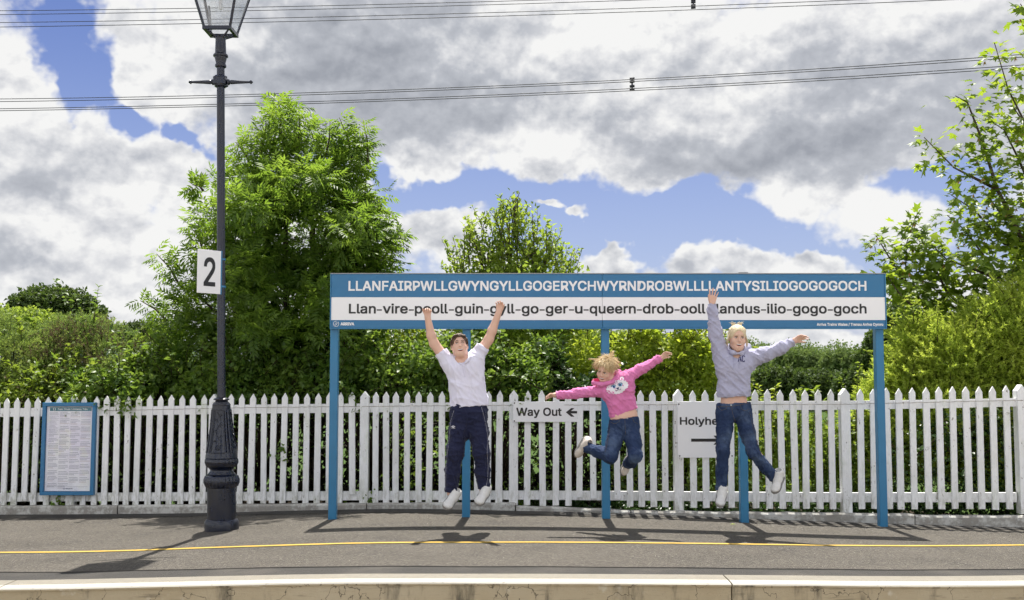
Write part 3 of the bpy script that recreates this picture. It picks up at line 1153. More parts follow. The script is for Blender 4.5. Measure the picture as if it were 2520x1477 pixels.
# the spoken form, word by word with short hyphens between
words_ = 'Llan-vire-pooll-guin-gyll-go-ger-u-queern-drob-ooll-llandus-ilio-gogo-goch'.split('-')
wid_ = []
for w_ in words_:
    m_, c_o = text_mesh(w_, 0.0)
    wid_.append(float(c_o[:, 0].max() - c_o[:, 0].min()) + 0.07)
    bpy.data.meshes.remove(m_)
HY_, GAP_ = 0.25, 0.050
kx = (su(2131) - su(858.5)) / (sum(wid_) + (len(words_) - 1) * (HY_ + 2 * GAP_))
xw = su(858.5)
zb_, zc_ = sz(771.7), sz(747.8)
for i_, w_ in enumerate(words_):
    letter(w_, O, XD, ZD, xw, xw + wid_[i_] * kx, zb_, zc_, M['letter_black'], station, 'spoken_lettering', 0.016)
    xw += wid_[i_] * kx
    if i_ < len(words_) - 1:
        hz_ = zb_ + (zc_ - zb_) * 0.36
        poly([(xw + GAP_ * kx, hz_ - .0055), (xw + (GAP_ + HY_) * kx, hz_ - .0055), (xw + (GAP_ + HY_) * kx, hz_ + .0062), (xw + GAP_ * kx, hz_ + .0062)], O, XD, ZD, 0.001, 0.001, FRONT).build('hyphen', M['letter_black'], station)
        xw += (HY_ + 2 * GAP_) * kx
letter('ARRIVA', O, XD, ZD, su(838.5), su(872), sz(801), sz(793.6), M['letter_white'], station, 'operator_lettering', 0.04)
letter('Arriva Trains Wales / Trenau Arriva Cymru', O, XD, ZD, su(2008), su(2171), sz(802), sz(795.2), M['letter_white'], station, 'operator_lettering', 0.028)
# round operator emblem: an open ring with a slanted ellipse
em = MB()
ec = Vector((su(827.5), SY - 0.0025, sz(797.2)))
rr = 6.6 / SIGN_PX
em.tube([ec + Vector((math.cos(t) * rr, 0, math.sin(t) * rr)) for t in np.linspace(R(75), R(405), 26)], 0.0023, 4)
em.tube([ec + Vector((math.cos(t) * rr * 0.28 * math.cos(0.7) + math.sin(t) * rr * 0.62 * math.sin(0.7), 0, -math.cos(t) * rr * 0.28 * math.sin(0.7) + math.sin(t) * rr * 0.62 * math.cos(0.7))) for t in np.linspace(0, 2 * math.pi, 20)], 0.0019, 4)
em.tube([ec + Vector((-rr * .4, 0, -rr * .62)), ec + Vector((rr * .1, 0, -rr * .2)), ec + Vector((rr * .5, 0, rr * .45))], 0.0016, 4)
em.build('operator_emblem', M['letter_white'], station)

# ------------------------------------------------------------------ signs on the fence
def fence_sign(name, label, uc, vc, Yf, body):
    pass


def plate(parent, u0, u1, v0, v1, Y, mat, name='plate', t=0.008):
    a, c = P(u0, v0, Y), P(u1, v1, Y)
    link_mesh(name, bevel_box(((a.x + c.x) / 2, Y + t / 2, (a.z + c.z) / 2), (c.x - a.x, t, a.z - c.z), 0.002), mat, parent)
    return a, c


def screws(parent, pts, Y):
    for (u, v) in pts:
        p = P(u, v, Y)
        b = MB()
        b.lathe([(0.0072, 0), (0.0072, 0.002), (0.004, 0.004)], 8)
        mm = b.mesh('screw')
        mm.transform(Matrix.Translation((p.x, Y, p.z)) @ Matrix.Rotation(R(90), 4, 'X'))
        link_mesh('screw', mm, M['screw'], parent)


def px2(u, v, Y):
    p = P(u, v, Y)
    return p.x, p.z


YW = fence_y_u(1345) - 0.045
wayout = empty('direction_sign', P(1345, 1039, YW))
tag(wayout, 'white Way Out sign with left arrow screwed on the pickets', 'sign')
plate(wayout, 1262, 1429, 988.5, 1038.5, YW, M['panel'])
ow = Vector((0, YW, 0))
letter('Way Out', ow, XD, ZD, px2(1270, 1000, YW)[0], px2(1381.5, 1000, YW)[0], px2(1270, 1023.5, YW)[1], px2(1270, 1003.5, YW)[1], M['letter_black'], wayout, 'lettering', 0.018, 1.0)
arrow = [(1392, 1014.5), (1405, 1004.5), (1413, 1004.5), (1404.5, 1011.5), (1421.5, 1011.5), (1421.5, 1017.5), (1404.5, 1017.5), (1413, 1025.5), (1405, 1025.5)]
arrow = [px2(u, v, YW) for u, v in arrow][::-1]
poly(arrow, ow, XD, ZD, 0.001, 0.0015, FRONT).build('arrow', M['letter_black'], wayout)
screws(wayout, [(1265.5, 992), (1425.5, 992.5), (1265.5, 1036), (1425.5, 1036.5)], YW - 0.001)

YH = fence_y_u(1736) - 0.045
holy = empty('direction_sign', P(1736, 1126, YH))
tag(holy, 'large square white sign to Holyhead with right arrow, behind girl in jeans', 'sign')
plate(holy, 1666, 1807, 988.5, 1126.5, YH, M['panel'])
oh = Vector((0, YH, 0))
letter('Holyhead', oh, XD, ZD, px2(1672, 1000, YH)[0], px2(1799, 1000, YH)[0], px2(1672, 1045.5, YH)[1], px2(1672, 1026.5, YH)[1], M['letter_black'], holy, 'lettering', 0.017, 1.0)
arr = [(1700, 1079.5), (1762, 1079.5), (1755, 1072), (1767, 1072), (1783, 1083.2), (1767, 1094.5), (1755, 1094.5), (1762, 1087), (1700, 1087)]
arr = [px2(u, v, YH) for u, v in arr][::-1]
poly(arr, oh, XD, ZD, 0.001, 0.0015, FRONT).build('arrow', M['letter_black'], holy)
screws(holy, [(1670, 994.5), (1801, 994), (1672, 1122), (1801, 1122)], YH - 0.001)

# ------------------------------------------------------------------ timetable case
YT = fence_y_u(170) - 0.115
A_, B_ = P(103.5, 991, YT), P(235.5, 991, YT + 0.012)
C_, D_ = P(97.5, 1219, YT), P(229.5, 1219, YT)
tc_c = (A_ + B_ + C_ + D_) / 4
tx = (B_ - A_ + D_ - C_).normalized()
tz = (A_ - C_ + B_ - D_).normalized()
tz = (tz - tx * tz.dot(tx)).normalized()
tn = tx.cross(tz).normalized()
tw = ((B_ - A_).length + (D_ - C_).length) / 2
th = ((A_ - C_).length + (B_ - D_).length) / 2
trot = Matrix((tx, -tn, tz)).transposed()
case = empty('timetable_case', tc_c - tz * th / 2)
tag(case, 'blue framed train timetable poster case on the left of the fence', 'poster case')


def tp(x, z, d=0.0):
    return tc_c + tx * x + tz * z + tn * d


DEP = 0.07
fw = 0.038
for (cx2, cz2, w2, h2) in ((0, th / 2 - fw / 2, tw, fw), (0, -th / 2 + fw / 2, tw, fw), (-tw / 2 + fw / 2, 0, fw, th - 2 * fw), (tw / 2 - fw / 2, 0, fw, th - 2 * fw)):
    link_mesh('frame', bevel_box(tp(cx2, cz2, -DEP / 2), (w2, DEP, h2), 0.003, trot), M['blue'], case)
link_mesh('back_board', bevel_box(tp(0, 0, -DEP + 0.01), (tw - 2 * fw, 0.02, th - 2 * fw), 0.002, trot), M['blue'], case)
pw, ph = tw - 2 * fw - 0.006, th - 2 * fw - 0.006
pd = -0.026
paper = link_mesh('poster', bevel_box(tp(0, 0, pd - 0.002), (pw, 0.004, ph), 0.001, trot), M['paper'], case)
hd = poly([(-pw / 2 + 0.03, ph / 2 - 0.048), (pw / 2 - 0.012, ph / 2 - 0.048), (pw / 2 - 0.012, ph / 2 - 0.008), (-pw / 2 + 0.03, ph / 2 - 0.008)], tc_c, tx, tz, pd + 0.0006, 0.0008, tn).build('poster_header', M['teal_print'], case)
letter('Train Times / Amserau Trên', tc_c, tx, tz, -pw / 2 + 0.112, pw / 2 - 0.055, ph / 2 - 0.038, ph / 2 - 0.018, M['letter_white'], case, 'header_lettering', 0.010, 1.0, 'T', pd + 0.0022, tn)
em = MB()
oc_ = tp(-pw / 2 + 0.078, ph / 2 - 0.028, pd + 0.002)
em.tube([oc_ + tx * (math.cos(t) * 0.012) + tz * (math.sin(t) * 0.013) for t in np.linspace(R(110), R(250), 9)], 0.0032, 4)
em.tube([oc_ + tx * (math.cos(t) * 0.012) + tz * (math.sin(t) * 0.013) for t in np.linspace(R(-70), R(70), 9)], 0.0032, 4)
em.build('header_emblem', M['letter_white'], case)
# columns of times: rows of tiny strokes with rules above them
rnd = random.Random(5)
ink, pale = MB(), MB()


def dash(b, x, z, w, h, d=0.0012):
    o = tp(x, z, pd + d)
    b.add([o, o + tx * w, o + tx * w + tz * h, o + tz * h], [(0, 1, 2, 3)])


for ci in range(4):
    xl = -pw / 2 + 0.028 + ci * (pw - 0.034) / 4
    cw = (pw - 0.05) / 4 - 0.004
    z = ph / 2 - 0.062
    while z > -ph / 2 + 0.075:
        if ci == 0 and z > ph / 2 - 0.26:
            for k in range(5):
                dash(ink, xl, z, cw * rnd.uniform(0.55, 1.0), 0.0016)
                z -= 0.0075
            z -= 0.006
            continue
        dash(ink, xl, z, cw * rnd.uniform(0.75, 1.0), 0.003)
        z -= 0.013
        for row in range(rnd.choice((2, 3, 3))):
            nn = 11 if row == 0 else rnd.choice((6, 8, 11))
            for k in range(nn):
                dash(pale if (row == 2) else ink, xl + k * cw / 11, z - 0.008, 0.0032 if row < 2 else 0.004, 0.0105)
            z -= 0.0155
        z -= rnd.uniform(0.010, 0.024)
dash(ink, -pw / 2 + 0.02, -ph / 2 + 0.045, pw - 0.05, 0.002)
ink.build('timetable_print', M['ink'], case)
pale.build('timetable_print', M['pink_ink'], case)
letter('National Rail', tc_c, tx, tz, -0.020, 0.055, -ph / 2 + 0.021, -ph / 2 + 0.033, M['ink'], case, 'footer_lettering', 0.02, 1.0, 'N', pd + 0.0012, tn)
em = MB()
o = tp(-0.036, -ph / 2 + 0.027, pd + 0.001)
em.tube([o + tx * (math.cos(t) * 0.007) + tz * (math.sin(t) * 0.007) for t in np.linspace(0, 2 * math.pi, 14)], 0.0025, 4)
em.build('footer_emblem', M['ink'], case)
gl = MB()
g0 = [tp(-pw / 2, -ph / 2, -0.014), tp(pw / 2, -ph / 2, -0.014), tp(pw / 2, ph / 2, -0.014), tp(-pw / 2, ph / 2, -0.014)]
gl.add(g0 + [p - tn * 0.003 for p in g0], [(0, 1, 2, 3), (7, 6, 5, 4), (0, 4, 5, 1), (1, 5, 6, 2), (2, 6, 7, 3), (3, 7, 4, 0)])
gl.build('cover_pane', M['poster_glass'], case)

# ------------------------------------------------------------------ lamp post
LY = 9.12
lamp_base = P(545.5, 1308, LY)
LX, LZ0 = lamp_base.x, ground_z(lamp_base.x, LY) - 0.01
lamp = empty('lamp_post', (LX, LY, LZ0))
tag(lamp, 'tall ornate dark cast iron lamp post with glass lantern on the platform', 'lamp post')
LSC = FPX / LY


def lz(v):
    return P(545, v, LY).z - LZ0


TILT = P(543, 200, LY).x - LX          # the post leans a little, so that it stands square in the frame
tilt_k = TILT / lz(200)
LM = Matrix.Translation((LX, LY, LZ0)) @ Matrix(((1, 0, tilt_k, 0), (0, 1, 0, 0), (0, 0, 1, 0), (0, 0, 0, 1)))


def lamp_part(b, name, parent=lamp, mat=None, smooth=False, angle=40):
    me = b.mesh(name, smooth, angle)
    me.transform(LM)
    return link_mesh(name, me, mat or M['lamp'], parent)


def wr(px):
    return px / 2.0 / LSC


b = MB()
b.lathe([(wr(82), -0.02), (wr(82), lz(1288)), (wr(80), lz(1283)), (wr(74), lz(1278)), (wr(69), lz(1276))], 40)
lamp_part(b, 'foot')
b = MB()
b.lathe([(wr(68), lz(1277)), (wr(68), lz(1198))], 40, lobes=(0, 9, 16, 0.03))
lamp_part(b, 'drum')
b = MB()
b.lathe([(wr(66), lz(1200)), (wr(76), lz(1196)), (wr(83), lz(1187)), (wr(83), lz(1179)), (wr(77), lz(1171)), (wr(64), lz(1167))], 84, lobes=(lz(1199), lz(1168), 28, 0.09))
lamp_part(b, 'lobed_collar')
b = MB()
b.lathe([(wr(64), lz(1168)), (wr(66), lz(1166)), (wr(56), lz(1160)), (wr(53), lz(1156)), (wr(60), lz(1152)), (wr(64), lz(1150))], 40)
lamp_part(b, 'waist')
b = MB()
b.lathe([(wr(60), lz(1151)), (wr(72), lz(1146)), (wr(78), lz(1138)), (wr(77), lz(1131)), (wr(72), lz(1126)), (wr(66), lz(1124))], 84, lobes=(lz(1150), lz(1125), 28, 0.08))
lamp_part(b, 'lobed_collar')
# flared octagonal-ish plinth with flat panels framed by ribs
prof = [(wr(77), lz(1126)), (wr(75), lz(1118)), (wr(67), lz(1098)), (wr(59), lz(1074)), (wr(52), lz(1048)), (wr(47), lz(1022)), (wr(44), lz(1003)), (wr(43), lz(998))]
b = MB()
b.lathe(prof, 40)
lamp_part(b, 'plinth')
for k in range(4):
    t0 = R(-90 + 90 * k)
    fr, vine = MB(), MB()

    def on_plinth(dt, v, lift):
        r = float(np.interp(lz(v), [p[1] for p in prof], [p[0] for p in prof])) + lift
        return (r * math.cos(t0 + dt), r * math.sin(t0 + dt), lz(v))
    vs_ = np.linspace(1112, 1008, 9)
    for sgn in (-1, 1):
        fr.tube([on_plinth(sgn * 0.50, v, 0.002) for v in vs_], 0.0045, 5)
        fr.tube([on_plinth(sgn * 0.66, v, 0.003) for v in vs_], 0.010, 6)
    fr.tube([on_plinth(dt, 1112, 0.002) for dt in np.linspace(-0.5, 0.5, 7)], 0.0045, 5)
    fr.tube([on_plinth(dt, 1008, 0.002) for dt in np.linspace(-0.5, 0.5, 7)], 0.004, 5)
    lamp_part(fr, 'panel_frame')
    vine.tube([on_plinth(0.22 * math.sin((1104 - v) / 9.0), v, 0.003) for v in np.linspace(1104, 1014, 34)], 0.0035, 5)
    for v, sg in ((1098, 1), (1090, -1), (1076, 1), (1064, -1), (1050, 1), (1038, -1), (1026, 1)):
        vine.tube([on_plinth(sg * (0.1 + 0.26 * q), v - 7 * math.sin(q * 2.6), 0.003) for q in np.linspace(0, 1, 6)], [0.002, 0.0045, 0.006, 0.005, 0.0035, 0.001], 5)
    ctr = 1099
    vine.tube([on_plinth(0.20 * math.cos(t) * (1 - t / 14), ctr + 7 * math.sin(t) * (1 - t / 14), 0.004) for t in np.linspace(0, 12, 26)], 0.0028, 4)
    lamp_part(vine, 'vine_relief')
b = MB()
b.lathe([(wr(43), lz(999)), (wr(44), lz(996)), (wr(38), lz(991.5)), (wr(30), lz(988)), (wr(27), lz(985.5)), (wr(36), lz(984.5)), (wr(37), lz(982)), (wr(30), lz(979.5)), (wr(22), lz(978))], 48, lobes=(lz(986), lz(981), 22, 0.07))
lamp_part(b, 'collar')
b = MB()
b.lathe([(wr(20.4), lz(980)), (wr(20.0), lz(700)), (wr(19.4), lz(400)), (wr(19.2), lz(205)), (wr(19.0), lz(165))], 28, lobes=(lz(980), lz(800), 12, 0.03))
lamp_part(b, 'shaft')
# ladder bar block and arms
b = MB()
link = bevel_box((0, 0, lz(201)), (wr(31) * 2, wr(31) * 2, (lz(190) - lz(211))), 0.008)
link.transform(LM)
link_mesh('bar_block', link, M['lamp'], lamp)
b.lathe([(wr(24), lz(216)), (wr(32), lz(213)), (wr(33), lz(210))], 8)
b.lathe([(wr(33), lz(191.5)), (wr(32), lz(188.5)), (wr(22), lz(186))], 8)
lamp_part(b, 'bar_moulding')
for sg in (-1, 1):
    b = MB()
    zc = lz(202.5)
    pts = [(sg * px / LSC, 0, zc) for px in (15, 18, 21, 24, 26, 40, 60, 72, 74, 76, 78, 81)]
    b.tube(pts, [wr(9), wr(15), wr(15), wr(9), wr(11), wr(9), wr(7), wr(5.5), wr(9), wr(10), wr(7), wr(1)], 10)
    lamp_part(b, 'ladder_arm')
b = MB()
b.lathe([(wr(20), lz(168)), (wr(27), lz(165)), (wr(28), lz(161.5)), (wr(24), lz(158)), (wr(23), lz(157)), (wr(26), lz(150)), (wr(30), lz(142)), (wr(30), lz(141)),
         (wr(36), lz(140)), (wr(37), lz(138)), (wr(34), lz(135)), (wr(28), lz(132)), (wr(27), lz(128)), (wr(26), lz(112)), (wr(25), lz(97)), (wr(27), lz(94)), (wr(22), lz(91)), (wr(10), lz(89))], 32, lobes=(lz(167), lz(134), 18, 0.05))
lamp_part(b, 'neck')
# lantern: square, widening upwards, glazed
zb0 = lz(78.5)
hb, htp, HL = 0.113, 0.228, 0.46
b = MB()
for sx_ in (-1, 1):
    for sy_ in (-1, 1):
        b.tube([(sx_ * 0.035, sy_ * 0.035, lz(93)), (sx_ * 0.07, sy_ * 0.07, zb0 - 0.030), (sx_ * hb, sy_ * hb, zb0)], 0.009, 6)
lamp_part(b, 'cradle')
fr = MB()
for i in range(4):
    a = R(45 + 90 * i)
    c = R(135 + 90 * i)
    p0 = Vector((math.copysign(hb, math.cos(a)), math.copysign(hb, math.sin(a)), zb0))
    p1 = Vector((math.copysign(hb, math.cos(c)), math.copysign(hb, math.sin(c)), zb0))
    q0 = Vector((math.copysign(htp, p0.x), math.copysign(htp, p0.y), zb0 + HL))
    q1 = Vector((math.copysign(htp, p1.x), math.copysign(htp, p1.y), zb0 + HL))
    fr.box((p0 + p1) / 2, (abs(p1.x - p0.x) + 0.030, 0.028, 0.030) if abs(p1.x - p0.x) > 0.1 else (0.028, abs(p1.y - p0.y) - 0.03, 0.030))
    fr.tube([p0, q0], 0.0125, 4)
    fr.box((q0 + q1) / 2, (abs(q1.x - q0.x) + 0.030, 0.030, 0.024) if abs(q1.x - q0.x) > 0.1 else (0.030, abs(q1.y - q0.y) - 0.03, 0.024))
    gp = MB()
    ins = 0.012
    d = (p1 - p0).normalized() * ins
    nrm = (p1 - p0).cross(q0 - p0).normalized() * 0.003
    g = [p0 + d + Vector((0, 0, 0.014)), p1 - d + Vector((0, 0, 0.014)), q1 - d - Vector((0, 0, 0.011)), q0 + d - Vector((0, 0, 0.011))]
    gp.add(g + [x_ + nrm for x_ in g], [(0, 1, 2, 3), (7, 6, 5, 4), (0, 4, 5, 1), (1, 5, 6, 2), (2, 6, 7, 3), (3, 7, 4, 0)])
    lamp_part(gp, 'pane', mat=M['glass'])
lamp_part(fr, 'lantern_frame', angle=20)
b = MB()
b.lathe([(0.33, zb0 + HL + 0.008), (0.34, zb0 + HL + 0.03), (0.16, zb0 + HL + 0.19), (0.10, zb0 + HL + 0.20), (0.10, zb0 + HL + 0.26), (0.12, zb0 + HL + 0.27), (0.02, zb0 + HL + 0.33), (0.01, zb0 + HL + 0.42)], 4)
mm = b.mesh('lantern_roof')
mm.transform(Matrix.Rotation(R(45), 4, 'Z'))
mm.transform(LM)
link_mesh('lantern_roof', mm, M['lamp'], lamp)
b = MB()
b.lathe([(0.006, zb0 + 0.20), (0.014, zb0 + 0.205), (0.017, zb0 + 0.22), (0.017, zb0 + 0.36), (0.012, zb0 + 0.37)], 12)
lamp_part(b, 'bulb', mat=M['panel'])
b = MB()
b.tube([(-hb * 1.02, hb * 0.9, zb0 + 0.03), (-hb * 1.25, hb * 1.1, zb0 + 0.28)], 0.011, 6)
lamp_part(b, 'conduit', mat=M['metal'])

# platform number plate clipped to the post
pa, pb = P(486.5, 612.5, LY - 0.225), P(543, 618.5, LY - 0.045)
pc, pdn = P(484, 720, LY - 0.225), P(542.5, 724.5, LY - 0.045)
num = empty('platform_number', (pb + pdn) / 2)
tag(num, 'white plate with large number 2 clipped to the lamp post', 'sign')
nx_ = (pb - pa + pdn - pc)
nw_ = nx_.length / 2
nx_.normalize()
nx_.z = 0
nx_.normalize()
nz_ = Vector((0, 0, 1))
nn_ = nx_.cross(nz_).normalized()
ncen = (pa + pb + pc + pdn) / 4
nh_ = ((pa - pc).length + (pb - pdn).length) / 2
nrot = Matrix((nx_, -nn_, nz_)).transposed()
link_mesh('plate', bevel_box(ncen, (nw_, 0.006, nh_), 0.0015, nrot), M['panel'], num)
letter('2', ncen, nx_, nz_, -nw_ * 0.235, nw_ * 0.26, -nh_ * 0.335, nh_ * 0.33, M['letter_black'], num, 'numeral', 0.012, 1.0, '2', 0.0045, nn_)
link_mesh('edge_strip', bevel_box(ncen + nx_ * (nw_ / 2 + 0.006), (0.010, 0.014, nh_ * 1.02), 0.002, nrot), M['post_blue'], num)
for v in (639, 706):
    zc_ = P(545, v, LY).z - LZ0
    b = MB()
    rr_ = wr(20.0) + 0.004
    b.lathe([(rr_, zc_ - 0.008), (rr_, zc_ + 0.008)], 20)
    mm = b.mesh('clip', angle=40)
    mm.transform(LM)
    link_mesh('clip', mm, M['post_blue'], num)

# ------------------------------------------------------------------ overhead wires
def wire(vs, Y0, Y1, label, rad=0.0075):
    """vs: photograph heights at u = 0, 1259, 2519; the line runs from depth Y0 on the left to Y1 on the right"""
    c = np.polyfit([0, 1259, 2519], vs, 2)
    pts = []
    for u in np.linspace(-700, 3300, 60):
        Y = np.interp(u, [0, 2519], [Y0, Y1]) + (0 if 0 <= u <= 2519 else (Y1 - Y0) * ((u - 2519) / 2519 if u > 2519 else u / 2519))
        pts.append(P(u, float(np.polyval(c, u)), Y))
    b = MB()
    b.tube(pts, rad, 6)
    o = b.build('overhead_wire', M['cable'], None, True)
    tag(o, label, 'wire', 'overhead wires crossing the sky')


wire((27, 2.6, -48), 24, 20, 'highest thin dark overhead wire, at the top edge of the sky')
wire((36.5, 10.5, -38), 24, 20, 'second overhead wire from the top of the sky')
wire((56, 30, -18), 23.6, 19.6, 'third overhead wire from the top, passing behind the lantern')
wire((67, 39, -8), 23.6, 19.6, 'fourth overhead wire from the top, just under the lantern')
wire((244, 210, 134), 22, 18, 'fifth overhead wire from the top, upper strand below the ladder bar')
wire((250.5, 215, 140.5), 22, 18, 'sixth overhead wire from the top, close under the fifth')
wire((268, 232, 160), 21.7, 17.7, 'seventh overhead wire from the top, close above the lowest')
wire((273, 237, 166.5), 21.7, 17.7, 'lowest overhead wire, crossing in front of the sky above the ash tree')
for (u, v0, v1, Y, lab) in ((1705.5, 0, 21, 21.2, 'small wire spacer at the top edge of the sky'), (1555, 193, 223, 19.6, 'small wire spacer on the lower overhead wires')):
    b = MB()
    a, c = P(u, v0, Y), P(u, v1, Y - 0.1)
    b.tube([a, a.lerp(c, 0.5), c], 0.018, 6)
    for q in (0.06, 0.30, 0.68, 0.95):
        m_ = a.lerp(c, q)
        b.tube([m_ - Vector((0.045, 0, 0)), m_ + Vector((0.045, 0, 0.01))], 0.026, 6)
    o = b.build('wire_spacer', M['cable'], None, True)
    tag(o, lab, 'wire spacer', 'spacers on the overhead wires')

# ------------------------------------------------------------------ soft bodies: blended solids turned into one skin
from mathutils.bvhtree import BVHTree


def _cone(p, a, ra, b, rb):
    ba = b - a
    L2 = max(float(ba @ ba), 1e-12)
    t = np.clip(((p - a) @ ba) / L2, 0, 1)
    d = p - a - t[..., None] * ba
    return np.sqrt((d * d).sum(-1)) - (ra + (rb - ra) * t)


def _ell(p, c, r, rot):
    q = (p - c) @ rot / r
    k0 = np.sqrt((q * q).sum(-1))
    q2 = q / r
    k1 = np.sqrt((q2 * q2).sum(-1)) + 1e-9
    return k0 * (k0 - 1.0) / k1


def _smin(a, b, k):
    if k <= 0:
        return np.minimum(a, b)
    h = np.maximum(k - np.abs(a - b), 0) / k
    return np.minimum(a, b) - h * h * k * 0.25


class Solid:
    def __init__(self):
        self.groups = []           # (k, prims, k_join)
        self.carves = []
        self.planes = []           # keep where (p - o).n < 0
    def group(self, prims, k=0.02, join=0.012):
        self.groups.append((k, prims, join))
        return self
    def carve(self, prims, k=0.006):
        self.carves.append((k, prims))
        return self
    def cut(self, o, n, only=None):
        self.planes.append((np.array(o, dtype=np.float32), np.array(Vector(n).normalized(), dtype=np.float32), only))
        return self

    @staticmethod
    def bounds(pr):
        if pr[0] == 'c':
            m = max(pr[2], pr[4])
            return np.minimum(pr[1], pr[3]) - m, np.maximum(pr[1], pr[3]) + m
        m = max(pr[2])
        return pr[1] - m, pr[1] + m

    def mesh(self, name, h=0.006, disp=None, relax=2, pad=0.03):
        allp = [p for g in self.groups for p in g[1]]
        bb = [self.bounds(p) for p in allp]
        lo = np.min([b[0] for b in bb], 0) - pad
        hi = np.max([b[1] for b in bb], 0) + pad
        n = np.ceil((hi - lo) / h).astype(int) + 1
        F = np.full(n, 0.5, dtype=np.float32)
        ax = [lo[i] + h * np.arange(n[i]) for i in range(3)]

        def region(b, mrg):
            i0 = np.clip(np.floor((b[0] - mrg - lo) / h).astype(int), 0, n - 1)
            i1 = np.clip(np.ceil((b[1] + mrg - lo) / h).astype(int) + 1, 1, n)
            sl = tuple(slice(i0[i], i1[i]) for i in range(3))
            g = np.stack(np.meshgrid(ax[0][sl[0]], ax[1][sl[1]], ax[2][sl[2]], indexing='ij'), -1).astype(np.float32)
            return sl, g

        def ev(pr, g):
            if pr[0] == 'c':
                return _cone(g, pr[1].astype(np.float32), pr[2], pr[3].astype(np.float32), pr[4])
            return _ell(g, pr[1].astype(np.float32), np.array(pr[2], np.float32), pr[3].astype(np.float32))
        for k, prims, join in self.groups:
            G = np.full(n, 0.5, dtype=np.float32)
            for pr in prims:
                sl, g = region(self.bounds(pr), k + 0.03)
                G[sl] = _smin(G[sl], ev(pr, g), k)
            F = _smin(F, G, join)
        for k, prims in self.carves:
            for pr in prims:
                sl, g = region(self.bounds(pr), k + 0.02)
                F[sl] = -_smin(-F[sl], ev(pr, g), k)
        for o, nn, only in self.planes:
            g = np.stack(np.meshgrid(ax[0], ax[1], ax[2], indexing='ij'), -1).astype(np.float32)
            d = (g - o) @ nn
            if only is not None:
                far = np.sqrt(((g - np.array(only[0], np.float32)) ** 2).sum(-1)) > only[1]
                d = np.where(far, -1.0, d)
            F = np.maximum(F, d)
        F[0], F[-1], F[:, 0], F[:, -1], F[:, :, 0], F[:, :, -1] = (0.5,) * 6
        # surface nets
        S = F < 0
        cell = np.zeros(n - 1, dtype=np.int8)
        acc = np.zeros((*(n - 1), 3), dtype=np.float32)
        cnt = np.zeros(n - 1, dtype=np.float32)
        corners = [(i, j, k_) for i in (0, 1) for j in (0, 1) for k_ in (0, 1)]

        def sub(A, c):
            return A[c[0]:A.shape[0] - 1 + c[0], c[1]:A.shape[1] - 1 + c[1], c[2]:A.shape[2] - 1 + c[2]]
        for c in corners:
            for axis in range(3):
                if c[axis]:
                    continue
                e = list(c)
                e[axis] = 1
                fa, fb = sub(F, c), sub(F, e)
                m = (fa < 0) != (fb < 0)
                idx = np.nonzero(m)
                t = fa[idx] / (fa[idx] - fb[idx])
                for q in range(3):
                    acc[idx + (np.full(len(t), q),)] += (c[q] + (t if q == axis else 0))
                cnt[idx] += 1
        act = cnt > 0
        vid = np.full(n - 1, -1, dtype=np.int64)
        vid[act] = np.arange(act.sum())
        ijk = np.argwhere(act)
        V = (ijk + acc[act] / cnt[act][:, None]) * h + lo
        faces = []
        for axis in range(3):
            o1, o2 = [(1, 2), (2, 0), (0, 1)][axis]
            a = [slice(None)] * 3
            b = [slice(None)] * 3
            a[axis] = slice(0, -1)
            b[axis] = slice(1, None)
            sa, sb = S[tuple(a)], S[tuple(b)]
            e = np.argwhere(sa != sb)
            e = e[(e[:, o1] > 0) & (e[:, o2] > 0) & (e[:, o1] < n[o1] - 1) & (e[:, o2] < n[o2] - 1)]
            flip = sa[tuple(e.T)]
            def cv(d1, d2):
                q = e.copy()
                q[:, o1] += d1
                q[:, o2] += d2
                return vid[tuple(q.T)]
            quad = np.stack([cv(-1, -1), cv(0, -1), cv(0, 0), cv(-1, 0)], 1)
            quad[~flip] = quad[~flip][:, ::-1]
            faces.append(quad)
        Q = np.concatenate(faces)
        # relax
        for _ in range(relax):
            A = np.zeros_like(V)
            C = np.zeros(len(V))
            for i in range(4):
                for j in ((i + 1) % 4, (i + 3) % 4):
                    np.add.at(A, Q[:, i], V[Q[:, j]])
                    np.add.at(C, Q[:, i], 1)
            V = V * 0.5 + 0.5 * A / np.maximum(C, 1)[:, None]
        if disp is not None:
            fn = np.cross(V[Q[:, 2]] - V[Q[:, 0]], V[Q[:, 3]] - V[Q[:, 1]])
            N = np.zeros_like(V)
            for i in range(4):
                np.add.at(N, Q[:, i], fn)
            N /= np.linalg.norm(N, axis=1)[:, None] + 1e-12
            V = V + N * disp(V)[:, None]
        me = np_mesh(name, V, Q, smooth=True)
        return me


def folds(amp, scale, seed, stretch=(1, 1, 1), n=10):
    """soft creases in cloth: ridged waves of mixed direction"""
    rg = np.random.RandomState(seed)
    D = rg.normal(size=(n, 3)) * np.array(stretch)
    D /= np.linalg.norm(D, axis=1)[:, None]
    Fq = scale * rg.uniform(0.6, 1.7, n)
    Ph = rg.uniform(0, 6.28, n)

    def f(V):
        a = np.zeros(len(V))
        wob = np.sin(V @ np.array([13.0, 9.0, 17.0]) + seed) * 0.8
        for i in range(n):
            s = np.sin((V @ D[i]) * Fq[i] + Ph[i] + wob)
            a += 1.25 * (1 - np.abs(s)) ** 3.5 - 0.28
        return amp * a / n * 2.2
    return f


I3 = np.eye(3)


def arr(v):
    return np.array(v, dtype=float)


def c_(a, ra, b, rb):
    return ('c', arr(a), ra, arr(b), rb)


def e_(c, r, rot=I3):
    return ('e', arr(c), np.array(r, dtype=float), rot)


def chain(pts):
    return [c_(pts[i][0], pts[i][1], pts[i + 1][0], pts[i + 1][1]) for i in range(len(pts) - 1)]


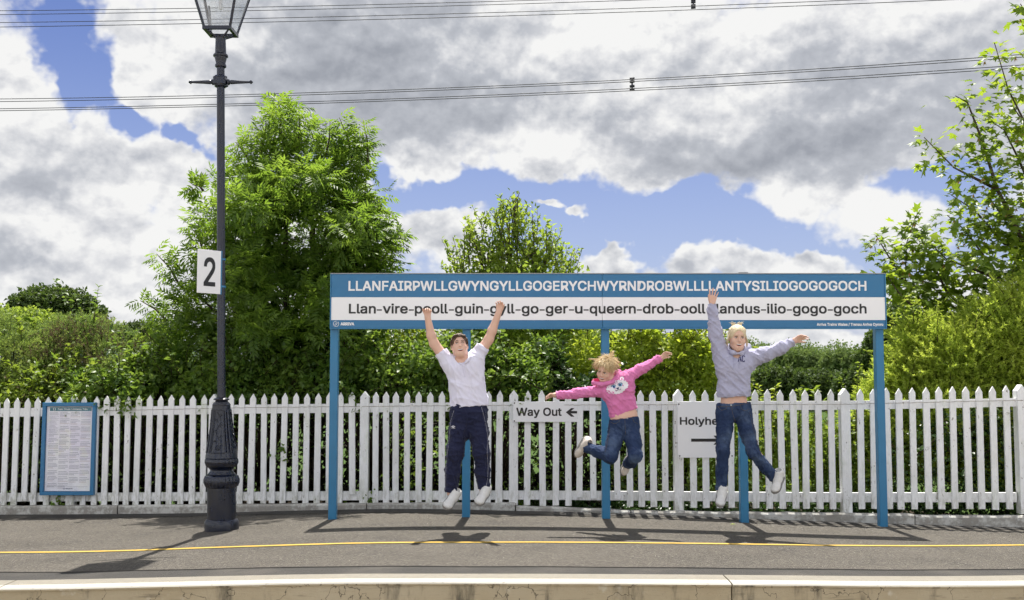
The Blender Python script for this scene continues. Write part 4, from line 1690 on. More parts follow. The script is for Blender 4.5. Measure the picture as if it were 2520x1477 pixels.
def frame_from(fwd, up):
    f = Vector(fwd).normalized()
    r = f.cross(Vector(up)).normalized()
    u = r.cross(f).normalized()
    return r, f, u            # right of the looker, forward, up


class Head:
    def __init__(self, c, fwd, up, s=0.92):
        self.c, self.s = Vector(c), s
        self.x, self.y, self.z = frame_from(fwd, up)
        self.rot = np.array([self.x, self.y, self.z]).T      # columns are the axes

    def at(self, x, y, z):
        return self.c + (self.x * x + self.y * y + self.z * z) * self.s

    def prims(self):
        s = self.s
        E = lambda x, y, z, a, b, c: e_(self.at(x, y, z), (a * s, b * s, c * s), self.rot)
        Cn = lambda p, r, q, t: c_(self.at(*p), r * s, self.at(*q), t * s)
        base = [E(0, -.012, .035, .074, .092, .082), E(0, .018, -.040, .058, .066, .072),
                Cn((0, .050, -.088), .026, (0, .056, -.092), .022), Cn((-.036, .0, -.058), .026, (-.013, .05, -.088), .022), Cn((.036, .0, -.058), .026, (.013, .05, -.088), .022)]
        soft = [Cn((-.032, .068, .026), .010, (.032, .068, .026), .010), E(-.038, .054, -.030, .028, .027, .026), E(.038, .054, -.030, .028, .027, .026)]
        nose = [Cn((0, .082, .006), .006, (0, .100, -.024), .0092), Cn((-.009, .089, -.028), .006, (.009, .089, -.028), .006)]
        lips = [Cn((-.020, .076, -.052), .006, (.020, .076, -.052), .006), Cn((-.017, .074, -.070), .0065, (.017, .074, -.070), .0065)]
        ears = [E(-.076, -.008, -.004, .009, .019, .030), E(.076, -.008, -.004, .009, .019, .030)]
        return base, soft + lips, nose + ears

    def add_to(self, S):
        b, so, no = self.prims()
        S.group(b, 0.035, 0.02)
        S.groups.append((0.006, so, 0.016))
        S.groups.append((0.004, no, 0.008))
        s = self.s
        S.carve([e_(self.at(sx * .030, .092, .006), (.017 * s, .014 * s, .009 * s), self.rot) for sx in (-1, 1)], 0.010)
        S.carve([e_(self.at(0, .084, -.061), (.027 * s, .024 * s, .0105 * s), self.rot)], 0.004)

    def parts(self, parent, brow_mat, iris=True, squint=0.6):
        s = self.s
        for sx in (-1, 1):
            b = MB()
            b.lathe([(0.0125 * math.sin(t), -0.0125 * math.cos(t)) for t in np.linspace(0.15, math.pi - 0.15, 9)], 14)
            me = b.mesh('eye', True)
            Mx = Matrix.Translation(self.at(sx * .030, .0735, .005)) @ Matrix((self.x, self.y, self.z)).transposed().to_4x4() @ Matrix.Diagonal((s, s, s * squint, 1))
            me.transform(Mx)
            e = link_mesh('eye', me, M['eye_white'], parent)
            b = MB()
            b.lathe([(0.0068, 0), (0.006, 0.0014), (0.002, 0.002)], 12)
            me = b.mesh('iris', True)
            me.transform(Matrix.Translation(self.at(sx * .030, .0850, .005)) @ Matrix((self.x, self.y, self.z)).transposed().to_4x4() @ Matrix.Diagonal((s, s, s * squint, 1)) @ Matrix.Rotation(R(-90), 4, 'X'))
            link_mesh('iris', me, M['iris'], e)
            b = MB()
            b.tube([self.at(sx * x_, y_, z_) for x_, y_, z_ in ((.014, .0855, .012), (.022, .088, .0155), (.032, .0865, .0155), (.043, .079, .011))], [0.0022 * s, 0.0032 * s, 0.0032 * s, 0.0018 * s], 5)
            b.build('eyelash', M['lash'], parent, True)
            b = MB()
            b.tube([self.at(sx * x_, y_, z_) for x_, y_, z_ in ((.012, .0855, .026), (.024, .0865, .032), (.036, .081, .031), (.046, .071, .025))], [0.0022 * s, 0.0034 * s, 0.003 * s, 0.0012 * s], 6)
            b.build('eyebrow', brow_mat, parent, True)
        S = Solid().group([e_(self.at(0, .066, -.061), (.029 * s, .014 * s, .0125 * s), self.rot)], 0)
        link_mesh('mouth', S.mesh('mouth', 0.003, relax=1, pad=0.01), M['mouth'], parent)
        b = MB()
        b.tube([self.at(x_, .084 - 12.0 * x_ * x_, -.0560 + 7.0 * x_ * x_) for x_ in np.linspace(-.0205, .0205, 9)], 0.0046 * s, 6)
        b.build('teeth', M['teeth'], parent, True)
        for z0, zc, w in ((-.0500, 6.0, .027), (-.0730, 24.0, .026)):
            b = MB()
            b.tube([self.at(x_, .0835 - 12.0 * x_ * x_, z0 + zc * x_ * x_) for x_ in np.linspace(-w, w, 9)], [0.001 * s] + [0.0030 * s] * 7 + [0.001 * s], 6)
            b.build('lip', M['lip'], parent, True)


def hand(wrist, dirv, normal, thumb_side, s=0.9, curl=(25, 30, 20), spread=5.0, thumb_out=40.0):
    """palm and five fingers; dirv runs wrist to knuckles, normal leaves the palm, thumb_side is +1 or -1 along dirv x normal"""
    w = Vector(wrist)
    d = Vector(dirv).normalized()
    n = (Vector(normal) - d * Vector(normal).dot(d)).normalized()
    t = d.cross(n).normalized() * thumb_side
    pal, fin = [], []
    K = 0.072 * s
    offs = [0.030, 0.010, -0.010, -0.028]
    lens = [(.036, .023, .019), (.040, .026, .020), (.037, .025, .019), (.028, .018, .017)]
    for i, (o, L) in enumerate(zip(offs, lens)):
        base = w + t * (o * 0.55 * s) + d * 0.012 * s
        kn = w + t * o * s + d * (K - abs(i - 1) * 0.005 * s)
        pal.append(c_(base, 0.0125 * s, kn, 0.0100 * s))
        a = R(spread) * (1.3 - i) * 1.0
        fd = (d * math.cos(a) + t * math.sin(a)).normalized()
        p = kn
        ang = 0.0
        r = (0.0088, 0.0080, 0.0072, 0.0060) if i < 3 else (0.0075, 0.0070, 0.0062, 0.0052)
        for j in range(3):
            ang += R(curl[j])
            dd = fd * math.cos(ang) + n * math.sin(ang)
            q = p + dd * L[j] * s
            fin.append(c_(p, r[j] * s, q, r[j + 1] * s))
            p = q
    tb = w + t * 0.022 * s + d * 0.016 * s
    a = R(thumb_out)
    td = (d * math.cos(a) + t * math.sin(a) + n * 0.25).normalized()
    t1 = tb + td * 0.036 * s
    td2 = (td + d * 0.35 + n * 0.2).normalized()
    t2 = t1 + td2 * 0.028 * s
    t3 = t2 + (td2 + n * 0.2).normalized() * 0.022 * s
    fin += [c_(tb, 0.013 * s, t1, 0.0105 * s), c_(t1, 0.0098 * s, t2, 0.0088 * s), c_(t2, 0.0086 * s, t3, 0.0062 * s)]
    return pal, fin


def add_hand(S, args, kw):
    pal, fin = hand(*args, **kw)
    S.group(pal, 0.012, 0.014)
    S.groups.append((0.0015, fin, 0.005))


def shoe(heel, toe, up, s, parent, mat=None):
    """a trainer: upper, sole, toe cap, laces"""
    h, t = Vector(heel), Vector(toe)
    d = (t - h).normalized()
    L = (t - h).length
    u = (Vector(up) - d * Vector(up).dot(d)).normalized()
    r = d.cross(u).normalized()
    rot = np.array([r, d, u]).T
    at = lambda x, y, z: h + r * x * s + d * y * L + u * z * s
    S = Solid().group([c_(at(0, .14, .034), .036 * s, at(0, .42, .038), .036 * s), c_(at(0, .42, .036), .036 * s, at(0, .66, .026), .034 * s),
                       e_(at(0, .80, .020), (.044 * s, .20 * L, .026 * s), rot), c_(at(0, .12, .050), .034 * s, at(0, .20, .082), .037 * s), c_(at(0, .20, .082), .037 * s, at(0, .36, .058), .030 * s)], 0.03)
    S.carve([c_(at(0, .18, .095), .026 * s, at(0, .18, .135), .03 * s)], 0.004)
    S.cut(at(0, .5, -.002), -u)
    o = link_mesh('shoe', S.mesh('shoe', 0.0055, folds(0.0025, 55, 3), 1), mat or M['shoe'], parent)
    So = Solid().group([e_(at(0, .22, .002), (.041 * s, .26 * L, .016 * s), rot), e_(at(0, .72, .0), (.048 * s, .32 * L, .015 * s), rot), c_(at(0, .2, .001), .02 * s, at(0, .75, .001), .02 * s)], 0.03)
    link_mesh('sole', So.mesh('sole', 0.006, None, 1), M['sole'], o)
    b = MB()
    for k in range(5):
        y = .40 + .065 * k
        z = .079 - .008 * k - (0.004 if k > 2 else 0)
        b.tube([at(-.024, y, z - .020), at(-.012, y + .01, z - .004), at(.012, y + .02, z - .003), at(.024, y + .03, z - .020)], 0.0032 * s, 5)
    b.build('laces', M['lace'], o)
    b = MB()
    for sx in (-1, 1):
        b.tube([at(sx * .041, .20, .028), at(sx * .043, .42, .034), at(sx * .042, .62, .018), at(sx * .043, .78, .016)], 0.007 * s, 5)
        b.tube([at(sx * .040, .30, .055), at(sx * .041, .44, .024)], 0.006 * s, 5)
        b.tube([at(sx * .030, .62, .038), at(sx * .034, .78, .034), at(sx * .024, .92, .026)], 0.006 * s, 5)
    b.build('side_stripe', M['shoe_grey'], o)
    return o


def bvh_of(*objs):
    vs, ps = [], []
    for o in objs:
        b = len(vs)
        vs += [v.co.copy() for v in o.data.vertices]
        ps += [[b + i for i in p.vertices] for p in o.data.polygons]
    return BVHTree.FromPolygons(vs, ps)


def on_cloth(bv, u, v, lift=0.002, Yd=9.0):
    d = (P(u, v, 5.0) - EYE).normalized()
    hit = bv.ray_cast(EYE, d)
    if hit[0] is None:
        return P(u, v, Yd)
    return hit[0] - d * lift


def seam(bv, uv, rad, name, mat, parent, lift=0.001, step=3.0):
    pts = []
    for (a, c) in zip(uv[:-1], uv[1:]):
        n = max(1, int(math.hypot(c[0] - a[0], c[1] - a[1]) / step))
        for k in range(n):
            pts.append((a[0] + (c[0] - a[0]) * k / n, a[1] + (c[1] - a[1]) * k / n))
    pts.append(uv[-1])
    w = [on_cloth(bv, u, v, lift) for u, v in pts]
    good = [w[0]]
    for p in w[1:]:
        if (p - good[-1]).length < 0.08:
            good.append(p)
    if len(good) < 2:
        return None
    b = MB()
    b.tube(good, rad, 5)
    return b.build(name, mat, parent, True)


def patch(bv, outline, name, mat, parent, lift=0.003, rings=2):
    """a flat applique laid on the cloth: outline in photograph units"""
    n = len(outline)
    cu = sum(p[0] for p in outline) / n
    cv = sum(p[1] for p in outline) / n
    vs, fs = [on_cloth(bv, cu, cv, lift)], []
    for r in range(1, rings + 1):
        for (u, v) in outline:
            f = r / rings
            vs.append(on_cloth(bv, cu + (u - cu) * f, cv + (v - cv) * f, lift))
    for i in range(n):
        fs.append((0, 1 + i, 1 + (i + 1) % n))
    for r in range(rings - 1):
        for i in range(n):
            a = 1 + r * n
            fs.append((a + i, a + n + i, a + n + (i + 1) % n, a + (i + 1) % n))
    b = MB()
    b.add(vs, fs)
    return b.build(name, mat, parent, True)


def oval(u, v, ru, rv, n=14, rot=0.0):
    c, s = math.cos(rot), math.sin(rot)
    return [(u + ru * math.cos(t) * c - rv * math.sin(t) * s, v + ru * math.cos(t) * s + rv * math.sin(t) * c) for t in np.linspace(0, 2 * math.pi, n, endpoint=False)]


def strands(specs, name, mat, parent, seed, rad=0.0022):
    """locks of hair: each spec (start, mid, end)"""
    b = MB()
    for (a, m, c) in specs:
        a, m, c = Vector(a), Vector(m), Vector(c)
        pts = [a.lerp(m, t).lerp(m.lerp(c, t), t) for t in (0, .25, .5, .75, 1)]
        b.tube(pts, [rad, rad * 1.15, rad, rad * 0.7, rad * 0.25], 4)
    return b.build(name, mat, parent, True)


def people_materials():
    m, T, b = material('skin', 0.5, 0.35)
    oc = T.new('ShaderNodeNewGeometry').outputs['Position']
    n = T.noise(oc, 22.0, 4, 0.6)
    T.put(b.inputs['Base Color'], T.mix(n, (0.62, 0.375, 0.28), (0.72, 0.47, 0.365)))
    b.inputs['Subsurface Weight'].default_value = 0.04
    b.inputs['Subsurface Radius'].default_value = (0.010, 0.004, 0.002)
    M['skin'] = m

    def cloth(name, c0, c1, weave=420.0, rough=0.9, bump=0.25):
        m, T, b = material(name, rough, 0.15)
        oc = T.new('ShaderNodeNewGeometry').outputs['Position']
        n = T.noise(oc, 9.0, 4, 0.6)
        w = T.noise(oc, weave, 2, 0.5)
        c = T.mix(n, c0, c1)
        c = T.mix(T.math('MULTIPLY', w, 0.35), c, tuple(x * 0.6 for x in c0))
        T.put(b.inputs['Base Color'], c)
        T.put(b.inputs['Normal'], T.bump(T.math('ADD', T.math('MULTIPLY', n, 2.0), w), bump, 0.006))
        b.inputs['Sheen Weight'].default_value = 0.12
        return m
    M['shirt'] = cloth('white_lilac_shirt', (0.73, 0.71, 0.87), (0.83, 0.815, 0.93))
    M['tracksuit'] = cloth('navy_tracksuit', (0.010, 0.013, 0.040), (0.022, 0.026, 0.068), rough=0.7)
    M['hoodie_pink'] = cloth('pink_sweatshirt', (0.64, 0.17, 0.39), (0.76, 0.25, 0.49), 300)
    M['hood_red'] = cloth('red_hood_lining', (0.60, 0.03, 0.10), (0.72, 0.05, 0.15))
    M['hoodie_grey'] = cloth('lilac_grey_hoodie', (0.40, 0.40, 0.54), (0.50, 0.495, 0.63), 260, bump=0.4)
    m, T, b = material('denim', 0.85, 0.2)
    oc = T.new('ShaderNodeNewGeometry').outputs['Position']
    n = T.noise(oc, 7.0, 4, 0.6)
    w = T.noise(T.vec('MULTIPLY', oc, (1, 1, 0.25)), 320.0, 2, 0.5)
    c = T.mix(T.maprange(n, 0.42, 0.70), (0.022, 0.038, 0.090), (0.085, 0.125, 0.21))
    c = T.mix(T.math('MULTIPLY', w, 0.55), c, (0.018, 0.036, 0.095))
    T.put(b.inputs['Base Color'], c)
    T.put(b.inputs['Normal'], T.bump(w, 0.3, 0.004))
    M['denim'] = m
    M['denim_seam'] = flat('denim_stitching', (0.10, 0.085, 0.075), 0.8, 0.1, 0.2, 60)
    M['white_trim'] = flat('white_trim', (0.72, 0.72, 0.76), 0.7, 0.2, 0.05, 30)
    M['piping'] = flat('grey_piping', (0.36, 0.36, 0.42), 0.7, 0.2, 0.05, 30)
    M['pink_trim'] = flat('pale_pink_stitching', (0.80, 0.50, 0.66), 0.8, 0.1, 0.08, 30)
    M['fur_white'] = flat('white_applique', (0.80, 0.78, 0.82), 0.9, 0.1, 0.08, 120, 0.4)
    M['navy_print'] = flat('navy_print', (0.022, 0.022, 0.115), 0.7, 0.2, 0.1, 30)
    M['eye_blue'] = flat('light_blue_print', (0.22, 0.42, 0.60), 0.6, 0.2, 0.1, 30)
    M['shoe'] = flat('white_trainer', (0.66, 0.655, 0.64), 0.55, 0.35, 0.12, 40, 0.15)
    M['shoe_cream'] = flat('cream_trainer', (0.62, 0.56, 0.50), 0.6, 0.3, 0.12, 40, 0.15)
    M['shoe_grey'] = flat('grey_trainer_stripe', (0.22, 0.22, 0.22), 0.5, 0.4, 0.15, 40)
    M['sole'] = flat('rubber_sole', (0.20, 0.19, 0.175), 0.7, 0.25, 0.2, 30)
    M['lace'] = flat('white_laces', (0.72, 0.72, 0.70), 0.8, 0.2, 0.05, 60)
    M['eye_white'] = flat('eye_white', (0.78, 0.76, 0.74), 0.2, 0.5, 0.02, 50)
    M['iris'] = flat('iris', (0.035, 0.03, 0.03), 0.15, 0.5, 0.2, 50)
    M['lash'] = flat('eyelash', (0.05, 0.03, 0.02), 0.7, 0.2, 0.1, 50)
    M['mouth'] = flat('mouth_inside', (0.11, 0.015, 0.015), 0.4, 0.4, 0.2, 50)
    M['teeth'] = flat('teeth', (0.82, 0.80, 0.76), 0.25, 0.5, 0.03, 50)
    M['lip'] = flat('lip', (0.52, 0.19, 0.17), 0.4, 0.4, 0.1, 50)

    def hairm(name, c0, c1):
        m, T, b = material(name, 0.45, 0.35)
        oc = T.new('ShaderNodeNewGeometry').outputs['Position']
        n = T.noise(T.vec('MULTIPLY', oc, (1, 1, 0.35)), 150.0, 3, 0.6)
        T.put(b.inputs['Base Color'], T.mix(n, c0, c1))
        T.put(b.inputs['Normal'], T.bump(n, 0.5, 0.004))
        return m
    M['hair_brown'] = hairm('dark_brown_hair', (0.050, 0.028, 0.017), (0.17, 0.10, 0.062))
    M['hair_blonde'] = hairm('golden_blonde_hair', (0.40, 0.27, 0.12), (0.90, 0.73, 0.46))
    M['hair_pale'] = hairm('pale_blonde_hair', (0.50, 0.39, 0.22), (0.82, 0.70, 0.48))


people_materials()


def hair_cap(hd, name, mat, parent, grow, back, cut_o, cut_n, seed, extra=(), amp=0.006):
    S = Solid().group([e_(hd.at(0, -.014, .038), (.074 * hd.s * grow, .092 * hd.s * grow, .083 * hd.s * grow), hd.rot),
                       e_(hd.at(0, -.050, -.012), (.066 * hd.s * grow, .055 * hd.s * grow, .075 * hd.s * back), hd.rot)] + list(extra), 0.03)
    S.carve([e_(hd.at(0, .090, -.030), (.058 * hd.s, .070 * hd.s, .104 * hd.s), hd.rot)], 0.012)
    S.cut(hd.at(*cut_o), hd.x * cut_n[0] + hd.y * cut_n[1] + hd.z * cut_n[2])
    return link_mesh(name, S.mesh(name, 0.0055, folds(amp, 160, seed, (1, 1, .3)), 1), mat, parent)


# ------------------------------------------------------------------ boy in a white polo shirt
YB = 8.55


def jb(x, y, dy=0.0):
    return P(1009.7 + x * .4174, 667.4 + y * .4174, YB + dy)


boy = empty('person', jb(320, 1400))
tag(boy, 'jumping boy in white shirt and navy tracksuit trousers, both arms raised', 'person')
hb = Head(jb(289, 442, -0.01), (0.10, -1.0, 0.26), (-0.10, 0.26, 1.0), 0.87)
arm_l = [(jb(222, 540), .050), (jb(140, 428, -.01), .038), (jb(122, 380, -.02), .036), (jb(101, 272, -.04), .0255)]
arm_r = [(jb(398, 497), .050), (jb(462, 402, -.01), .038), (jb(482, 350, -.02), .036), (jb(520, 246, -.04), .0255)]
S = Solid()
S.group([c_(jb(275, 580), .070, jb(365, 560), .070), c_(jb(285, 580), .072, jb(302, 790), .056), c_(jb(360, 565), .072, jb(383, 785), .056), c_(jb(305, 815), .056, jb(385, 815), .056),
         c_(jb(235, 548), .045, jb(385, 510), .045), c_(jb(305, 545, .01), .045, jb(296, 478, .012), .042)], 0.05)
S.group(chain(arm_l), 0.02, 0.03)
S.group(chain(arm_r), 0.02, 0.03)
S.group(chain([(jb(298, 830), .070), (jb(265, 1060, -.02), .048), (jb(240, 1310, .0), .034)]), 0.03, 0.04)
S.group(chain([(jb(392, 830), .070), (jb(415, 1060, -.02), .048), (jb(430, 1290, .0), .034)]), 0.03, 0.04)
hb.add_to(S)
add_hand(S, (jb(101, 270, -.04), jb(106, 215, -.05) - jb(101, 270, -.04), (0.15, -1, 0.1), -1), dict(s=0.80, curl=(62, 55, 30), spread=3, thumb_out=35))
add_hand(S, (jb(521, 243, -.04), jb(527, 190, -.05) - jb(521, 243, -.04), (-0.3, -1, 0.1), 1), dict(s=0.84, curl=(30, 42, 28), spread=4, thumb_out=30))
body = link_mesh('body', S.mesh('body', 0.0052, relax=1), M['skin'], boy)
hb.parts(boy, M['hair_brown'], squint=0.30)
S = Solid()
S.group([c_(jb(272, 575), .083, jb(375, 555), .083), c_(jb(280, 585), .086, jb(298, 800), .085), c_(jb(368, 570), .086, jb(398, 785), .086),
         c_(jb(232, 548), .055, jb(392, 512), .055), c_(jb(300, 660, .03), .08, jb(350, 820, .01), .095)], 0.05)
S.group([c_(jb(238, 555), .066, jb(168, 462, -.01), .058)], 0.02, 0.045)
S.group([c_(jb(385, 515), .066, jb(440, 424, -.01), .058)], 0.02, 0.045)
S.cut(jb(355, 798), (0.09, 0, -1.0), (jb(350, 860), 0.42))
S.cut(jb(176, 474), (jb(168, 464) - jb(225, 545)), (jb(150, 440), 0.17))
S.cut(jb(430, 442), (jb(450, 415) - jb(398, 500)), (jb(455, 410), 0.17))
S.carve([c_(jb(200, 505), .050, jb(140, 430, -.01), .052), c_(jb(412, 470), .050, jb(468, 380, -.01), .052),
         c_(jb(303, 535, -.03), .046, jb(292, 470, -.05), .06)], 0.004)
shirt = link_mesh('shirt', S.mesh('shirt', 0.0062, folds(0.018, 25, 12, (1, 1, .6)), 1), M['shirt'], boy)
bvb = bvh_of(shirt)
# collar and placket
b = MB()
for sg, pts in ((-1, [(262, 500), (272, 528), (300, 552)]), (1, [(352, 488), (345, 520), (318, 550)])):
    w = [on_cloth(bvb, 1009.7 + x * .4174, 667.4 + y * .4174, 0.010) for x, y in pts]
    b.tube(w, [.012, .015, .006], 6)
b.build('collar', M['shirt'], boy, True)
seam(bvb, [(1009.7 + x * .4174, 667.4 + y * .4174) for x, y in ((309, 552), (315, 585), (322, 622))], 0.0035, 'placket', M['shirt'], boy)
S = Solid()
S.group([c_(jb(300, 812), .086, jb(388, 808), .086), c_(jb(300, 850), .088, jb(390, 850), .088)], 0.04)
S.group(chain([(jb(296, 860), .086), (jb(282, 950, -.01), .080), (jb(265, 1060, -.03), .073), (jb(248, 1180, -.01), .062), (jb(238, 1296, .0), .054)]), 0.03, 0.03)
S.group(chain([(jb(394, 860), .086), (jb(404, 950, -.01), .080), (jb(417, 1065, -.03), .072), (jb(426, 1180, -.01), .062), (jb(432, 1272, .0), .054)]), 0.03, 0.03)
S.cut(jb(238, 1306), (-0.05, 0, -1), (jb(238, 1330), 0.15))
S.cut(jb(432, 1284), (0.15, 0, -1), (jb(432, 1310), 0.15))
S.cut(jb(345, 778), (0, 0, 1), (jb(345, 740), 0.25))
S.carve([c_(jb(238, 1290), .044, jb(236, 1360), .048), c_(jb(432, 1268), .044, jb(436, 1335), .048)], 0.004)
trs = link_mesh('tracksuit_trousers', S.mesh('tracksuit_trousers', 0.0062, folds(0.018, 27, 5, (1, 1, 1)), 1), M['tracksuit'], boy)
bvt = bvh_of(trs)
bp = lambda x, y: (1009.7 + x * .4174, 667.4 + y * .4174)
seam(bvt, [bp(*q) for q in ((256, 822), (238, 880), (230, 960), (222, 1040), (212, 1120), (207, 1200), (204, 1290))], 0.0015, 'piping', M['piping'], trs)
seam(bvt, [bp(*q) for q in ((418, 800), (432, 850), (448, 920), (456, 985), (452, 1060), (458, 1150), (455, 1220), (446, 1275))], 0.0015, 'piping', M['piping'], trs)
lg = []
for k_, (w, h) in enumerate(((12.5, 6.0), (7.5, 3.2))):
    ou = [bp(252 - w, 917), bp(252, 917 - h), bp(252 + w, 917), bp(252, 917 + h), bp(252 - w, 917)]
    seam(bvt, ou, 0.0022, 'trouser_emblem', M['white_trim'], trs, 0.002)
seam(bvt, [bp(241, 925.5), bp(264, 926)], 0.0015, 'trouser_emblem', M['white_trim'], trs, 0.002)
shoe(jb(264, 1330, .045), jb(203, 1402, -.135), (0.25, -0.75, 0.62), 0.92, boy)
shoe(jb(448, 1312, .045), jb(392, 1378, -.140), (0.05, -0.75, 0.62), 0.92, boy)
hc = hair_cap(hb, 'hair', M['hair_brown'], boy, 1.10, 1.05, (0, .03, -.035), (0, -.25, -1), 4)
rnd = random.Random(8)
sp = []
for k in range(70):
    t = rnd.uniform(-1, 1)
    a = hb.at(t * .055, .045 + rnd.uniform(-.03, .012), .105 - .02 * t * t)
    m_ = hb.at(t * .066, .083 - .02 * t * t, .088 + rnd.uniform(-.01, .012))
    e = hb.at(t * .068 + rnd.uniform(-.008, .012), .090 - .032 * t * t, .082 + rnd.uniform(-.014, .010) - .03 * abs(t) ** 3)
    sp.append((a, m_, e))
for k in range(50):
    sg = rnd.choice((-1, 1))
    y = rnd.uniform(-.06, .035)
    a = hb.at(sg * .070, y, .07)
    sp.append((a, hb.at(sg * .083, y + .005, .035), hb.at(sg * .080, y + .012, rnd.uniform(-.022, .005))))
strands(sp, 'hair_locks', M['hair_brown'], boy, 1, 0.0034)

# ------------------------------------------------------------------ small girl in a pink sweatshirt
YP = 8.70


def jp(x, y, dy=0.0):
    return P(1317.7 + x * .25488, 838.6 + y * .25488, YP + dy)


pk = empty('person', jp(850, 1300))
tag(pk, 'jumping small girl in pink sweatshirt and jeans, legs kicked back', 'person')
hp = Head(jp(672, 283, -.03), (-0.50, -0.80, -0.40), (0.02, -0.42, 1.0), 0.84)
pal_l = [(jp(645, 470), .036), (jp(400, 512, -.03), .030), (jp(188, 526, -.05), .021)]
pal_r = [(jp(872, 345), .036), (jp(1050, 252, .02), .030), (jp(1212, 168, .03), .021)]
S = Solid()
S.group([c_(jp(715, 480), .060, jp(855, 420), .060), c_(jp(730, 500), .064, jp(800, 720), .056), c_(jp(850, 450), .064, jp(905, 690), .056), c_(jp(800, 760), .060, jp(912, 750), .060),
         c_(jp(660, 462), .034, jp(860, 352), .034), c_(jp(750, 400, .0), .036, jp(705, 345, -.01), .036)], 0.05)
S.group(chain(pal_l), 0.02, 0.03)
S.group(chain(pal_r), 0.02, 0.03)
S.group(chain([(jp(795, 830), .050), (jp(722, 1115, -.12), .042), (jp(470, 1020, .08), .030)]), 0.03, 0.04)
S.group(chain([(jp(912, 820), .050), (jp(960, 1110, -.14), .042), (jp(880, 1190, .14), .030)]), 0.03, 0.04)
hp.add_to(S)
add_hand(S, (jp(190, 526, -.05), jp(120, 520, -.06) - jp(190, 526, -.05), (-0.1, -0.5, -1), -1), dict(s=0.72, curl=(35, 40, 25), spread=5, thumb_out=35))
add_hand(S, (jp(1212, 168, .03), jp(1262, 120, .02) - jp(1212, 168, .03), (0.3, -0.8, -0.5), 1), dict(s=0.72, curl=(25, 30, 20), spread=6, thumb_out=35))
link_mesh('body', S.mesh('body', 0.0052, relax=1), M['skin'], pk)
hp.parts(pk, M['hair_blonde'], squint=0.45)
S = Solid()
S.group([c_(jp(712, 485), .074, jp(860, 420), .076), c_(jp(735, 510), .076, jp(802, 745), .070), c_(jp(860, 455), .078, jp(905, 660), .072), c_(jp(690, 468), .048, jp(858, 358), .050)], 0.05)
S.group(chain([(jp(660, 480), .056), (jp(400, 510, -.03), .043), (jp(205, 526, -.05), .036)]), 0.02, 0.035)
S.group(chain([(jp(865, 362), .058), (jp(1050, 255, .02), .046), (jp(1205, 172, .03), .035)]), 0.02, 0.035)
S.cut(jp(190, 526, -.05), (-1, 0, -0.05), (jp(170, 526), 0.12))
S.cut(jp(1216, 164, .03), (0.75, 0, 0.4), (jp(1235, 150), 0.12))
S.cut(jp(830, 708), (0.36, 0.0, -0.93), (jp(840, 770), 0.19))
S.carve([c_(jp(215, 526, -.05), .027, jp(160, 526, -.05), .03), c_(jp(1200, 174, .03), .027, jp(1245, 140, .03), .03), c_(jp(850, 800), .070, jp(860, 730, .0), .060),
         c_(jp(742, 395), .038, jp(712, 340), .05)], 0.006)
sw = link_mesh('sweatshirt', S.mesh('sweatshirt', 0.0060, folds(0.016, 26, 21, (1, 1, 1)), 1), M['hoodie_pink'], pk)
bvs = bvh_of(sw)
pp = lambda x, y: (1317.7 + x * .25488, 838.6 + y * .25488)
# hood bunched at the neck with its red lining
S = Solid().group([c_(jp(560, 405, -.05), .022, jp(640, 425, -.07), .020), c_(jp(640, 425, -.07), .020, jp(740, 400, -.08), .018), c_(jp(740, 400, -.06), .018, jp(800, 320, .0), .022), c_(jp(800, 310, .05), .03, jp(700, 360, .09), .035)], 0.02)
link_mesh('hood', S.mesh('hood', 0.0055, folds(0.006, 50, 4), 1), M['hoodie_pink'], pk)
S = Solid().group([e_(jp(583, 388, -.04), (.034, .03, .022))], 0)
link_mesh('hood_lining', S.mesh('hood_lining', 0.005, folds(0.006, 60, 5), 1), M['hood_red'], pk)
for pts in (((600, 425), (598, 470), (600, 520)), ((820, 300), (880, 330), (920, 365), (942, 395))):
    seam(bvs, [pp(*q) for q in pts], 0.0018, 'raglan_seam', M['pink_trim'], sw)
seam(bvs, [pp(*q) for q in ((206, 490), (206, 560))], 0.0018, 'cuff_seam', M['pink_trim'], sw)
# cat face applique
cat_rot = R(-17)


def cf(x, y):
    c, s_ = math.cos(cat_rot), math.sin(cat_rot)
    return pp(788 + x * c - y * s_, 447 + x * s_ + y * c)


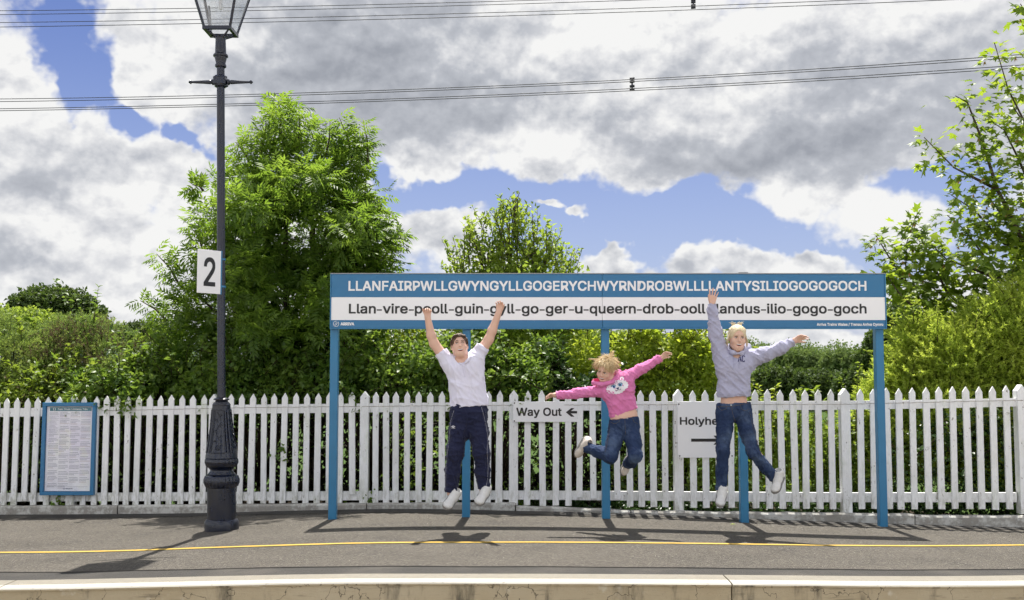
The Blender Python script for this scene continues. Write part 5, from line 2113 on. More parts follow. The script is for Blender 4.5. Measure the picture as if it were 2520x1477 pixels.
fur = [cf(math.cos(t) * 92 * (1.0 + 0.10 * (k % 2)) * (1.12 if abs(math.cos(t)) > 0.8 else 0.9), math.sin(t) * 64 * (1.0 + 0.10 * (k % 2))) for k, t in enumerate(np.linspace(0, 2 * math.pi, 36, endpoint=False))]
patch(bvs, fur, 'cat_face', M['fur_white'], sw, 0.0025, 3)
for sg in (-1, 1):
    ear = [cf(sg * 40, -48), cf(sg * 52, -80), cf(sg * 78, -84), cf(sg * 86, -60), cf(sg * 74, -36)]
    patch(bvs, ear, 'cat_ear', M['fur_white'], sw, 0.003)
    patch(bvs, [cf(sg * 54, -52), cf(sg * 60, -72), cf(sg * 74, -70), cf(sg * 72, -52)], 'cat_ear_inside', M['hoodie_pink'], sw, 0.0042)
    patch(bvs, [cf(sg * 34 + 21 * math.cos(t), -12 + 15 * math.sin(t)) for t in np.linspace(0, 6.28, 14, endpoint=False)], 'cat_eye', M['eye_blue'], sw, 0.0045)
    patch(bvs, [cf(sg * 31 + 9 * math.cos(t), -12 + 11 * math.sin(t)) for t in np.linspace(0, 6.28, 10, endpoint=False)], 'cat_pupil', M['navy_print'], sw, 0.0056)
    seam(bvs, [cf(sg * 34 + 24 * math.cos(t), -14 + 17 * math.sin(t)) for t in np.linspace(R(190), R(350), 8)], 0.0022, 'cat_lash', M['navy_print'], sw, 0.0046)
    seam(bvs, [cf(sg * 2, 24), cf(sg * 8, 32), cf(sg * 20, 33), cf(sg * 28, 26)], 0.0016, 'cat_mouth', M['navy_print'], sw, 0.0046)
    patch(bvs, [cf(sg * 6, -66), cf(sg * 16, -58), cf(sg * 9, -26)], 'cat_stripe', M['hoodie_pink'], sw, 0.0044)
patch(bvs, [cf(-14, 6), cf(14, 6), cf(10, 17), cf(0, 23), cf(-10, 17)], 'cat_nose', M['navy_print'], sw, 0.0048)
S = Solid()
S.group([c_(jp(795, 775), .070, jp(915, 760), .070), c_(jp(795, 820), .074, jp(915, 815), .074)], 0.04)
S.group(chain([(jp(788, 850), .074), (jp(752, 990, -.07), .064), (jp(722, 1115, -.12), .058), (jp(610, 1075, -.03), .050), (jp(488, 1025, .07), .047)]), 0.03, 0.03)
S.group(chain([(jp(918, 840), .072), (jp(945, 980, -.08), .062), (jp(962, 1110, -.14), .056), (jp(925, 1165, .0), .050), (jp(888, 1188, .12), .046)]), 0.03, 0.03)
S.cut(jp(855, 742), (-.12, 0, 1), (jp(855, 690), 0.22))
S.cut(jp(478, 1022, .075), (-0.8, .5, 0.15), (jp(465, 1015, .08), 0.12))
S.carve([c_(jp(500, 1028, .06), .036, jp(440, 1005, .1), .04)], 0.004)
pj = link_mesh('jeans', S.mesh('jeans', 0.0060, folds(0.011, 34, 31), 1), M['denim'], pk)
bvj = bvh_of(pj)
for pts in (((862, 745), (862, 800), (868, 860), (866, 905)), ((725, 790), (770, 800), (800, 785), (812, 755)), ((935, 745), (950, 785), (985, 800)),
            ((716, 820), (705, 900), (690, 1000), (672, 1075)), ((735, 770), (860, 748), (975, 728))):
    seam(bvj, [pp(*q) for q in pts], 0.0016, 'jean_seam', M['denim_seam'], pj, 0.0008)
patch(bvj, [pp(*q) for q in oval(885, 748, 10, 8, 10)], 'jean_button', M['metal'], pj, 0.004, 1)
shoe(jp(497, 925, .10), jp(386, 1122, .10), (0.62, -0.75, 0.36), 0.82, pk, M['shoe_cream'])
shoe(jp(893, 1120, .20), jp(832, 1300, .13), (0.55, -0.75, 0.2), 0.80, pk, M['shoe_cream'])
hair_cap(hp, 'hair', M['hair_blonde'], pk, 1.13, 1.15, (0, .03, -.05), (0, -.2, -1), 7, amp=0.010)
rnd = random.Random(18)
sp = []
for k in range(1000):
    # rooted over the scalp, combed back over the head and thrown out at the ends by the leap
    th = rnd.uniform(0, 2 * math.pi)
    if abs(((th - math.pi / 2 + math.pi) % (2 * math.pi)) - math.pi) < 1.0 and rnd.random() < 0.95:
        continue
    ph0, ph1 = rnd.uniform(0.05, 0.9), rnd.uniform(1.3, 2.05)

    def scalp(ph, g):
        return hp.at(math.sin(ph) * math.cos(th) * .078 * g, -.014 + math.sin(ph) * math.sin(th) * .094 * g, .036 + math.cos(ph) * .086 * g)
    fl = rnd.uniform(1.10, 1.75)
    sp.append((scalp(ph0, 1.10), scalp((ph0 + ph1) / 2, 1.32), scalp(ph1, fl) + Vector((rnd.uniform(-.015, .02), 0, rnd.uniform(-.01, .025)))))
for k in range(90):
    th, ph0 = rnd.uniform(0, 2 * math.pi), rnd.uniform(0.1, 0.9)
    a = hp.at(math.sin(ph0) * math.cos(th) * .085, -.014 + math.sin(ph0) * math.sin(th) * .1, .036 + math.cos(ph0) * .094)
    sp.append((a, a + Vector((rnd.uniform(-.01, .03), rnd.uniform(-.02, .02), rnd.uniform(.01, .028))), a + Vector((rnd.uniform(-.03, .05), rnd.uniform(-.03, .03), rnd.uniform(.005, .035)))))
for k in range(60):     # the tuft that flies up to the right
    q = rnd.uniform(0, 1)
    a = jp(690 + 40 * q, 165 + rnd.uniform(-8, 12), rnd.uniform(-.03, .03))
    sp.append((a, jp(715 + 30 * q, 135 + rnd.uniform(-12, 8), rnd.uniform(-.03, .03)), jp(725 + 40 * q + rnd.uniform(-8, 8), 98 + rnd.uniform(-8, 40), rnd.uniform(-.03, .03))))
for k in range(24):
    a = jp(600, 180 + rnd.uniform(-10, 20), 0)
    sp.append((a, jp(555, 172 + rnd.uniform(-6, 6), 0), jp(510 + rnd.uniform(-4, 14), 174 + rnd.uniform(-5, 12), -.01)))
for k in range(26):     # fringe and side hair blown about the face
    t = rnd.uniform(-1, 1)
    sp.append((hp.at(t * .06, .045, .108), hp.at(t * .076, .088 - .02 * t * t, .085), hp.at(t * .082 + rnd.uniform(-.014, .014), .088 - .03 * t * t, .060 + rnd.uniform(-.02, .02) - .06 * abs(t))))
strands(sp, 'hair_locks', M['hair_blonde'], pk, 2, 0.0019)

# ------------------------------------------------------------------ girl in a lilac grey hoodie
YG = 8.90


def jg(x, y, dy=0.0):
    return P(1677.1 + x * .41687, 667.4 + y * .41687, YG + dy)


gl_ = empty('person', jg(300, 1390))
tag(gl_, 'jumping blonde girl in lilac grey hoodie and jeans, one arm straight up', 'person')
hg = Head(jg(327, 396, -.02), (0.03, -1.0, -0.05), (0.02, -0.05, 1.0), 0.92)
S = Solid()
S.group([c_(jg(268, 560), .066, jg(350, 555), .066), c_(jg(270, 580), .070, jg(272, 740), .058), c_(jg(345, 575), .070, jg(340, 740), .058), c_(jg(268, 800), .062, jg(346, 795), .062),
         c_(jg(240, 515), .042, jg(412, 505), .042), c_(jg(328, 510, .01), .042, jg(327, 440, .015), .040)], 0.05)
S.group(chain([(jg(236, 505), .044), (jg(190, 350, -.01), .036), (jg(180, 196, -.03), .024)]), 0.02, 0.03)
S.group(chain([(jg(418, 500), .044), (jg(545, 468, -.04), .036), (jg(664, 412, -.07), .024)]), 0.02, 0.03)
S.group(chain([(jg(264, 835), .058), (jg(242, 1050, -.02), .048), (jg(232, 1290, .0), .035)]), 0.03, 0.04)
S.group(chain([(jg(358, 835), .058), (jg(420, 1065, -.04), .048), (jg(556, 1225, .04), .035)]), 0.03, 0.04)
hg.add_to(S)
add_hand(S, (jg(180, 196, -.03), jg(186, 140, -.04) - jg(180, 196, -.03), (0.15, -1, 0.05), -1), dict(s=0.90, curl=(4, 10, 8), spread=9, thumb_out=30))
add_hand(S, (jg(662, 413, -.07), jg(705, 388, -.09) - jg(662, 413, -.07), (0.1, -0.7, -0.6), 1), dict(s=0.88, curl=(20, 25, 18), spread=5, thumb_out=35))
link_mesh('body', S.mesh('body', 0.0052, relax=1), M['skin'], gl_)
hg.parts(gl_, M['hair_blonde'], squint=0.42)
S = Solid()
S.group([c_(jg(262, 560), .086, jg(352, 555), .086), c_(jg(266, 590), .090, jg(268, 715), .082), c_(jg(348, 585), .088, jg(345, 710), .082), c_(jg(238, 515), .056, jg(405, 505), .058),
         c_(jg(262, 728), .074, jg(350, 722), .074)], 0.05)
S.group(chain([(jg(238, 520), .072), (jg(196, 360, -.01), .062), (jg(178, 235, -.03), .042), (jg(178, 200, -.03), .037)]), 0.03, 0.05)
S.group(chain([(jg(405, 520), .078), (jg(500, 488, -.03), .066), (jg(590, 450, -.055), .052), (jg(650, 420, -.07), .040)]), 0.03, 0.05)
S.cut(jg(305, 745), (0.05, 0, -1), (jg(305, 800), 0.25))
S.cut(jg(178, 190, -.03), (0, 0, 1), (jg(178, 170), 0.12))
S.cut(jg(662, 413, -.07), (0.85, -.2, 0.4), (jg(685, 400), 0.12))
S.carve([c_(jg(179, 210, -.03), .029, jg(180, 165, -.03), .033), c_(jg(645, 421, -.065), .029, jg(690, 400, -.08), .033), c_(jg(305, 765), .085, jg(305, 850), .1), c_(jg(328, 490, -.03), .045, jg(328, 440, -.04), .06)], 0.005)
hd_ = link_mesh('hoodie', S.mesh('hoodie', 0.0062, folds(0.018, 22, 41, (1, 1, .8)), 1), M['hoodie_grey'], gl_)
bvg = bvh_of(hd_)
gp_ = lambda x, y: (1677.1 + x * .41687, 667.4 + y * .41687)
S = Solid().group([c_(jg(272, 455, .02), .026, jg(302, 482, -.06), .021), c_(jg(302, 482, -.06), .021, jg(352, 482, -.06), .021), c_(jg(352, 482, -.06), .021, jg(386, 455, .02), .026), c_(jg(390, 450, .05), .035, jg(265, 450, .05), .035), c_(jg(290, 470, .10), .05, jg(365, 470, .10), .05)], 0.025)
S.carve([c_(jg(328, 480, -.03), .044, jg(328, 420, -.03), .07)], 0.006)
link_mesh('hood', S.mesh('hood', 0.006, folds(0.008, 45, 9), 1), M['hoodie_grey'], gl_)
b = MB()
for x in (308, 340):
    w = [on_cloth(bvg, *gp_(x + dx, y), lift=.006) for dx, y in ((0, 512), (2, 540), (-1, 575))]
    b.tube(w, .0032, 5)
b.build('drawstring', M['hoodie_grey'], gl_)
me_, co_ = text_mesh('AC', 0.0)
bpy.data.meshes.remove(me_)
def stroke_letter(pts, name='chest_letters'):
    seam(bvg, [gp_(*q) for q in pts], 0.0036, name, M['navy_print'], hd_, 0.002, 1.5)
stroke_letter([(334, 534), (342.5, 500), (351, 534)])
stroke_letter([(338, 523), (347, 523)])
stroke_letter([(372, 506), (368, 500), (361, 500), (357, 507), (357, 527), (361, 534), (368, 534), (372, 528)])
seam(bvg, [gp_(*q) for q in ((222, 722), (260, 727), (305, 730), (350, 726), (398, 716))], 0.0022, 'waistband_seam', M['hoodie_grey'], hd_)
S = Solid()
S.group([c_(jg(260, 796), .077, jg(352, 788), .077), c_(jg(258, 835), .079, jg(356, 830), .079)], 0.04)
S.group(chain([(jg(256, 855), .080), (jg(252, 940, -.01), .069), (jg(241, 1055, -.03), .055), (jg(238, 1170, -.01), .049), (jg(234, 1288, .0), .050)]), 0.03, 0.025)
S.group(chain([(jg(362, 850), .080), (jg(386, 945, -.02), .067), (jg(421, 1068, -.05), .055), (jg(490, 1155, .0), .050), (jg(552, 1220, .04), .051)]), 0.03, 0.025)
S.cut(jg(305, 776), (-0.03, -.03, 1), (jg(305, 730), 0.25))
S.cut(jg(234, 1296), (0, 0, -1), (jg(234, 1320), 0.13))
S.cut(jg(562, 1232, .04), (0.65, .1, -0.7), (jg(575, 1245, .04), 0.13))
S.carve([c_(jg(234, 1280), .039, jg(232, 1340), .044), c_(jg(545, 1212, .04), .039, jg(590, 1262, .05), .044)], 0.004)
gj = link_mesh('jeans', S.mesh('jeans', 0.0060, folds(0.013, 32, 51), 1), M['denim'], gl_)
bvq = bvh_of(gj)
for pts in (((293, 790), (300, 840), (316, 890)), ((212, 800), (235, 822), (262, 812), (268, 785)), ((345, 785), (352, 815), (375, 825), (402, 812)),
            ((210, 798), (293, 800), (398, 778)), ((400, 830), (420, 920), (440, 1000), (470, 1090))):
    seam(bvq, [gp_(*q) for q in pts], 0.0018, 'jean_seam', M['denim_seam'], gj, 0.0008)
patch(bvq, [gp_(*q) for q in oval(291, 790, 6, 6, 10)], 'jean_button', M['metal'], gj, 0.004, 1)
shoe(jg(238, 1305, .05), jg(222, 1392, -.13), (0.0, -0.75, 0.62), 0.92, gl_)
shoe(jg(592, 1205, .07), jg(545, 1312, -.06), (-0.5, -0.72, 0.1), 0.92, gl_)
hair_cap(hg, 'hair', M['hair_pale'], gl_, 1.10, 1.05, (0, .03, -.02), (0, -.3, -1), 14, amp=0.004)
rnd = random.Random(28)
sp = []
for k in range(190):
    t = rnd.uniform(-1, 1)
    z0 = .086 - .045 * abs(t) ** 2.5
    sp.append((hg.at(t * .070, .066 - .040 * t * t, z0), hg.at(t * .088, .015, .158 - .05 * t * t + rnd.uniform(-.008, .012)), hg.at(t * .06, -.085, .070)))
for k in range(22):
    q = rnd.uniform(-1, 1)
    sp.append((hg.at(q * .05, -.02, .118), hg.at(q * .05, -.02, .140), hg.at(q * .06 + rnd.uniform(-.03, .03), -.03, .136 + rnd.uniform(0, .022))))
for k in range(70):
    sg = rnd.choice((-1, 1))
    sp.append((hg.at(sg * .072, rnd.uniform(-.03, .03), .05), hg.at(sg * .086, rnd.uniform(-.03, .03), -.01), hg.at(sg * (.086 + rnd.uniform(0, .02)), rnd.uniform(-.04, .02), -.06 + rnd.uniform(-.03, .03))))
strands(sp, 'hair_locks', M['hair_pale'], gl_, 3, 0.0028)

# ------------------------------------------------------------------ foliage
def leaf_material(name, c0, c1, tr0, tr1, trans=0.42, rough=0.45, brown=None):
    """leaf colour varies from leaf to leaf; the sun shines through the blade"""
    m, T, b = material(name, rough, 0.30)
    rnd_ = T.new('ShaderNodeNewGeometry').outputs['Random Per Island']
    patchy = T.maprange(T.noise(T.new('ShaderNodeNewGeometry').outputs['Position'], 2.3, 4, 0.6), 0.32, 0.68)
    rnd_m = T.math('ADD', T.math('MULTIPLY', rnd_, 0.45), T.math('MULTIPLY', patchy, 0.55))
    c = T.mix(rnd_m, tuple(x * 0.85 for x in c0), tuple(x * 1.08 for x in c1))
    if brown:
        c = T.mix(T.math('GREATER_THAN', rnd_, brown[0]), c, brown[1])
    T.put(b.inputs['Base Color'], c)
    tr = T.new('ShaderNodeBsdfTranslucent')
    T.put(tr.inputs[0], T.mix(rnd_m, tuple(x * 0.85 for x in tr0), tr1))
    mx = T.new('ShaderNodeMixShader')
    mx.inputs[0].default_value = trans
    T.l.new(b.outputs[0], mx.inputs[1])
    T.l.new(tr.outputs[0], mx.inputs[2])
    T.l.new(mx.outputs[0], T.n['Material Output'].inputs[0])
    return m


M['ash_leaf'] = leaf_material('ash_leaf', (0.054, 0.112, 0.015), (0.122, 0.188, 0.030), (0.21, 0.38, 0.03), (0.38, 0.54, 0.06), 0.48)
M['hawthorn_leaf'] = leaf_material('hawthorn_leaf', (0.100, 0.170, 0.024), (0.190, 0.255, 0.042), (0.34, 0.50, 0.05), (0.54, 0.66, 0.09), 0.48)
M['gorse_leaf'] = leaf_material('gorse_spine', (0.085, 0.150, 0.046), (0.205, 0.255, 0.072), (0.22, 0.38, 0.07), (0.44, 0.54, 0.10), 0.44, 0.6, (0.97, (0.085, 0.048, 0.028)))
M['bramble_leaf'] = leaf_material('bramble_leaf', (0.042, 0.098, 0.016), (0.120, 0.190, 0.032), (0.20, 0.36, 0.035), (0.38, 0.52, 0.07), 0.38, 0.4)
M['shrub_leaf'] = leaf_material('yellow_green_leaf', (0.150, 0.230, 0.024), (0.270, 0.330, 0.042), (0.44, 0.60, 0.045), (0.64, 0.72, 0.07), 0.50)
M['weed_leaf'] = leaf_material('weed_leaf', (0.085, 0.150, 0.018), (0.180, 0.245, 0.032), (0.26, 0.40, 0.035), (0.44, 0.55, 0.06), 0.42, 0.5, (0.95, (0.16, 0.11, 0.06)))
M['broom_leaf'] = leaf_material('broom_sprig', (0.200, 0.290, 0.040), (0.330, 0.400, 0.070), (0.52, 0.68, 0.07), (0.72, 0.80, 0.12), 0.52, 0.55)
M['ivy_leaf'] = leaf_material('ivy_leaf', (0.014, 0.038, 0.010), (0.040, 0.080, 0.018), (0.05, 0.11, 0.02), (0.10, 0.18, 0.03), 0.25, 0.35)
M['sycamore_leaf'] = leaf_material('sycamore_leaf', (0.062, 0.122, 0.013), (0.145, 0.205, 0.026), (0.28, 0.44, 0.03), (0.52, 0.64, 0.06), 0.48, 0.42)
M['dry_leaf'] = leaf_material('dry_brown_spines', (0.070, 0.042, 0.026), (0.150, 0.095, 0.055), (0.08, 0.05, 0.03), (0.16, 0.10, 0.06), 0.25, 0.8)
M['shade_dead_leaf'] = leaf_material('shade_dark_dead_bramble', (0.012, 0.010, 0.006), (0.035, 0.026, 0.014), (0.02, 0.02, 0.008), (0.04, 0.04, 0.015), 0.12, 0.8)  # dead bramble coloured near black to stand for deep shade behind the pickets
M['key_fruit'] = leaf_material('sycamore_keys', (0.30, 0.20, 0.06), (0.42, 0.26, 0.10), (0.40, 0.28, 0.08), (0.5, 0.33, 0.1), 0.35, 0.6)
M['oak_leaf'] = leaf_material('dark_tree_leaf', (0.030, 0.062, 0.015), (0.080, 0.120, 0.026), (0.09, 0.17, 0.03), (0.17, 0.24, 0.04), 0.3, 0.6)
M['wood_leaf'] = leaf_material('far_wood_leaf', (0.070, 0.125, 0.036), (0.150, 0.205, 0.062), (0.16, 0.27, 0.05), (0.26, 0.34, 0.08), 0.3, 0.8)
M['bark'] = flat('bark', (0.075, 0.060, 0.045), 0.9, 0.1, 0.4, 18.0, 0.5)
M['dark_twig'] = flat('dark_twig', (0.045, 0.033, 0.022), 0.9, 0.1, 0.4, 18.0)
M['dry_stem'] = flat('dry_stem', (0.20, 0.15, 0.09), 0.9, 0.1, 0.3, 18.0)


def tri_leaf(w=0.45, fold=0.12, droop=0.1):
    v = np.array([(0, 0, 0), (w / 2, .42, fold), (0, 1, -droop), (-w / 2, .42, fold)], float)
    return v, np.array([(0, 1, 2), (0, 2, 3)])


def round_leaf(w=0.7, fold=0.10, droop=0.14):
    v = np.array([(0, 0, 0), (w * .40, .22, fold * .8), (w * .48, .55, fold), (0, 1, -droop), (-w * .48, .55, fold), (-w * .40, .22, fold * .8), (0, .5, 0)], float)
    return v, np.array([(0, 1, 6), (1, 2, 6), (2, 3, 6), (3, 4, 6), (4, 5, 6), (5, 0, 6)])


def compound(pairs=4, ll=0.38, lw=0.30, seed=0):
    """a feathered leaf of unit length: leaflets in pairs along the stalk"""
    rg = np.random.RandomState(seed)
    V, Fc = [], []
    lv, lf = tri_leaf(lw, 0.06, 0.06)
    for i in range(pairs * 2 + 1):
        if i == pairs * 2:
            y, a, s = 0.66, 0.0, ll
        else:
            y = 0.14 + 0.50 * (i // 2) / (pairs - 1)
            a = (1 if i % 2 else -1) * (math.radians(62) - 0.25 * (i // 2) / pairs)
            s = ll * (0.82 + 0.18 * math.sin(math.pi * (i // 2 + 1) / (pairs + 1)))
        a += rg.uniform(-.2, .2)
        c, sn = math.cos(a), math.sin(a)
        q = lv * s
        x = q[:, 0] * c + q[:, 1] * sn
        yy = -q[:, 0] * sn + q[:, 1] * c
        z = q[:, 2] - 0.16 * (yy + y) ** 2 - 0.25 * np.abs(x)
        V.append(np.stack([x, yy + y, z + rg.uniform(-.02, .02)], 1))
        Fc.append(lf + 4 * i)
    return np.concatenate(V), np.concatenate(Fc)


def lobed(seed=0):
    """five-lobed leaf, base at origin, unit length"""
    rg = np.random.RandomState(seed)
    out = []
    for (a, r) in ((-150, .30), (-112, .62), (-92, .36), (-52, .86), (-30, .46), (0, 1.0), (30, .46), (52, .86), (92, .36), (112, .62), (150, .30)):
        t = math.radians(a + rg.uniform(-4, 4))
        r *= rg.uniform(.92, 1.06)
        out.append((math.sin(t) * r * .72, .28 + math.cos(t) * r * .72, -0.16 * r * abs(math.sin(t)) - 0.10 * max(0, math.cos(t)) * r))
    V = np.array([(0, .28, .03)] + out)
    n = len(out)
    return V, np.array([(0, 1 + (i + 1) % n, 1 + i) for i in range(n)])


def sprig(n=11, length=1.0, leaf=0.22, width=0.16, seed=0, spread=55):
    """a straight shoot set all round with small pointed leaves"""
    rg = np.random.RandomState(seed)
    V, Fc = [], []
    lv = np.array([(-.5 * width, 0, 0), (.5 * width, 0, 0), (0, 1, 0)]) * leaf
    V.append(np.array([(-.008, 0, 0), (.008, 0, 0), (0, length, 0)]))
    Fc.append(np.array([(0, 1, 2)]))
    for i in range(n):
        y = length * (0.1 + 0.88 * i / n)
        az_ = i * 2.4 + rg.uniform(-.4, .4)
        a = math.radians(spread + rg.uniform(-12, 12)) * (1 - 0.35 * i / n)
        d = np.array([math.sin(a) * math.cos(az_), math.cos(a), math.sin(a) * math.sin(az_)])
        s = np.cross(d, rg.normal(size=3))
        s /= np.linalg.norm(s)
        q = lv[:, :1] * s + lv[:, 1:2] * d
        V.append(q + np.array([0, y, 0]))
        Fc.append(np.array([(0, 1, 2)]) + 3 * (i + 1))
    return np.concatenate(V), np.concatenate(Fc)


def spray(name, tmpls, pos, fwd, up, size, mat, parent, seed=0, kind='stuff'):
    """set a template leaf at each position, pointing along fwd with its face towards up"""
    rg = np.random.RandomState(seed)
    n = len(pos)
    f = fwd / (np.linalg.norm(fwd, axis=1)[:, None] + 1e-9)
    r = np.cross(f, up)
    r /= np.linalg.norm(r, axis=1)[:, None] + 1e-9
    u = np.cross(r, f)
    which = rg.randint(0, len(tmpls), n)
    V, Fc, off = [], [], 0
    for k, (tv, tf) in enumerate(tmpls):
        ix = np.nonzero(which == k)[0]
        if not len(ix):
            continue
        m = len(tv)
        q = (tv[None, :, 0:1] * r[ix][:, None, :] + tv[None, :, 1:2] * f[ix][:, None, :] + tv[None, :, 2:3] * u[ix][:, None, :]) * size[ix][:, None, None] + pos[ix][:, None, :]
        V.append(q.reshape(-1, 3))
        Fc.append((tf[None] + (np.arange(len(ix)) * m)[:, None, None] + off).reshape(-1, 3))
        off += len(ix) * m
    o = link_mesh(name, np_mesh(name, np.concatenate(V), np.concatenate(Fc)), mat, parent)
    if kind:
        o['kind'] = kind
    return o


def ellipsoids(lst, Y):
    """(u, v, ru, rv, dY) in photograph units -> centres and radii in metres"""
    C, Rr = [], []
    for (u, v, ru, rv, *dy) in lst:
        y = Y + (dy[0] if dy else 0.0)
        p = P(u, v, y)
        s = y / FPX
        C.append(p)
        Rr.append((ru * s, (dy[1] if len(dy) > 1 else 0.5 * (ru + rv) * s), rv * s))
    return np.array(C), np.array(Rr)


def fill(C, Rr, n, seed, shell=0.5, lump=0.0):
    """points through the ellipsoids, denser towards their skins; also the outward direction"""
    rg = np.random.RandomState(seed)
    vol = Rr.prod(1) ** 0.8
    k = rg.choice(len(C), n, p=vol / vol.sum())
    d = rg.normal(size=(n, 3))
    d /= np.linalg.norm(d, axis=1)[:, None]
    r = rg.uniform(0, 1, n) ** (1 / (3.0 + 4 * shell))
    if lump:
        a = np.sin(d @ np.array([5.1, 3.3, 4.2]) * 1.6 + k * 2.1) * np.sin(d @ np.array([-3.7, 4.9, 5.6]) * 1.9 + k)
        r = r * (1 + lump * a)
    return C[k] + d * Rr[k] * r[:, None], d, k, rg


def rough_dir(d, rg, out=1.0, upw=0.4, jit=0.7):
    return d * out + np.array([0, 0, upw]) + rg.normal(size=d.shape) * jit


def limbs(name, base, C, r0, mat, parent, seed, per=2, Rr=None):
    """a trunk dividing into limbs that run into each mass of the crown"""
    rnd = random.Random(seed)
    b = MB()
    base = Vector(base)
    top = Vector(np.mean(C, 0))
    fork = base.lerp(top, 0.35)
    b.tube([base, base.lerp(fork, .5) + Vector((rnd.uniform(-.05, .05), 0, 0)), fork], [r0, r0 * .85, r0 * .7], 8)
    for i, c in enumerate(C):
        c = Vector(c)
        m = fork.lerp(c, .5) + Vector((rnd.uniform(-.12, .12), rnd.uniform(-.12, .12), rnd.uniform(-.1, .1)))
        b.tube([fork, m, c], [r0 * .5, r0 * .32, r0 * .16], 6)
        for k in range(per):
            rr = Vector(Rr[i]) if Rr is not None else Vector((.4, .4, .4))
            e = c + Vector((rnd.uniform(-1, 1) * rr.x, rnd.uniform(-1, 1) * rr.y, rnd.uniform(-.3, 1) * rr.z)) * .9
            m2 = c.lerp(e, .5) + Vector((rnd.uniform(-.05, .05),) * 3)
            b.tube([m.lerp(c, .6), m2, e], [r0 * .20, r0 * .11, r0 * .04], 5)
    o = b.build(name, mat, parent, True)
    return o


# --- ash tree behind the lamp post
ash = empty('ash_tree', (P(760, 1000, 12.3).x, 12.3, -0.25))
tag(ash, 'tall bushy bright green tree behind the lamp post, the biggest in view', 'tree')
_ash = [(770, 560, 170, 160), (700, 430, 90, 100), (866, 440, 55, 105), (600, 570, 90, 110), (540, 660, 60, 80), (540, 790, 130, 100, -.2), (450, 870, 80, 80, -.1),
        (895, 650, 55, 100), (770, 780, 180, 150), (690, 310, 26, 45), (730, 360, 40, 50), (868, 350, 26, 45), (903, 360, 18, 36), (808, 370, 26, 44), (955, 600, 28, 45), (940, 690, 34, 60),
        (610, 870, 140, 90), (840, 890, 110, 90)]
_r = random.Random(5)
_edge = [(660, 270), (640, 300), (700, 250), (745, 290), (590, 360), (560, 400), (520, 420), (490, 460), (500, 520), (470, 540), (490, 600), (430, 640), (395, 655), (440, 700), (420, 740), (380, 770), (360, 810), (350, 860), (380, 900), (790, 300), (830, 310), (870, 300),
         (905, 320), (925, 390), (935, 460), (930, 530), (960, 560), (985, 590), (965, 640), (970, 700), (950, 740), (960, 650), (620, 330), (660, 350), (580, 440), (550, 480), (540, 560), (520, 700), (480, 660), (460, 800), (420, 830), (640, 460), (760, 350), (840, 370), (880, 560), (900, 500)]
for (u_, v_) in _edge:
    q_ = _r.uniform(22, 40)
    _ash.append((u_, v_, q_ * _r.uniform(.8, 1.3), q_ * _r.uniform(.6, 1.1), _r.uniform(-.5, .4)))
for _i in range(46):
    a_, rr_2 = _r.uniform(0, 6.28), _r.uniform(.5, 1.0)
    _ash.append((720 + 230 * rr_2 * math.cos(a_), 620 + 260 * rr_2 * math.sin(a_), _r.uniform(30, 52), _r.uniform(24, 40), _r.uniform(-1.3, -.3)))
_ash = [(715 + (u_ - 715) * .90, 660 + (v_ - 660) * .90, ru_ * .88, rv_ * .88, *dy_) for (u_, v_, ru_, rv_, *dy_) in _ash]
aC, aR = ellipsoids(_ash, 12.3)
pos, d, k, rg = fill(aC, aR, 8800, 1, 0.55, 0.2)
fw_ = rough_dir(d, rg, 0.8, 0.15, 0.6) + np.array([0.25, 0, 0.0])
up_ = np.array([0, 0, 1.0]) + rg.normal(size=d.shape) * 0.45
sz_ = rg.uniform(.14, .25, len(pos))
spray('crown', [compound(4, .40, .30, s) for s in range(4)], pos, fw_, up_, sz_, M['ash_leaf'], ash, 1)
limbs('trunk', (ash.location.x, 12.3, -.4), aC[[0, 1, 2, 3, 5, 7, 8, 14, 15]], 0.13, M['bark'], ash, 2, 4, aR[[0, 1, 2, 3, 5, 7, 8, 14, 15]])['kind'] = 'stuff'
b = MB()
shoots = [((690, 330), (684, 240)), ((730, 380), (735, 262)), ((800, 390), (812, 300)), ((868, 400), (835, 290)), ((905, 400), (893, 298)), ((915, 560), (945, 520)), ((940, 640), (990, 575)), ((620, 420), (580, 350)), ((640, 380), (655, 290)),
          ((500, 470), (472, 455)), ((500, 620), (470, 560)), ((440, 700), (385, 625)), ((410, 790), (345, 740)), ((880, 640), (925, 470)), ((870, 660), (878, 470)), ((400, 880), (350, 810))]
spos, sfw = [], []
rnd = random.Random(77)
for (a, c) in shoots:
    pa_, pc_ = P(a[0], a[1], 12.2), P(c[0], c[1], 12.2)
    b.tube([pa_, pa_.lerp(pc_, .5) + Vector((.02, 0, .02)), pc_], [.016, .010, .004], 5)
    for q in np.linspace(.15, 1, 11):
        for sg in (-1, 1):
            spos.append(pa_.lerp(pc_, q))
            dd = (pc_ - pa_).normalized()
            sd = Vector((dd.z, 0, -dd.x)) * sg
            sfw.append(dd * .6 + sd * 1.0 + Vector((.15, rnd.uniform(-.8, .8), rnd.uniform(-.5, .2))))
b.build('twigs', M['bark'], ash, True)['kind'] = 'stuff'
rg = np.random.RandomState(9)
spray('shoot_leaves', [compound(4, .40, .30, s) for s in range(4)], np.array(spos), np.array(sfw), np.array([0, 0, 1.0]) + rg.normal(size=(len(spos), 3)) * .35, rg.uniform(.15, .24, len(spos)), M['ash_leaf'], ash, 2)

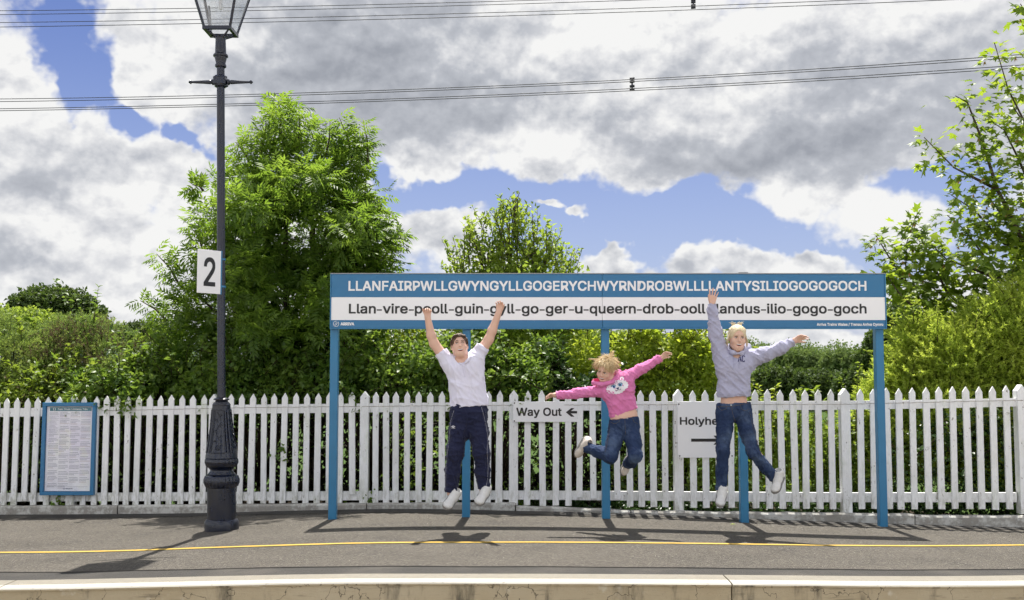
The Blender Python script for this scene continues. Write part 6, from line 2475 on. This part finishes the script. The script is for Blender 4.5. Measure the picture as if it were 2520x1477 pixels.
# --- hawthorn behind the middle of the sign
haw = empty('hawthorn_tree', (P(1270, 1000, 12.8).x, 12.8, -0.3))
tag(haw, 'small light green hawthorn tree rising behind the middle of the sign', 'tree')
hC, hR = ellipsoids([(1265, 650, 110, 70), (1250, 560, 55, 70), (1190, 620, 60, 50), (1330, 620, 55, 55), (1180, 665, 80, 30), (1370, 665, 60, 28), (1262, 510, 22, 40), (1190, 545, 22, 30), (1335, 560, 25, 40), (1290, 540, 22, 45), (1390, 620, 20, 25),
                     (1290, 760, 190, 110), (1250, 870, 170, 120), (1380, 870, 90, 110)], 12.8)
pos, d, k, rg = fill(hC[:11], hR[:11] * .85, 2100, 3, 0.2, 0.4)
p2, d2, k2, rg = fill(hC[11:], hR[11:], 13000, 4, 0.3, 0.3)
pos, d = np.concatenate([pos, p2]), np.concatenate([d, d2])
spray('crown', [tri_leaf(.62, .1, .1)], pos, rough_dir(d, rg, .5, .5, .9), np.array([0, 0, 1.0]) + rg.normal(size=d.shape) * .6, rg.uniform(.045, .080, len(pos)), M['hawthorn_leaf'], haw, 3)
limbs('trunk', (haw.location.x, 12.8, -.4), hC[:7], 0.06, M['bark'], haw, 4, 6, hR[:7])['kind'] = 'stuff'
b = MB()
spos, sfw = [], []
rnd = random.Random(41)
for i in range(95):
    u0 = rnd.uniform(1120, 1420)
    top = np.interp(u0, [1090, 1180, 1260, 1330, 1430], [665, 520, 480, 560, 665])
    v0 = rnd.uniform(top + 40, 700)
    a = P(u0, v0, 12.8 + rnd.uniform(-.4, .3))
    c = P(u0 + (u0 - 1262) * .12 + rnd.uniform(-20, 20), v0 - rnd.uniform(40, 85), 12.8 + rnd.uniform(-.4, .3))
    b.tube([a, a.lerp(c, .5) + Vector((rnd.uniform(-.02, .02), 0, .01)), c], [.006, .004, .0015], 4)
    for q in np.linspace(.1, 1, 16):
        spos.append(a.lerp(c, q) + Vector((rnd.uniform(-.02, .02), rnd.uniform(-.02, .02), 0)))
        sfw.append((rnd.uniform(-1, 1), rnd.uniform(-1, 1), rnd.uniform(0, 1)))
b.build('twigs', M['bark'], haw, True)['kind'] = 'stuff'
rg = np.random.RandomState(10)
spray('shoot_leaves', [tri_leaf(.62, .1, .1)], np.array(spos), np.array(sfw), np.array([0, 0, 1.0]) + rg.normal(size=(len(spos), 3)) * .5, rg.uniform(.045, .085, len(spos)), M['hawthorn_leaf'], haw, 4)

# --- sycamore reaching in from the right
syc = empty('sycamore_tree', (P(2760, 1000, 11.9).x, 11.9, -0.35))
tag(syc, 'sycamore tree with lobed leaves reaching into the right edge of the view', 'tree')
limb_uv = [[(2760, 900), (2620, 700), (2513, 586), (2453, 466), (2416, 346), (2380, 253), (2350, 236)], [(2453, 466), (2400, 440), (2347, 413), (2273, 338)], [(2700, 520), (2560, 370), (2513, 286), (2480, 220), (2446, 105)],
           [(2620, 880), (2420, 800), (2300, 779), (2227, 692), (2230, 599), (2253, 533)], [(2300, 779), (2240, 720), (2187, 633), (2155, 580)], [(2620, 760), (2466, 692), (2373, 566), (2330, 530)], [(2560, 640), (2470, 600), (2400, 520), (2340, 480)],
           [(2600, 560), (2540, 470), (2500, 380), (2470, 320), (2440, 300)], [(2420, 800), (2330, 720), (2290, 640), (2262, 580)], [(2466, 692), (2390, 660), (2330, 640), (2290, 600)], [(2300, 779), (2260, 770), (2210, 720), (2170, 660)],
           [(2620, 720), (2540, 640), (2470, 540), (2430, 480)], [(2620, 760), (2560, 700), (2500, 660)], [(2700, 400), (2600, 150), (2510, 10)], [(2560, 370), (2530, 320), (2490, 260)], [(2420, 800), (2360, 770), (2310, 720), (2270, 690)], [(2620, 800), (2520, 760), (2440, 720), (2390, 690)]]
rnd = random.Random(12)
b = MB()
spos, sfw, sup = [], [], []
kpos = []
for li, uv in enumerate(limb_uv):
    Yl = 11.9 + rnd.uniform(-.25, .25) if li else 11.9
    pts = [P(u, v, Yl) for u, v in uv]
    r0 = .045 if li == 0 else .022
    if li == 0:
        pts = [Vector((syc.location.x, 11.9, -.5))] + pts
    rads = [max(.005, r0 * (1 - i / (len(pts) - .6))) for i in range(len(pts))]
    b.tube(pts, rads, 6)
    seglen = [(pts[i + 1] - pts[i]).length for i in range(len(pts) - 1)]
    for i in range(len(pts) - 1):
        if li == 0 and i < 2:
            continue
        n_ = int(seglen[i] * (170 if pts[i].z < 3.0 else 105))
        tipf = (i + 1) / (len(pts) - 1)
        for q in range(n_):
            t = rnd.random()
            c = pts[i].lerp(pts[i + 1], t)
            spread_ = .185 * (1.15 - .75 * tipf * t)
            off = Vector((rnd.gauss(0, 1), rnd.gauss(0, 1), rnd.gauss(.12, .75))) * spread_ * .75
            p = c + off
            spos.append(p)
            sfw.append(off * 2.2 + Vector((rnd.uniform(-.6, .3), rnd.uniform(-.9, .5), rnd.uniform(-.55, .15))))
            sup.append((rnd.gauss(0, .35), rnd.gauss(-.25, .35), 1.0))
            if rnd.random() < .05:
                kpos.append(p - Vector((0, 0, .05)))
b.build('trunk', M['bark'], syc, True)['kind'] = 'stuff'
order = sorted(range(len(spos)), key=lambda i: spos[i].y)
spos, sfw, sup = [spos[i] for i in order], [sfw[i] for i in order], [sup[i] for i in order]
LB = [lobed(s) for s in range(4)]
rg = np.random.RandomState(14)
sizes = rg.uniform(.085, .150, len(spos))
# the nearest leaves are leaves of their own, the rest one mass
near = [i for i in range(len(spos)) if 2150 < CX + FPX * spos[i].x / spos[i].y < 2560 and spos[i].z < 5.4][:280]
ns_ = set(near)
leaf_me = []
for tv, tf in LB:
    me = np_mesh('leaf', tv, tf)
    me.materials.append(M['sycamore_leaf'])
    leaf_me.append(me)
Pinv = Matrix.Translation(-syc.location)
for i in near:
    f = Vector(sfw[i]).normalized()
    r = f.cross(Vector(sup[i])).normalized()
    u_ = r.cross(f)
    o = bpy.data.objects.new('leaf', leaf_me[i % 4])
    COL.objects.link(o)
    o.parent = syc
    mm = Matrix((r, f, u_)).transposed().to_4x4()
    o.matrix_local = Pinv @ Matrix.Translation(spos[i]) @ mm @ Matrix.Diagonal((sizes[i],) * 3 + (1,))
rest = [i for i in range(len(spos)) if i not in ns_]
spray('crown', LB, np.array([spos[i] for i in rest]), np.array([sfw[i] for i in rest]), np.array([sup[i] for i in rest]), sizes[rest], M['sycamore_leaf'], syc, 5)
kp = np.array(kpos)
spray('winged_keys', [sprig(5, .3, .9, .4, s, 35) for s in range(2)], kp, np.tile([[0, 0, -1.0]], (len(kp), 1)) + rg.normal(size=kp.shape) * .3, np.tile([[1.0, 0, 0]], (len(kp), 1)) + rg.normal(size=kp.shape) * .5, np.full(len(kp), .05), M['key_fruit'], syc, 6)

# --- gorse on the left
def stray(o, C, Rr, mat, seed, n=26, tm=None):
    """long young shoots that stick out of the mass"""
    rn = random.Random(seed * 7)
    b = MB()
    pos, fw = [], []
    for _ in range(n):
        k = rn.randrange(len(C))
        a = Vector(C[k]) + Vector((rn.uniform(-.7, .7) * Rr[k][0], rn.uniform(-.9, .2) * Rr[k][1], rn.uniform(.2, .8) * Rr[k][2]))
        L = rn.uniform(.22, .55)
        d = Vector((rn.uniform(-.8, .8), rn.uniform(-.35, .15), rn.uniform(.35, 1.0))).normalized()
        m_ = a + d * L * .55
        e = m_ + (d + Vector((rn.uniform(-.4, .4), 0, rn.uniform(-.5, .1)))).normalized() * L * .5
        b.tube([a, m_, e], [.005, .0035, .0015], 4)
        for q in np.linspace(.15, 1, 11):
            p = a.lerp(m_, q / .55) if q < .55 else m_.lerp(e, (q - .55) / .45)
            for _s in range(2):
                pos.append(p)
                fw.append((rn.uniform(-1, 1), rn.uniform(-1, 1), rn.uniform(-.2, .8)))
    b.build('shoots', M['dark_twig'], o, True)['kind'] = 'stuff'
    rg = np.random.RandomState(seed)
    spray('shoot_leaves', tm or [round_leaf(.6, .10, .14)], np.array(pos), np.array(fw), np.array([0, 0, 1.0]) + rg.normal(size=(len(pos), 3)) * .4, rg.uniform(.04, .09, len(pos)), M[mat], o, seed)


def gorse(lst, Y, n, label, seed, mat='gorse_leaf', name='gorse_bush', size=(.07, .13), cat='bush', group=None):
    C, Rr = ellipsoids(lst, Y)
    base = C.mean(0)
    o = empty(name, (base[0], Y, -0.3))
    tag(o, label, cat, group)
    pos, d, k, rg = fill(C, Rr, n, seed, .55, .3)
    spray('foliage', [sprig(16, 1.0, .30, .34, s, 58) for s in range(3)], pos, rough_dir(d, rg, .9, .35, .8), rg.normal(size=d.shape), rg.uniform(*size, len(pos)), M[mat], o, seed)
    limbs('stems', (base[0], Y, -.5), C, .03, M['dark_twig'], o, seed, 2, Rr)['kind'] = 'stuff'
    stray(o, C, Rr, 'weed_leaf' if seed != 62 else 'bramble_leaf', seed, 16)
    return o


def tufts(u0, u1, top, bot, n, seed, r=(16, 44)):
    rn = random.Random(seed)
    out = []
    for _ in range(n):
        u = rn.uniform(u0, u1)
        tp = float(np.interp(u, [p[0] for p in top], [p[1] for p in top]))
        q = rn.random()
        v = tp + (bot - tp) * q ** 1.4 + 12 + rn.uniform(-16, 16)
        rr3 = rn.uniform(*r)
        out.append((u, v, rr3 * 1.15, rr3 * .85, -.40 * q + rn.uniform(-.2, .35)))
    return out


g_top = [(-150, 815), (0, 795), (60, 800), (110, 820), (160, 792), (210, 788), (260, 805), (300, 835), (340, 832), (400, 850), (480, 905)]
gorse(tufts(-130, 125, g_top, 985, 60, 1) + [(0, 950, 150, 90), (-20, 1060, 180, 110)], 12.3, 8200, 'large grey-green gorse bush at the left edge of the view', 61, size=(.06, .11))
gorse(tufts(110, 300, g_top, 985, 52, 2) + [(210, 950, 120, 80), (210, 1060, 180, 110)], 12.4, 8200, 'spiny gorse bush with brown tops behind the timetable case', 62, size=(.06, .11))
gorse(tufts(285, 480, g_top, 985, 46, 3) + [(390, 960, 110, 60), (400, 1070, 170, 110)], 12.6, 6600, 'gorse bush leaning against the tall tree, left of the lamp post', 63, size=(.06, .11))
b = MB()
rnd = random.Random(6)
tops = empty('dead_gorse', P(200, 800, 12.2))
tag(tops, 'dry brown gorse twigs sticking out of the green bush', 'dead twigs')
spos = []
for (u0, v0) in [(120, 800), (150, 790), (195, 780), (245, 775), (258, 800), (285, 820), (100, 850), (205, 830), (315, 850), (240, 950), (270, 985), (230, 870), (160, 830), (340, 830), (300, 930)]:
    for q in range(22):
        a = P(u0 + rnd.uniform(-20, 20), v0 + rnd.uniform(20, 50), 11.72 + rnd.uniform(-.1, .1))
        spos.append(a + Vector((rnd.uniform(-.07, .07), 0, rnd.uniform(-.02, .09))))
spos = np.array(spos)
rg = np.random.RandomState(3)
spray('dry_foliage', [sprig(12, 1.0, .25, .16, s, 55) for s in range(3)], spos, np.array([0, 0, 1.0]) + rg.normal(size=spos.shape) * .5, rg.normal(size=spos.shape), rg.uniform(.08, .15, len(spos)), M['dry_leaf'], tops, 3)


# --- bramble and ivy hedge behind the fence
def hedge(lst, Y, n, label, seed, mat='bramble_leaf', name='hedge', size=(.034, .078), upw=.4, w=.7, cat='hedge', shell=.6, stems=True, group=None):
    C, Rr = ellipsoids(lst, Y)
    base = C.mean(0)
    o = empty(name, (base[0], Y, -0.3))
    tag(o, label, cat, group)
    pos, d, k, rg = fill(C, Rr, n, seed, shell, .3)
    fw = rough_dir(d, rg, .6, upw * .3, .8)
    spray('foliage', [round_leaf(w, .10, .14), tri_leaf(w * .8, .06, .2)], pos, fw, np.array([0, -.25, 1.0]) + rg.normal(size=d.shape) * .55, rg.uniform(*size, len(pos)), M[mat], o, seed)
    if stems and mat != 'shade_dead_leaf':
        limbs('stems', (base[0], Y, -.5), C, .022, M['dark_twig'], o, seed, 6, Rr)['kind'] = 'stuff'
        stray(o, C, Rr, mat, seed)
    return o


hedge(tufts(-120, 190, [(-200, 975), (190, 945)], 1005, 26, 11, (24, 40)), 11.7, 3600, 'low leafy hedge behind the pickets at the far left', 71, 'weed_leaf')
hedge(tufts(190, 480, [(190, 915), (480, 900)], 985, 34, 12, (24, 40)), 11.6, 8000, 'bramble hedge above the pickets between timetable case and lamp post', 72)
hedge(tufts(480, 800, [(480, 905), (800, 890)], 1000, 36, 13, (26, 46)), 11.5, 9000, 'dark bramble hedge above the pickets just right of the lamp post', 73)
hedge(tufts(800, 1080, [(800, 880), (1080, 850)], 1000, 36, 14, (26, 48)), 11.3, 9000, 'bramble hedge behind the left end of the long sign', 74)
hedge(tufts(1080, 1340, [(1080, 850), (1340, 870)], 1000, 36, 15, (26, 48)), 11.0, 9000, 'green hedge behind the boy in white', 75)
hedge(tufts(1340, 1470, [(1340, 905), (1470, 960)], 1000, 18, 16, (24, 38)), 11.2, 4200, 'dark ivy hedge above the Way Out sign', 76, 'ivy_leaf')
for i, (a, c_u, nn, lab) in enumerate(((-120, 480, 9000, 'dead undergrowth darkened to paint shade, seen through the pickets at the left'), (480, 1000, 8000, 'dead undergrowth darkened to paint shade, seen through the pickets right of the lamp post'), (1000, 1620, 9500, 'undergrowth darkened to paint shade, seen through the pickets behind the boy'))):
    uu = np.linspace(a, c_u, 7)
    hedge([(u, 1120, 70, 150, .9, .5) for u in uu] + [(u + 40, 1230, 70, 60, .5, .5) for u in uu], 11.6, nn, lab, 96 + i, 'shade_dead_leaf', 'undergrowth', (.05, .10), cat='undergrowth')
    hedge([(u + 20, 1110, 60, 120, .1, .3) for u in uu], 11.5, 420 if i < 2 else 1100, ['scattered ivy leaves among the dark undergrowth at the left', 'scattered ivy leaves among the dark undergrowth right of the lamp post', 'scattered ivy leaves among the dark undergrowth behind the boy'][i], 196 + i, 'bramble_leaf', 'ivy', (.04, .08), cat='ivy', stems=False)
# yellow-green bushes in the sun, right of the middle
hedge([(900, 850, 80, 40, .8), (980, 840, 90, 36, .8), (1050, 870, 70, 50, .8)], 12.3, 3800, 'yellow-green bush showing just under the left end of the sign', 80, 'shrub_leaf', 'bush', (.035, .065), cat='bush')
hedge([(1480, 870, 80, 55), (1560, 880, 90, 65), (1520, 940, 110, 60), (1590, 830, 40, 30)], 11.9, 5600, 'sunny yellow-green bush above the small girl', 81, 'shrub_leaf', 'bush', (.035, .07), cat='bush')
hedge([(1670, 880, 80, 55), (1720, 900, 70, 60), (1650, 950, 100, 60), (1690, 840, 40, 30)], 11.8, 5200, 'sunny yellow-green bush between the small girl and hoodie girl', 82, 'shrub_leaf', 'bush', (.035, .07), cat='bush')
hedge([(1790, 930, 60, 60), (1760, 980, 80, 50)], 12.5, 2200, 'small yellow-green bush just left of the hoodie girl', 83, 'shrub_leaf', 'bush', (.035, .07), cat='bush')
hedge([(1600, 1040, 120, 60), (1680, 1060, 120, 90), (1640, 1170, 140, 90), (1760, 1130, 110, 110)], 11.8, 5200, 'leafy weeds behind the large arrow sign', 84, 'weed_leaf', 'weed_clump', (.04, .075), cat='weeds')
hedge([(1890, 1090, 100, 60), (1980, 1110, 110, 70), (1930, 1180, 150, 70)], 11.5, 4600, 'sunlit weeds behind the pickets right of the hoodie girl', 85, 'weed_leaf', 'weed_clump', (.04, .07), cat='weeds')
hedge([(2100, 1080, 90, 70), (2140, 1130, 110, 90), (2080, 1190, 110, 70)], 11.3, 4200, 'sunlit weeds behind the pickets left of the last blue post', 86, 'weed_leaf', 'weed_clump', (.04, .07), cat='weeds')
for i, (a, c_u) in enumerate(((1300, 1700), (1700, 2110), (2110, 2540))):
    uu = np.linspace(a, c_u, 9)
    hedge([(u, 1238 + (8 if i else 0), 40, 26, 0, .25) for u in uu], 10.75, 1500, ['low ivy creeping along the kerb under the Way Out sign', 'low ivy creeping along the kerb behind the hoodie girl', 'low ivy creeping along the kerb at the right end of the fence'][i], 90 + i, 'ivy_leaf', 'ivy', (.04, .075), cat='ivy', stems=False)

# --- broom on the right
def broom(lst, Y, n, label, seed):
    mat_s = 'broom_leaf'
    C, Rr = ellipsoids(lst, Y)
    base = C.mean(0)
    o = empty('broom_bush', (base[0], Y, -0.3))
    tag(o, label, 'bush')
    pos, d, k, rg = fill(C, Rr, n, seed, .6, .25)
    fw = rough_dir(d, rg, .8, .55, .55) + np.array([-.3, 0, 0])
    spray('foliage', [sprig(22, 1.0, .16, .50, s, 60) for s in range(3)], pos, fw, rg.normal(size=d.shape), rg.uniform(.14, .26, len(pos)), M['broom_leaf'], o, seed)
    limbs('stems', (base[0], Y, -.5), C, .025, M['dark_twig'], o, seed, 3, Rr)['kind'] = 'stuff'
    stray(o, C, Rr, mat_s, seed, 46, [sprig(22, 1.0, .25, .5, 3, 60)])
    return o


broom([(2330, 900, 120, 80), (2250, 940, 80, 60), (2290, 1050, 150, 110), (2240, 860, 30, 40)], 11.3, 7000, 'feathery yellow-green broom bush right of the last blue post', 88)
broom([(2470, 850, 100, 110), (2560, 820, 100, 120), (2480, 970, 140, 80), (2500, 1090, 170, 120), (2640, 900, 100, 120)], 11.3, 8500, 'tall feathery broom bush at the right edge of the view', 89)
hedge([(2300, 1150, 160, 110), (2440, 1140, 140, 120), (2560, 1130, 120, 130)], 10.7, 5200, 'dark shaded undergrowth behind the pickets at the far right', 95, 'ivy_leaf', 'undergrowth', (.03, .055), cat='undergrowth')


# --- trees further off
def far_tree(lst, Y, n, label, seed, size, mat='oak_leaf', name='tree', group=None):
    C, Rr = ellipsoids(lst, Y)
    base = C.mean(0)
    o = empty(name, (base[0], Y, terrain_z(base[0], Y)))
    tag(o, label, 'tree', group)
    pos, d, k, rg = fill(C, Rr, n, seed, .8, .22)
    spray('crown', [tri_leaf(.8, .1, .1), tri_leaf(.55, .2, .2)], pos, rough_dir(d, rg, .5, .1, .8), d + rg.normal(size=d.shape) * .6 + np.array([0, 0, .4]), rg.uniform(size * .6, size * 1.2, len(pos)), M[mat], o, seed)
    limbs('trunk', (base[0], Y, terrain_z(base[0], Y) - .3), C, Rr[:, 0].max() * .10, M['bark'], o, seed, 3, Rr)['kind'] = 'stuff'
    return o


far_tree([(130, 755, 95, 46), (70, 762, 48, 36), (205, 782, 55, 40), (150, 820, 110, 40)], 55, 12000, 'dark rounded tree on the skyline at the far left', 101, 0.26)
far_tree([(60, 800, 80, 40), (-20, 800, 70, 45), (20, 830, 90, 40)], 30, 9000, 'bright green bushy tree top above the gorse at the left edge', 102, 0.12, 'hawthorn_leaf')
far_tree([(340, 812, 36, 20), (300, 830, 60, 25), (400, 815, 50, 28)], 120, 6000, 'low dark trees far off to the left of the tall tree', 103, 0.36)
far_tree([(220, 820, 70, 26), (290, 825, 40, 20)], 70, 6000, 'distant bushes below the dark skyline tree', 104, 0.26, 'wood_leaf')
far_tree([(1920, 945, 72, 40), (1880, 955, 50, 36)], 42, 12000, 'dark rounded tree behind the fence, right of the hoodie girl', 105, 0.15)
far_tree([(2010, 950, 70, 38), (2050, 962, 50, 36)], 44, 12000, 'dark bushy tree behind the fence between girl and last post', 106, 0.15)
far_tree([(1960, 888, 60, 24), (1990, 900, 60, 26)], 85, 9000, 'mid green round tree beyond the dark trees', 107, 0.28, 'wood_leaf')
far_tree([(2075, 893, 55, 28), (2110, 908, 50, 34)], 75, 9000, 'darker tree beyond the field left of the last post', 108, 0.26, 'wood_leaf')
far_tree([(2215, 800, 55, 55), (2190, 850, 60, 50), (2240, 860, 70, 60), (2160, 880, 50, 40)], 30, 12000, 'very dark tree behind the last blue post', 109, 0.13)
far_tree([(2110, 950, 60, 40), (2150, 940, 60, 50)], 36, 9000, 'dark low tree touching the last blue post', 110, 0.13)

# wooded hillside: one mass of crowns
rg = np.random.RandomState(33)
C, Rr = [], []
for i in range(520):
    y = rg.uniform(255, 400)
    x = rg.uniform(0.0, 0.40) * y + rg.uniform(-8, 8)
    r = rg.uniform(2.6, 4.4)
    z = terrain_z(x, y)
    C.append((x, y, z + r * .8))
    Rr.append((r, r, r * rg.uniform(.8, 1.25)))
C, Rr = np.array(C), np.array(Rr)
pos, d, k, rg = fill(C, Rr, 210000, 34, .9, .2)
wood = spray('far_wood', [tri_leaf(.9, .1, .1)], pos, rough_dir(d, rg, .3, .0, .9), d + rg.normal(size=d.shape) * .5 + np.array([0, 0, .3]), rg.uniform(.38, .75, len(pos)), M['wood_leaf'], None, 34)
tag(wood, 'wooded hillside far behind the sign on the right', 'woodland', None, 'stuff')
# soil under the hedge
sheet('soil', M['soil'], lambda x: fence_y(x) + 0.08, lambda x: fence_y(x) + 3.0, 4, -0.10, step=0.5)

# --- tall weeds standing above the fence
def stalk(u, v0, v1, Y, label, seed, mat, lean=0.0, dry=False):
    rnd = random.Random(seed)
    o = empty('weed', P(u, v0, Y))
    tag(o, label, 'weed')
    a, c = P(u, v0, Y), P(u + lean, v1, Y)
    b = MB()
    m_ = a.lerp(c, .55) + Vector((rnd.uniform(-.02, .02), 0, 0))
    b.tube([a, m_, c], [.006, .0045, .002], 5)
    b.build('stem', M['dry_stem'] if dry else M['dark_twig'], o, True)
    pos, fw = [], []
    for q in np.linspace(.15, 1, 34):
        p = a.lerp(m_, q / .55) if q < .55 else m_.lerp(c, (q - .55) / .45)
        for s in range(2):
            t = rnd.uniform(0, 6.28)
            pos.append(p)
            fw.append((math.cos(t), math.sin(t), rnd.uniform(0, .9)))
    rg = np.random.RandomState(seed)
    spray('leaves', [tri_leaf(.5, .1, .2)], np.array(pos), np.array(fw), np.array([0, 0, 1.0]) + rg.normal(size=(len(pos), 3)) * .4, rg.uniform(.03, .075, len(pos)), M[mat], o, seed)
    return o


stalk(2105, 1080, 893, 10.9, 'tall leafy weed rising above the pickets left of the last blue post', 1, 'weed_leaf', 10)
stalk(2080, 1080, 930, 10.8, 'bent leafy weed beside the taller one near the last blue post', 2, 'weed_leaf', -12)
stalk(1880, 1080, 946, 10.7, 'pale leafy weed above the pickets beside the hoodie girl', 3, 'shrub_leaf', -14)
stalk(1895, 1080, 950, 10.7, 'short yellow sprig above the pickets beside the hoodie girl', 4, 'shrub_leaf', 14)
stalk(1967, 1070, 958, 10.7, 'thin seed stalk above the fence, left one of two', 5, 'weed_leaf', -2)
stalk(2000, 1070, 956, 10.7, 'thin seed stalk above the fence, right one of two', 6, 'weed_leaf', 4)
stalk(240, 1000, 930, 11.75, 'leafy bramble shoot above the timetable case', 7, 'bramble_leaf', 20)
stalk(80, 1010, 945, 11.6, 'bright leafy shoot over the pickets at the left', 8, 'weed_leaf', -20)

# ivy and bramble sprigs poking through the pickets
for i, (u, v, lab) in enumerate([(690, 1110, 'ivy sprig poking through the pickets right of the lamp post'), (510, 1112, 'ivy sprig between the pickets left of the lamp post'), (145, 1232, 'ivy leaves at the foot of the fence under the timetable case'),
                                 (1270, 1170, 'ivy climbing a post under the Way Out sign'), (1050, 1236, 'ivy leaves at the foot of the fence left of the boy'), (1290, 1238, 'ivy tuft at the step in the kerb'), (908, 1235, 'ivy leaves by the broken picket'), (1305, 1100, 'ivy strand behind the pickets under the Way Out sign')]):
    rnd = random.Random(200 + i)
    Y = fence_y_u(u) + (-.035 if i in (0, 2, 6) else .05)
    pos = [P(u + rnd.gauss(0, 7), v + rnd.gauss(0, 13), Y + rnd.uniform(-.02, .03)) for _ in range(20)]
    rg = np.random.RandomState(i)
    o = spray('ivy_sprig', [tri_leaf(.9, .1, .1)], np.array(pos), rg.normal(size=(20, 3)) + np.array([0, -.6, -.3]), np.array([0, -1.0, .4]) + rg.normal(size=(20, 3)) * .4, rg.uniform(.025, .05, 20), M['bramble_leaf'], None, i, None)
    tag(o, lab, 'ivy', None, 'stuff')

# a few fallen leaves on the platform
for i, (u, v, lab) in enumerate([(1803, 1292, 'yellow-green fallen leaf on the asphalt below the hoodie girl'), (2093, 1284, 'small fallen green leaf by the kerb right of the hoodie girl'), (585, 1309, 'small dark scrap lying beside the lamp post foot')]):
    Y = 9.3
    for _ in range(12):
        p = P(u, v, Y)
        Y += (p.z - ground_z(p.x, Y)) * 5.0
    p = P(u, v, Y)
    tv, tf = tri_leaf(.5, .12, .05)
    s = .055 if i < 2 else .03
    ang = 1.5
    V = np.stack([p.x + (tv[:, 0] * math.cos(ang) + (tv[:, 1] - .5) * math.sin(ang)) * s, Y + (-tv[:, 0] * math.sin(ang) + (tv[:, 1] - .5) * math.cos(ang)) * s, ground_z(p.x, Y) + .006 + np.abs(tv[:, 2]) * s], 1)
    o = link_mesh('fallen_leaf', np_mesh('fallen_leaf', V, tf), M['shrub_leaf'] if i < 2 else M['dark_twig'])
    tag(o, lab, 'leaf')
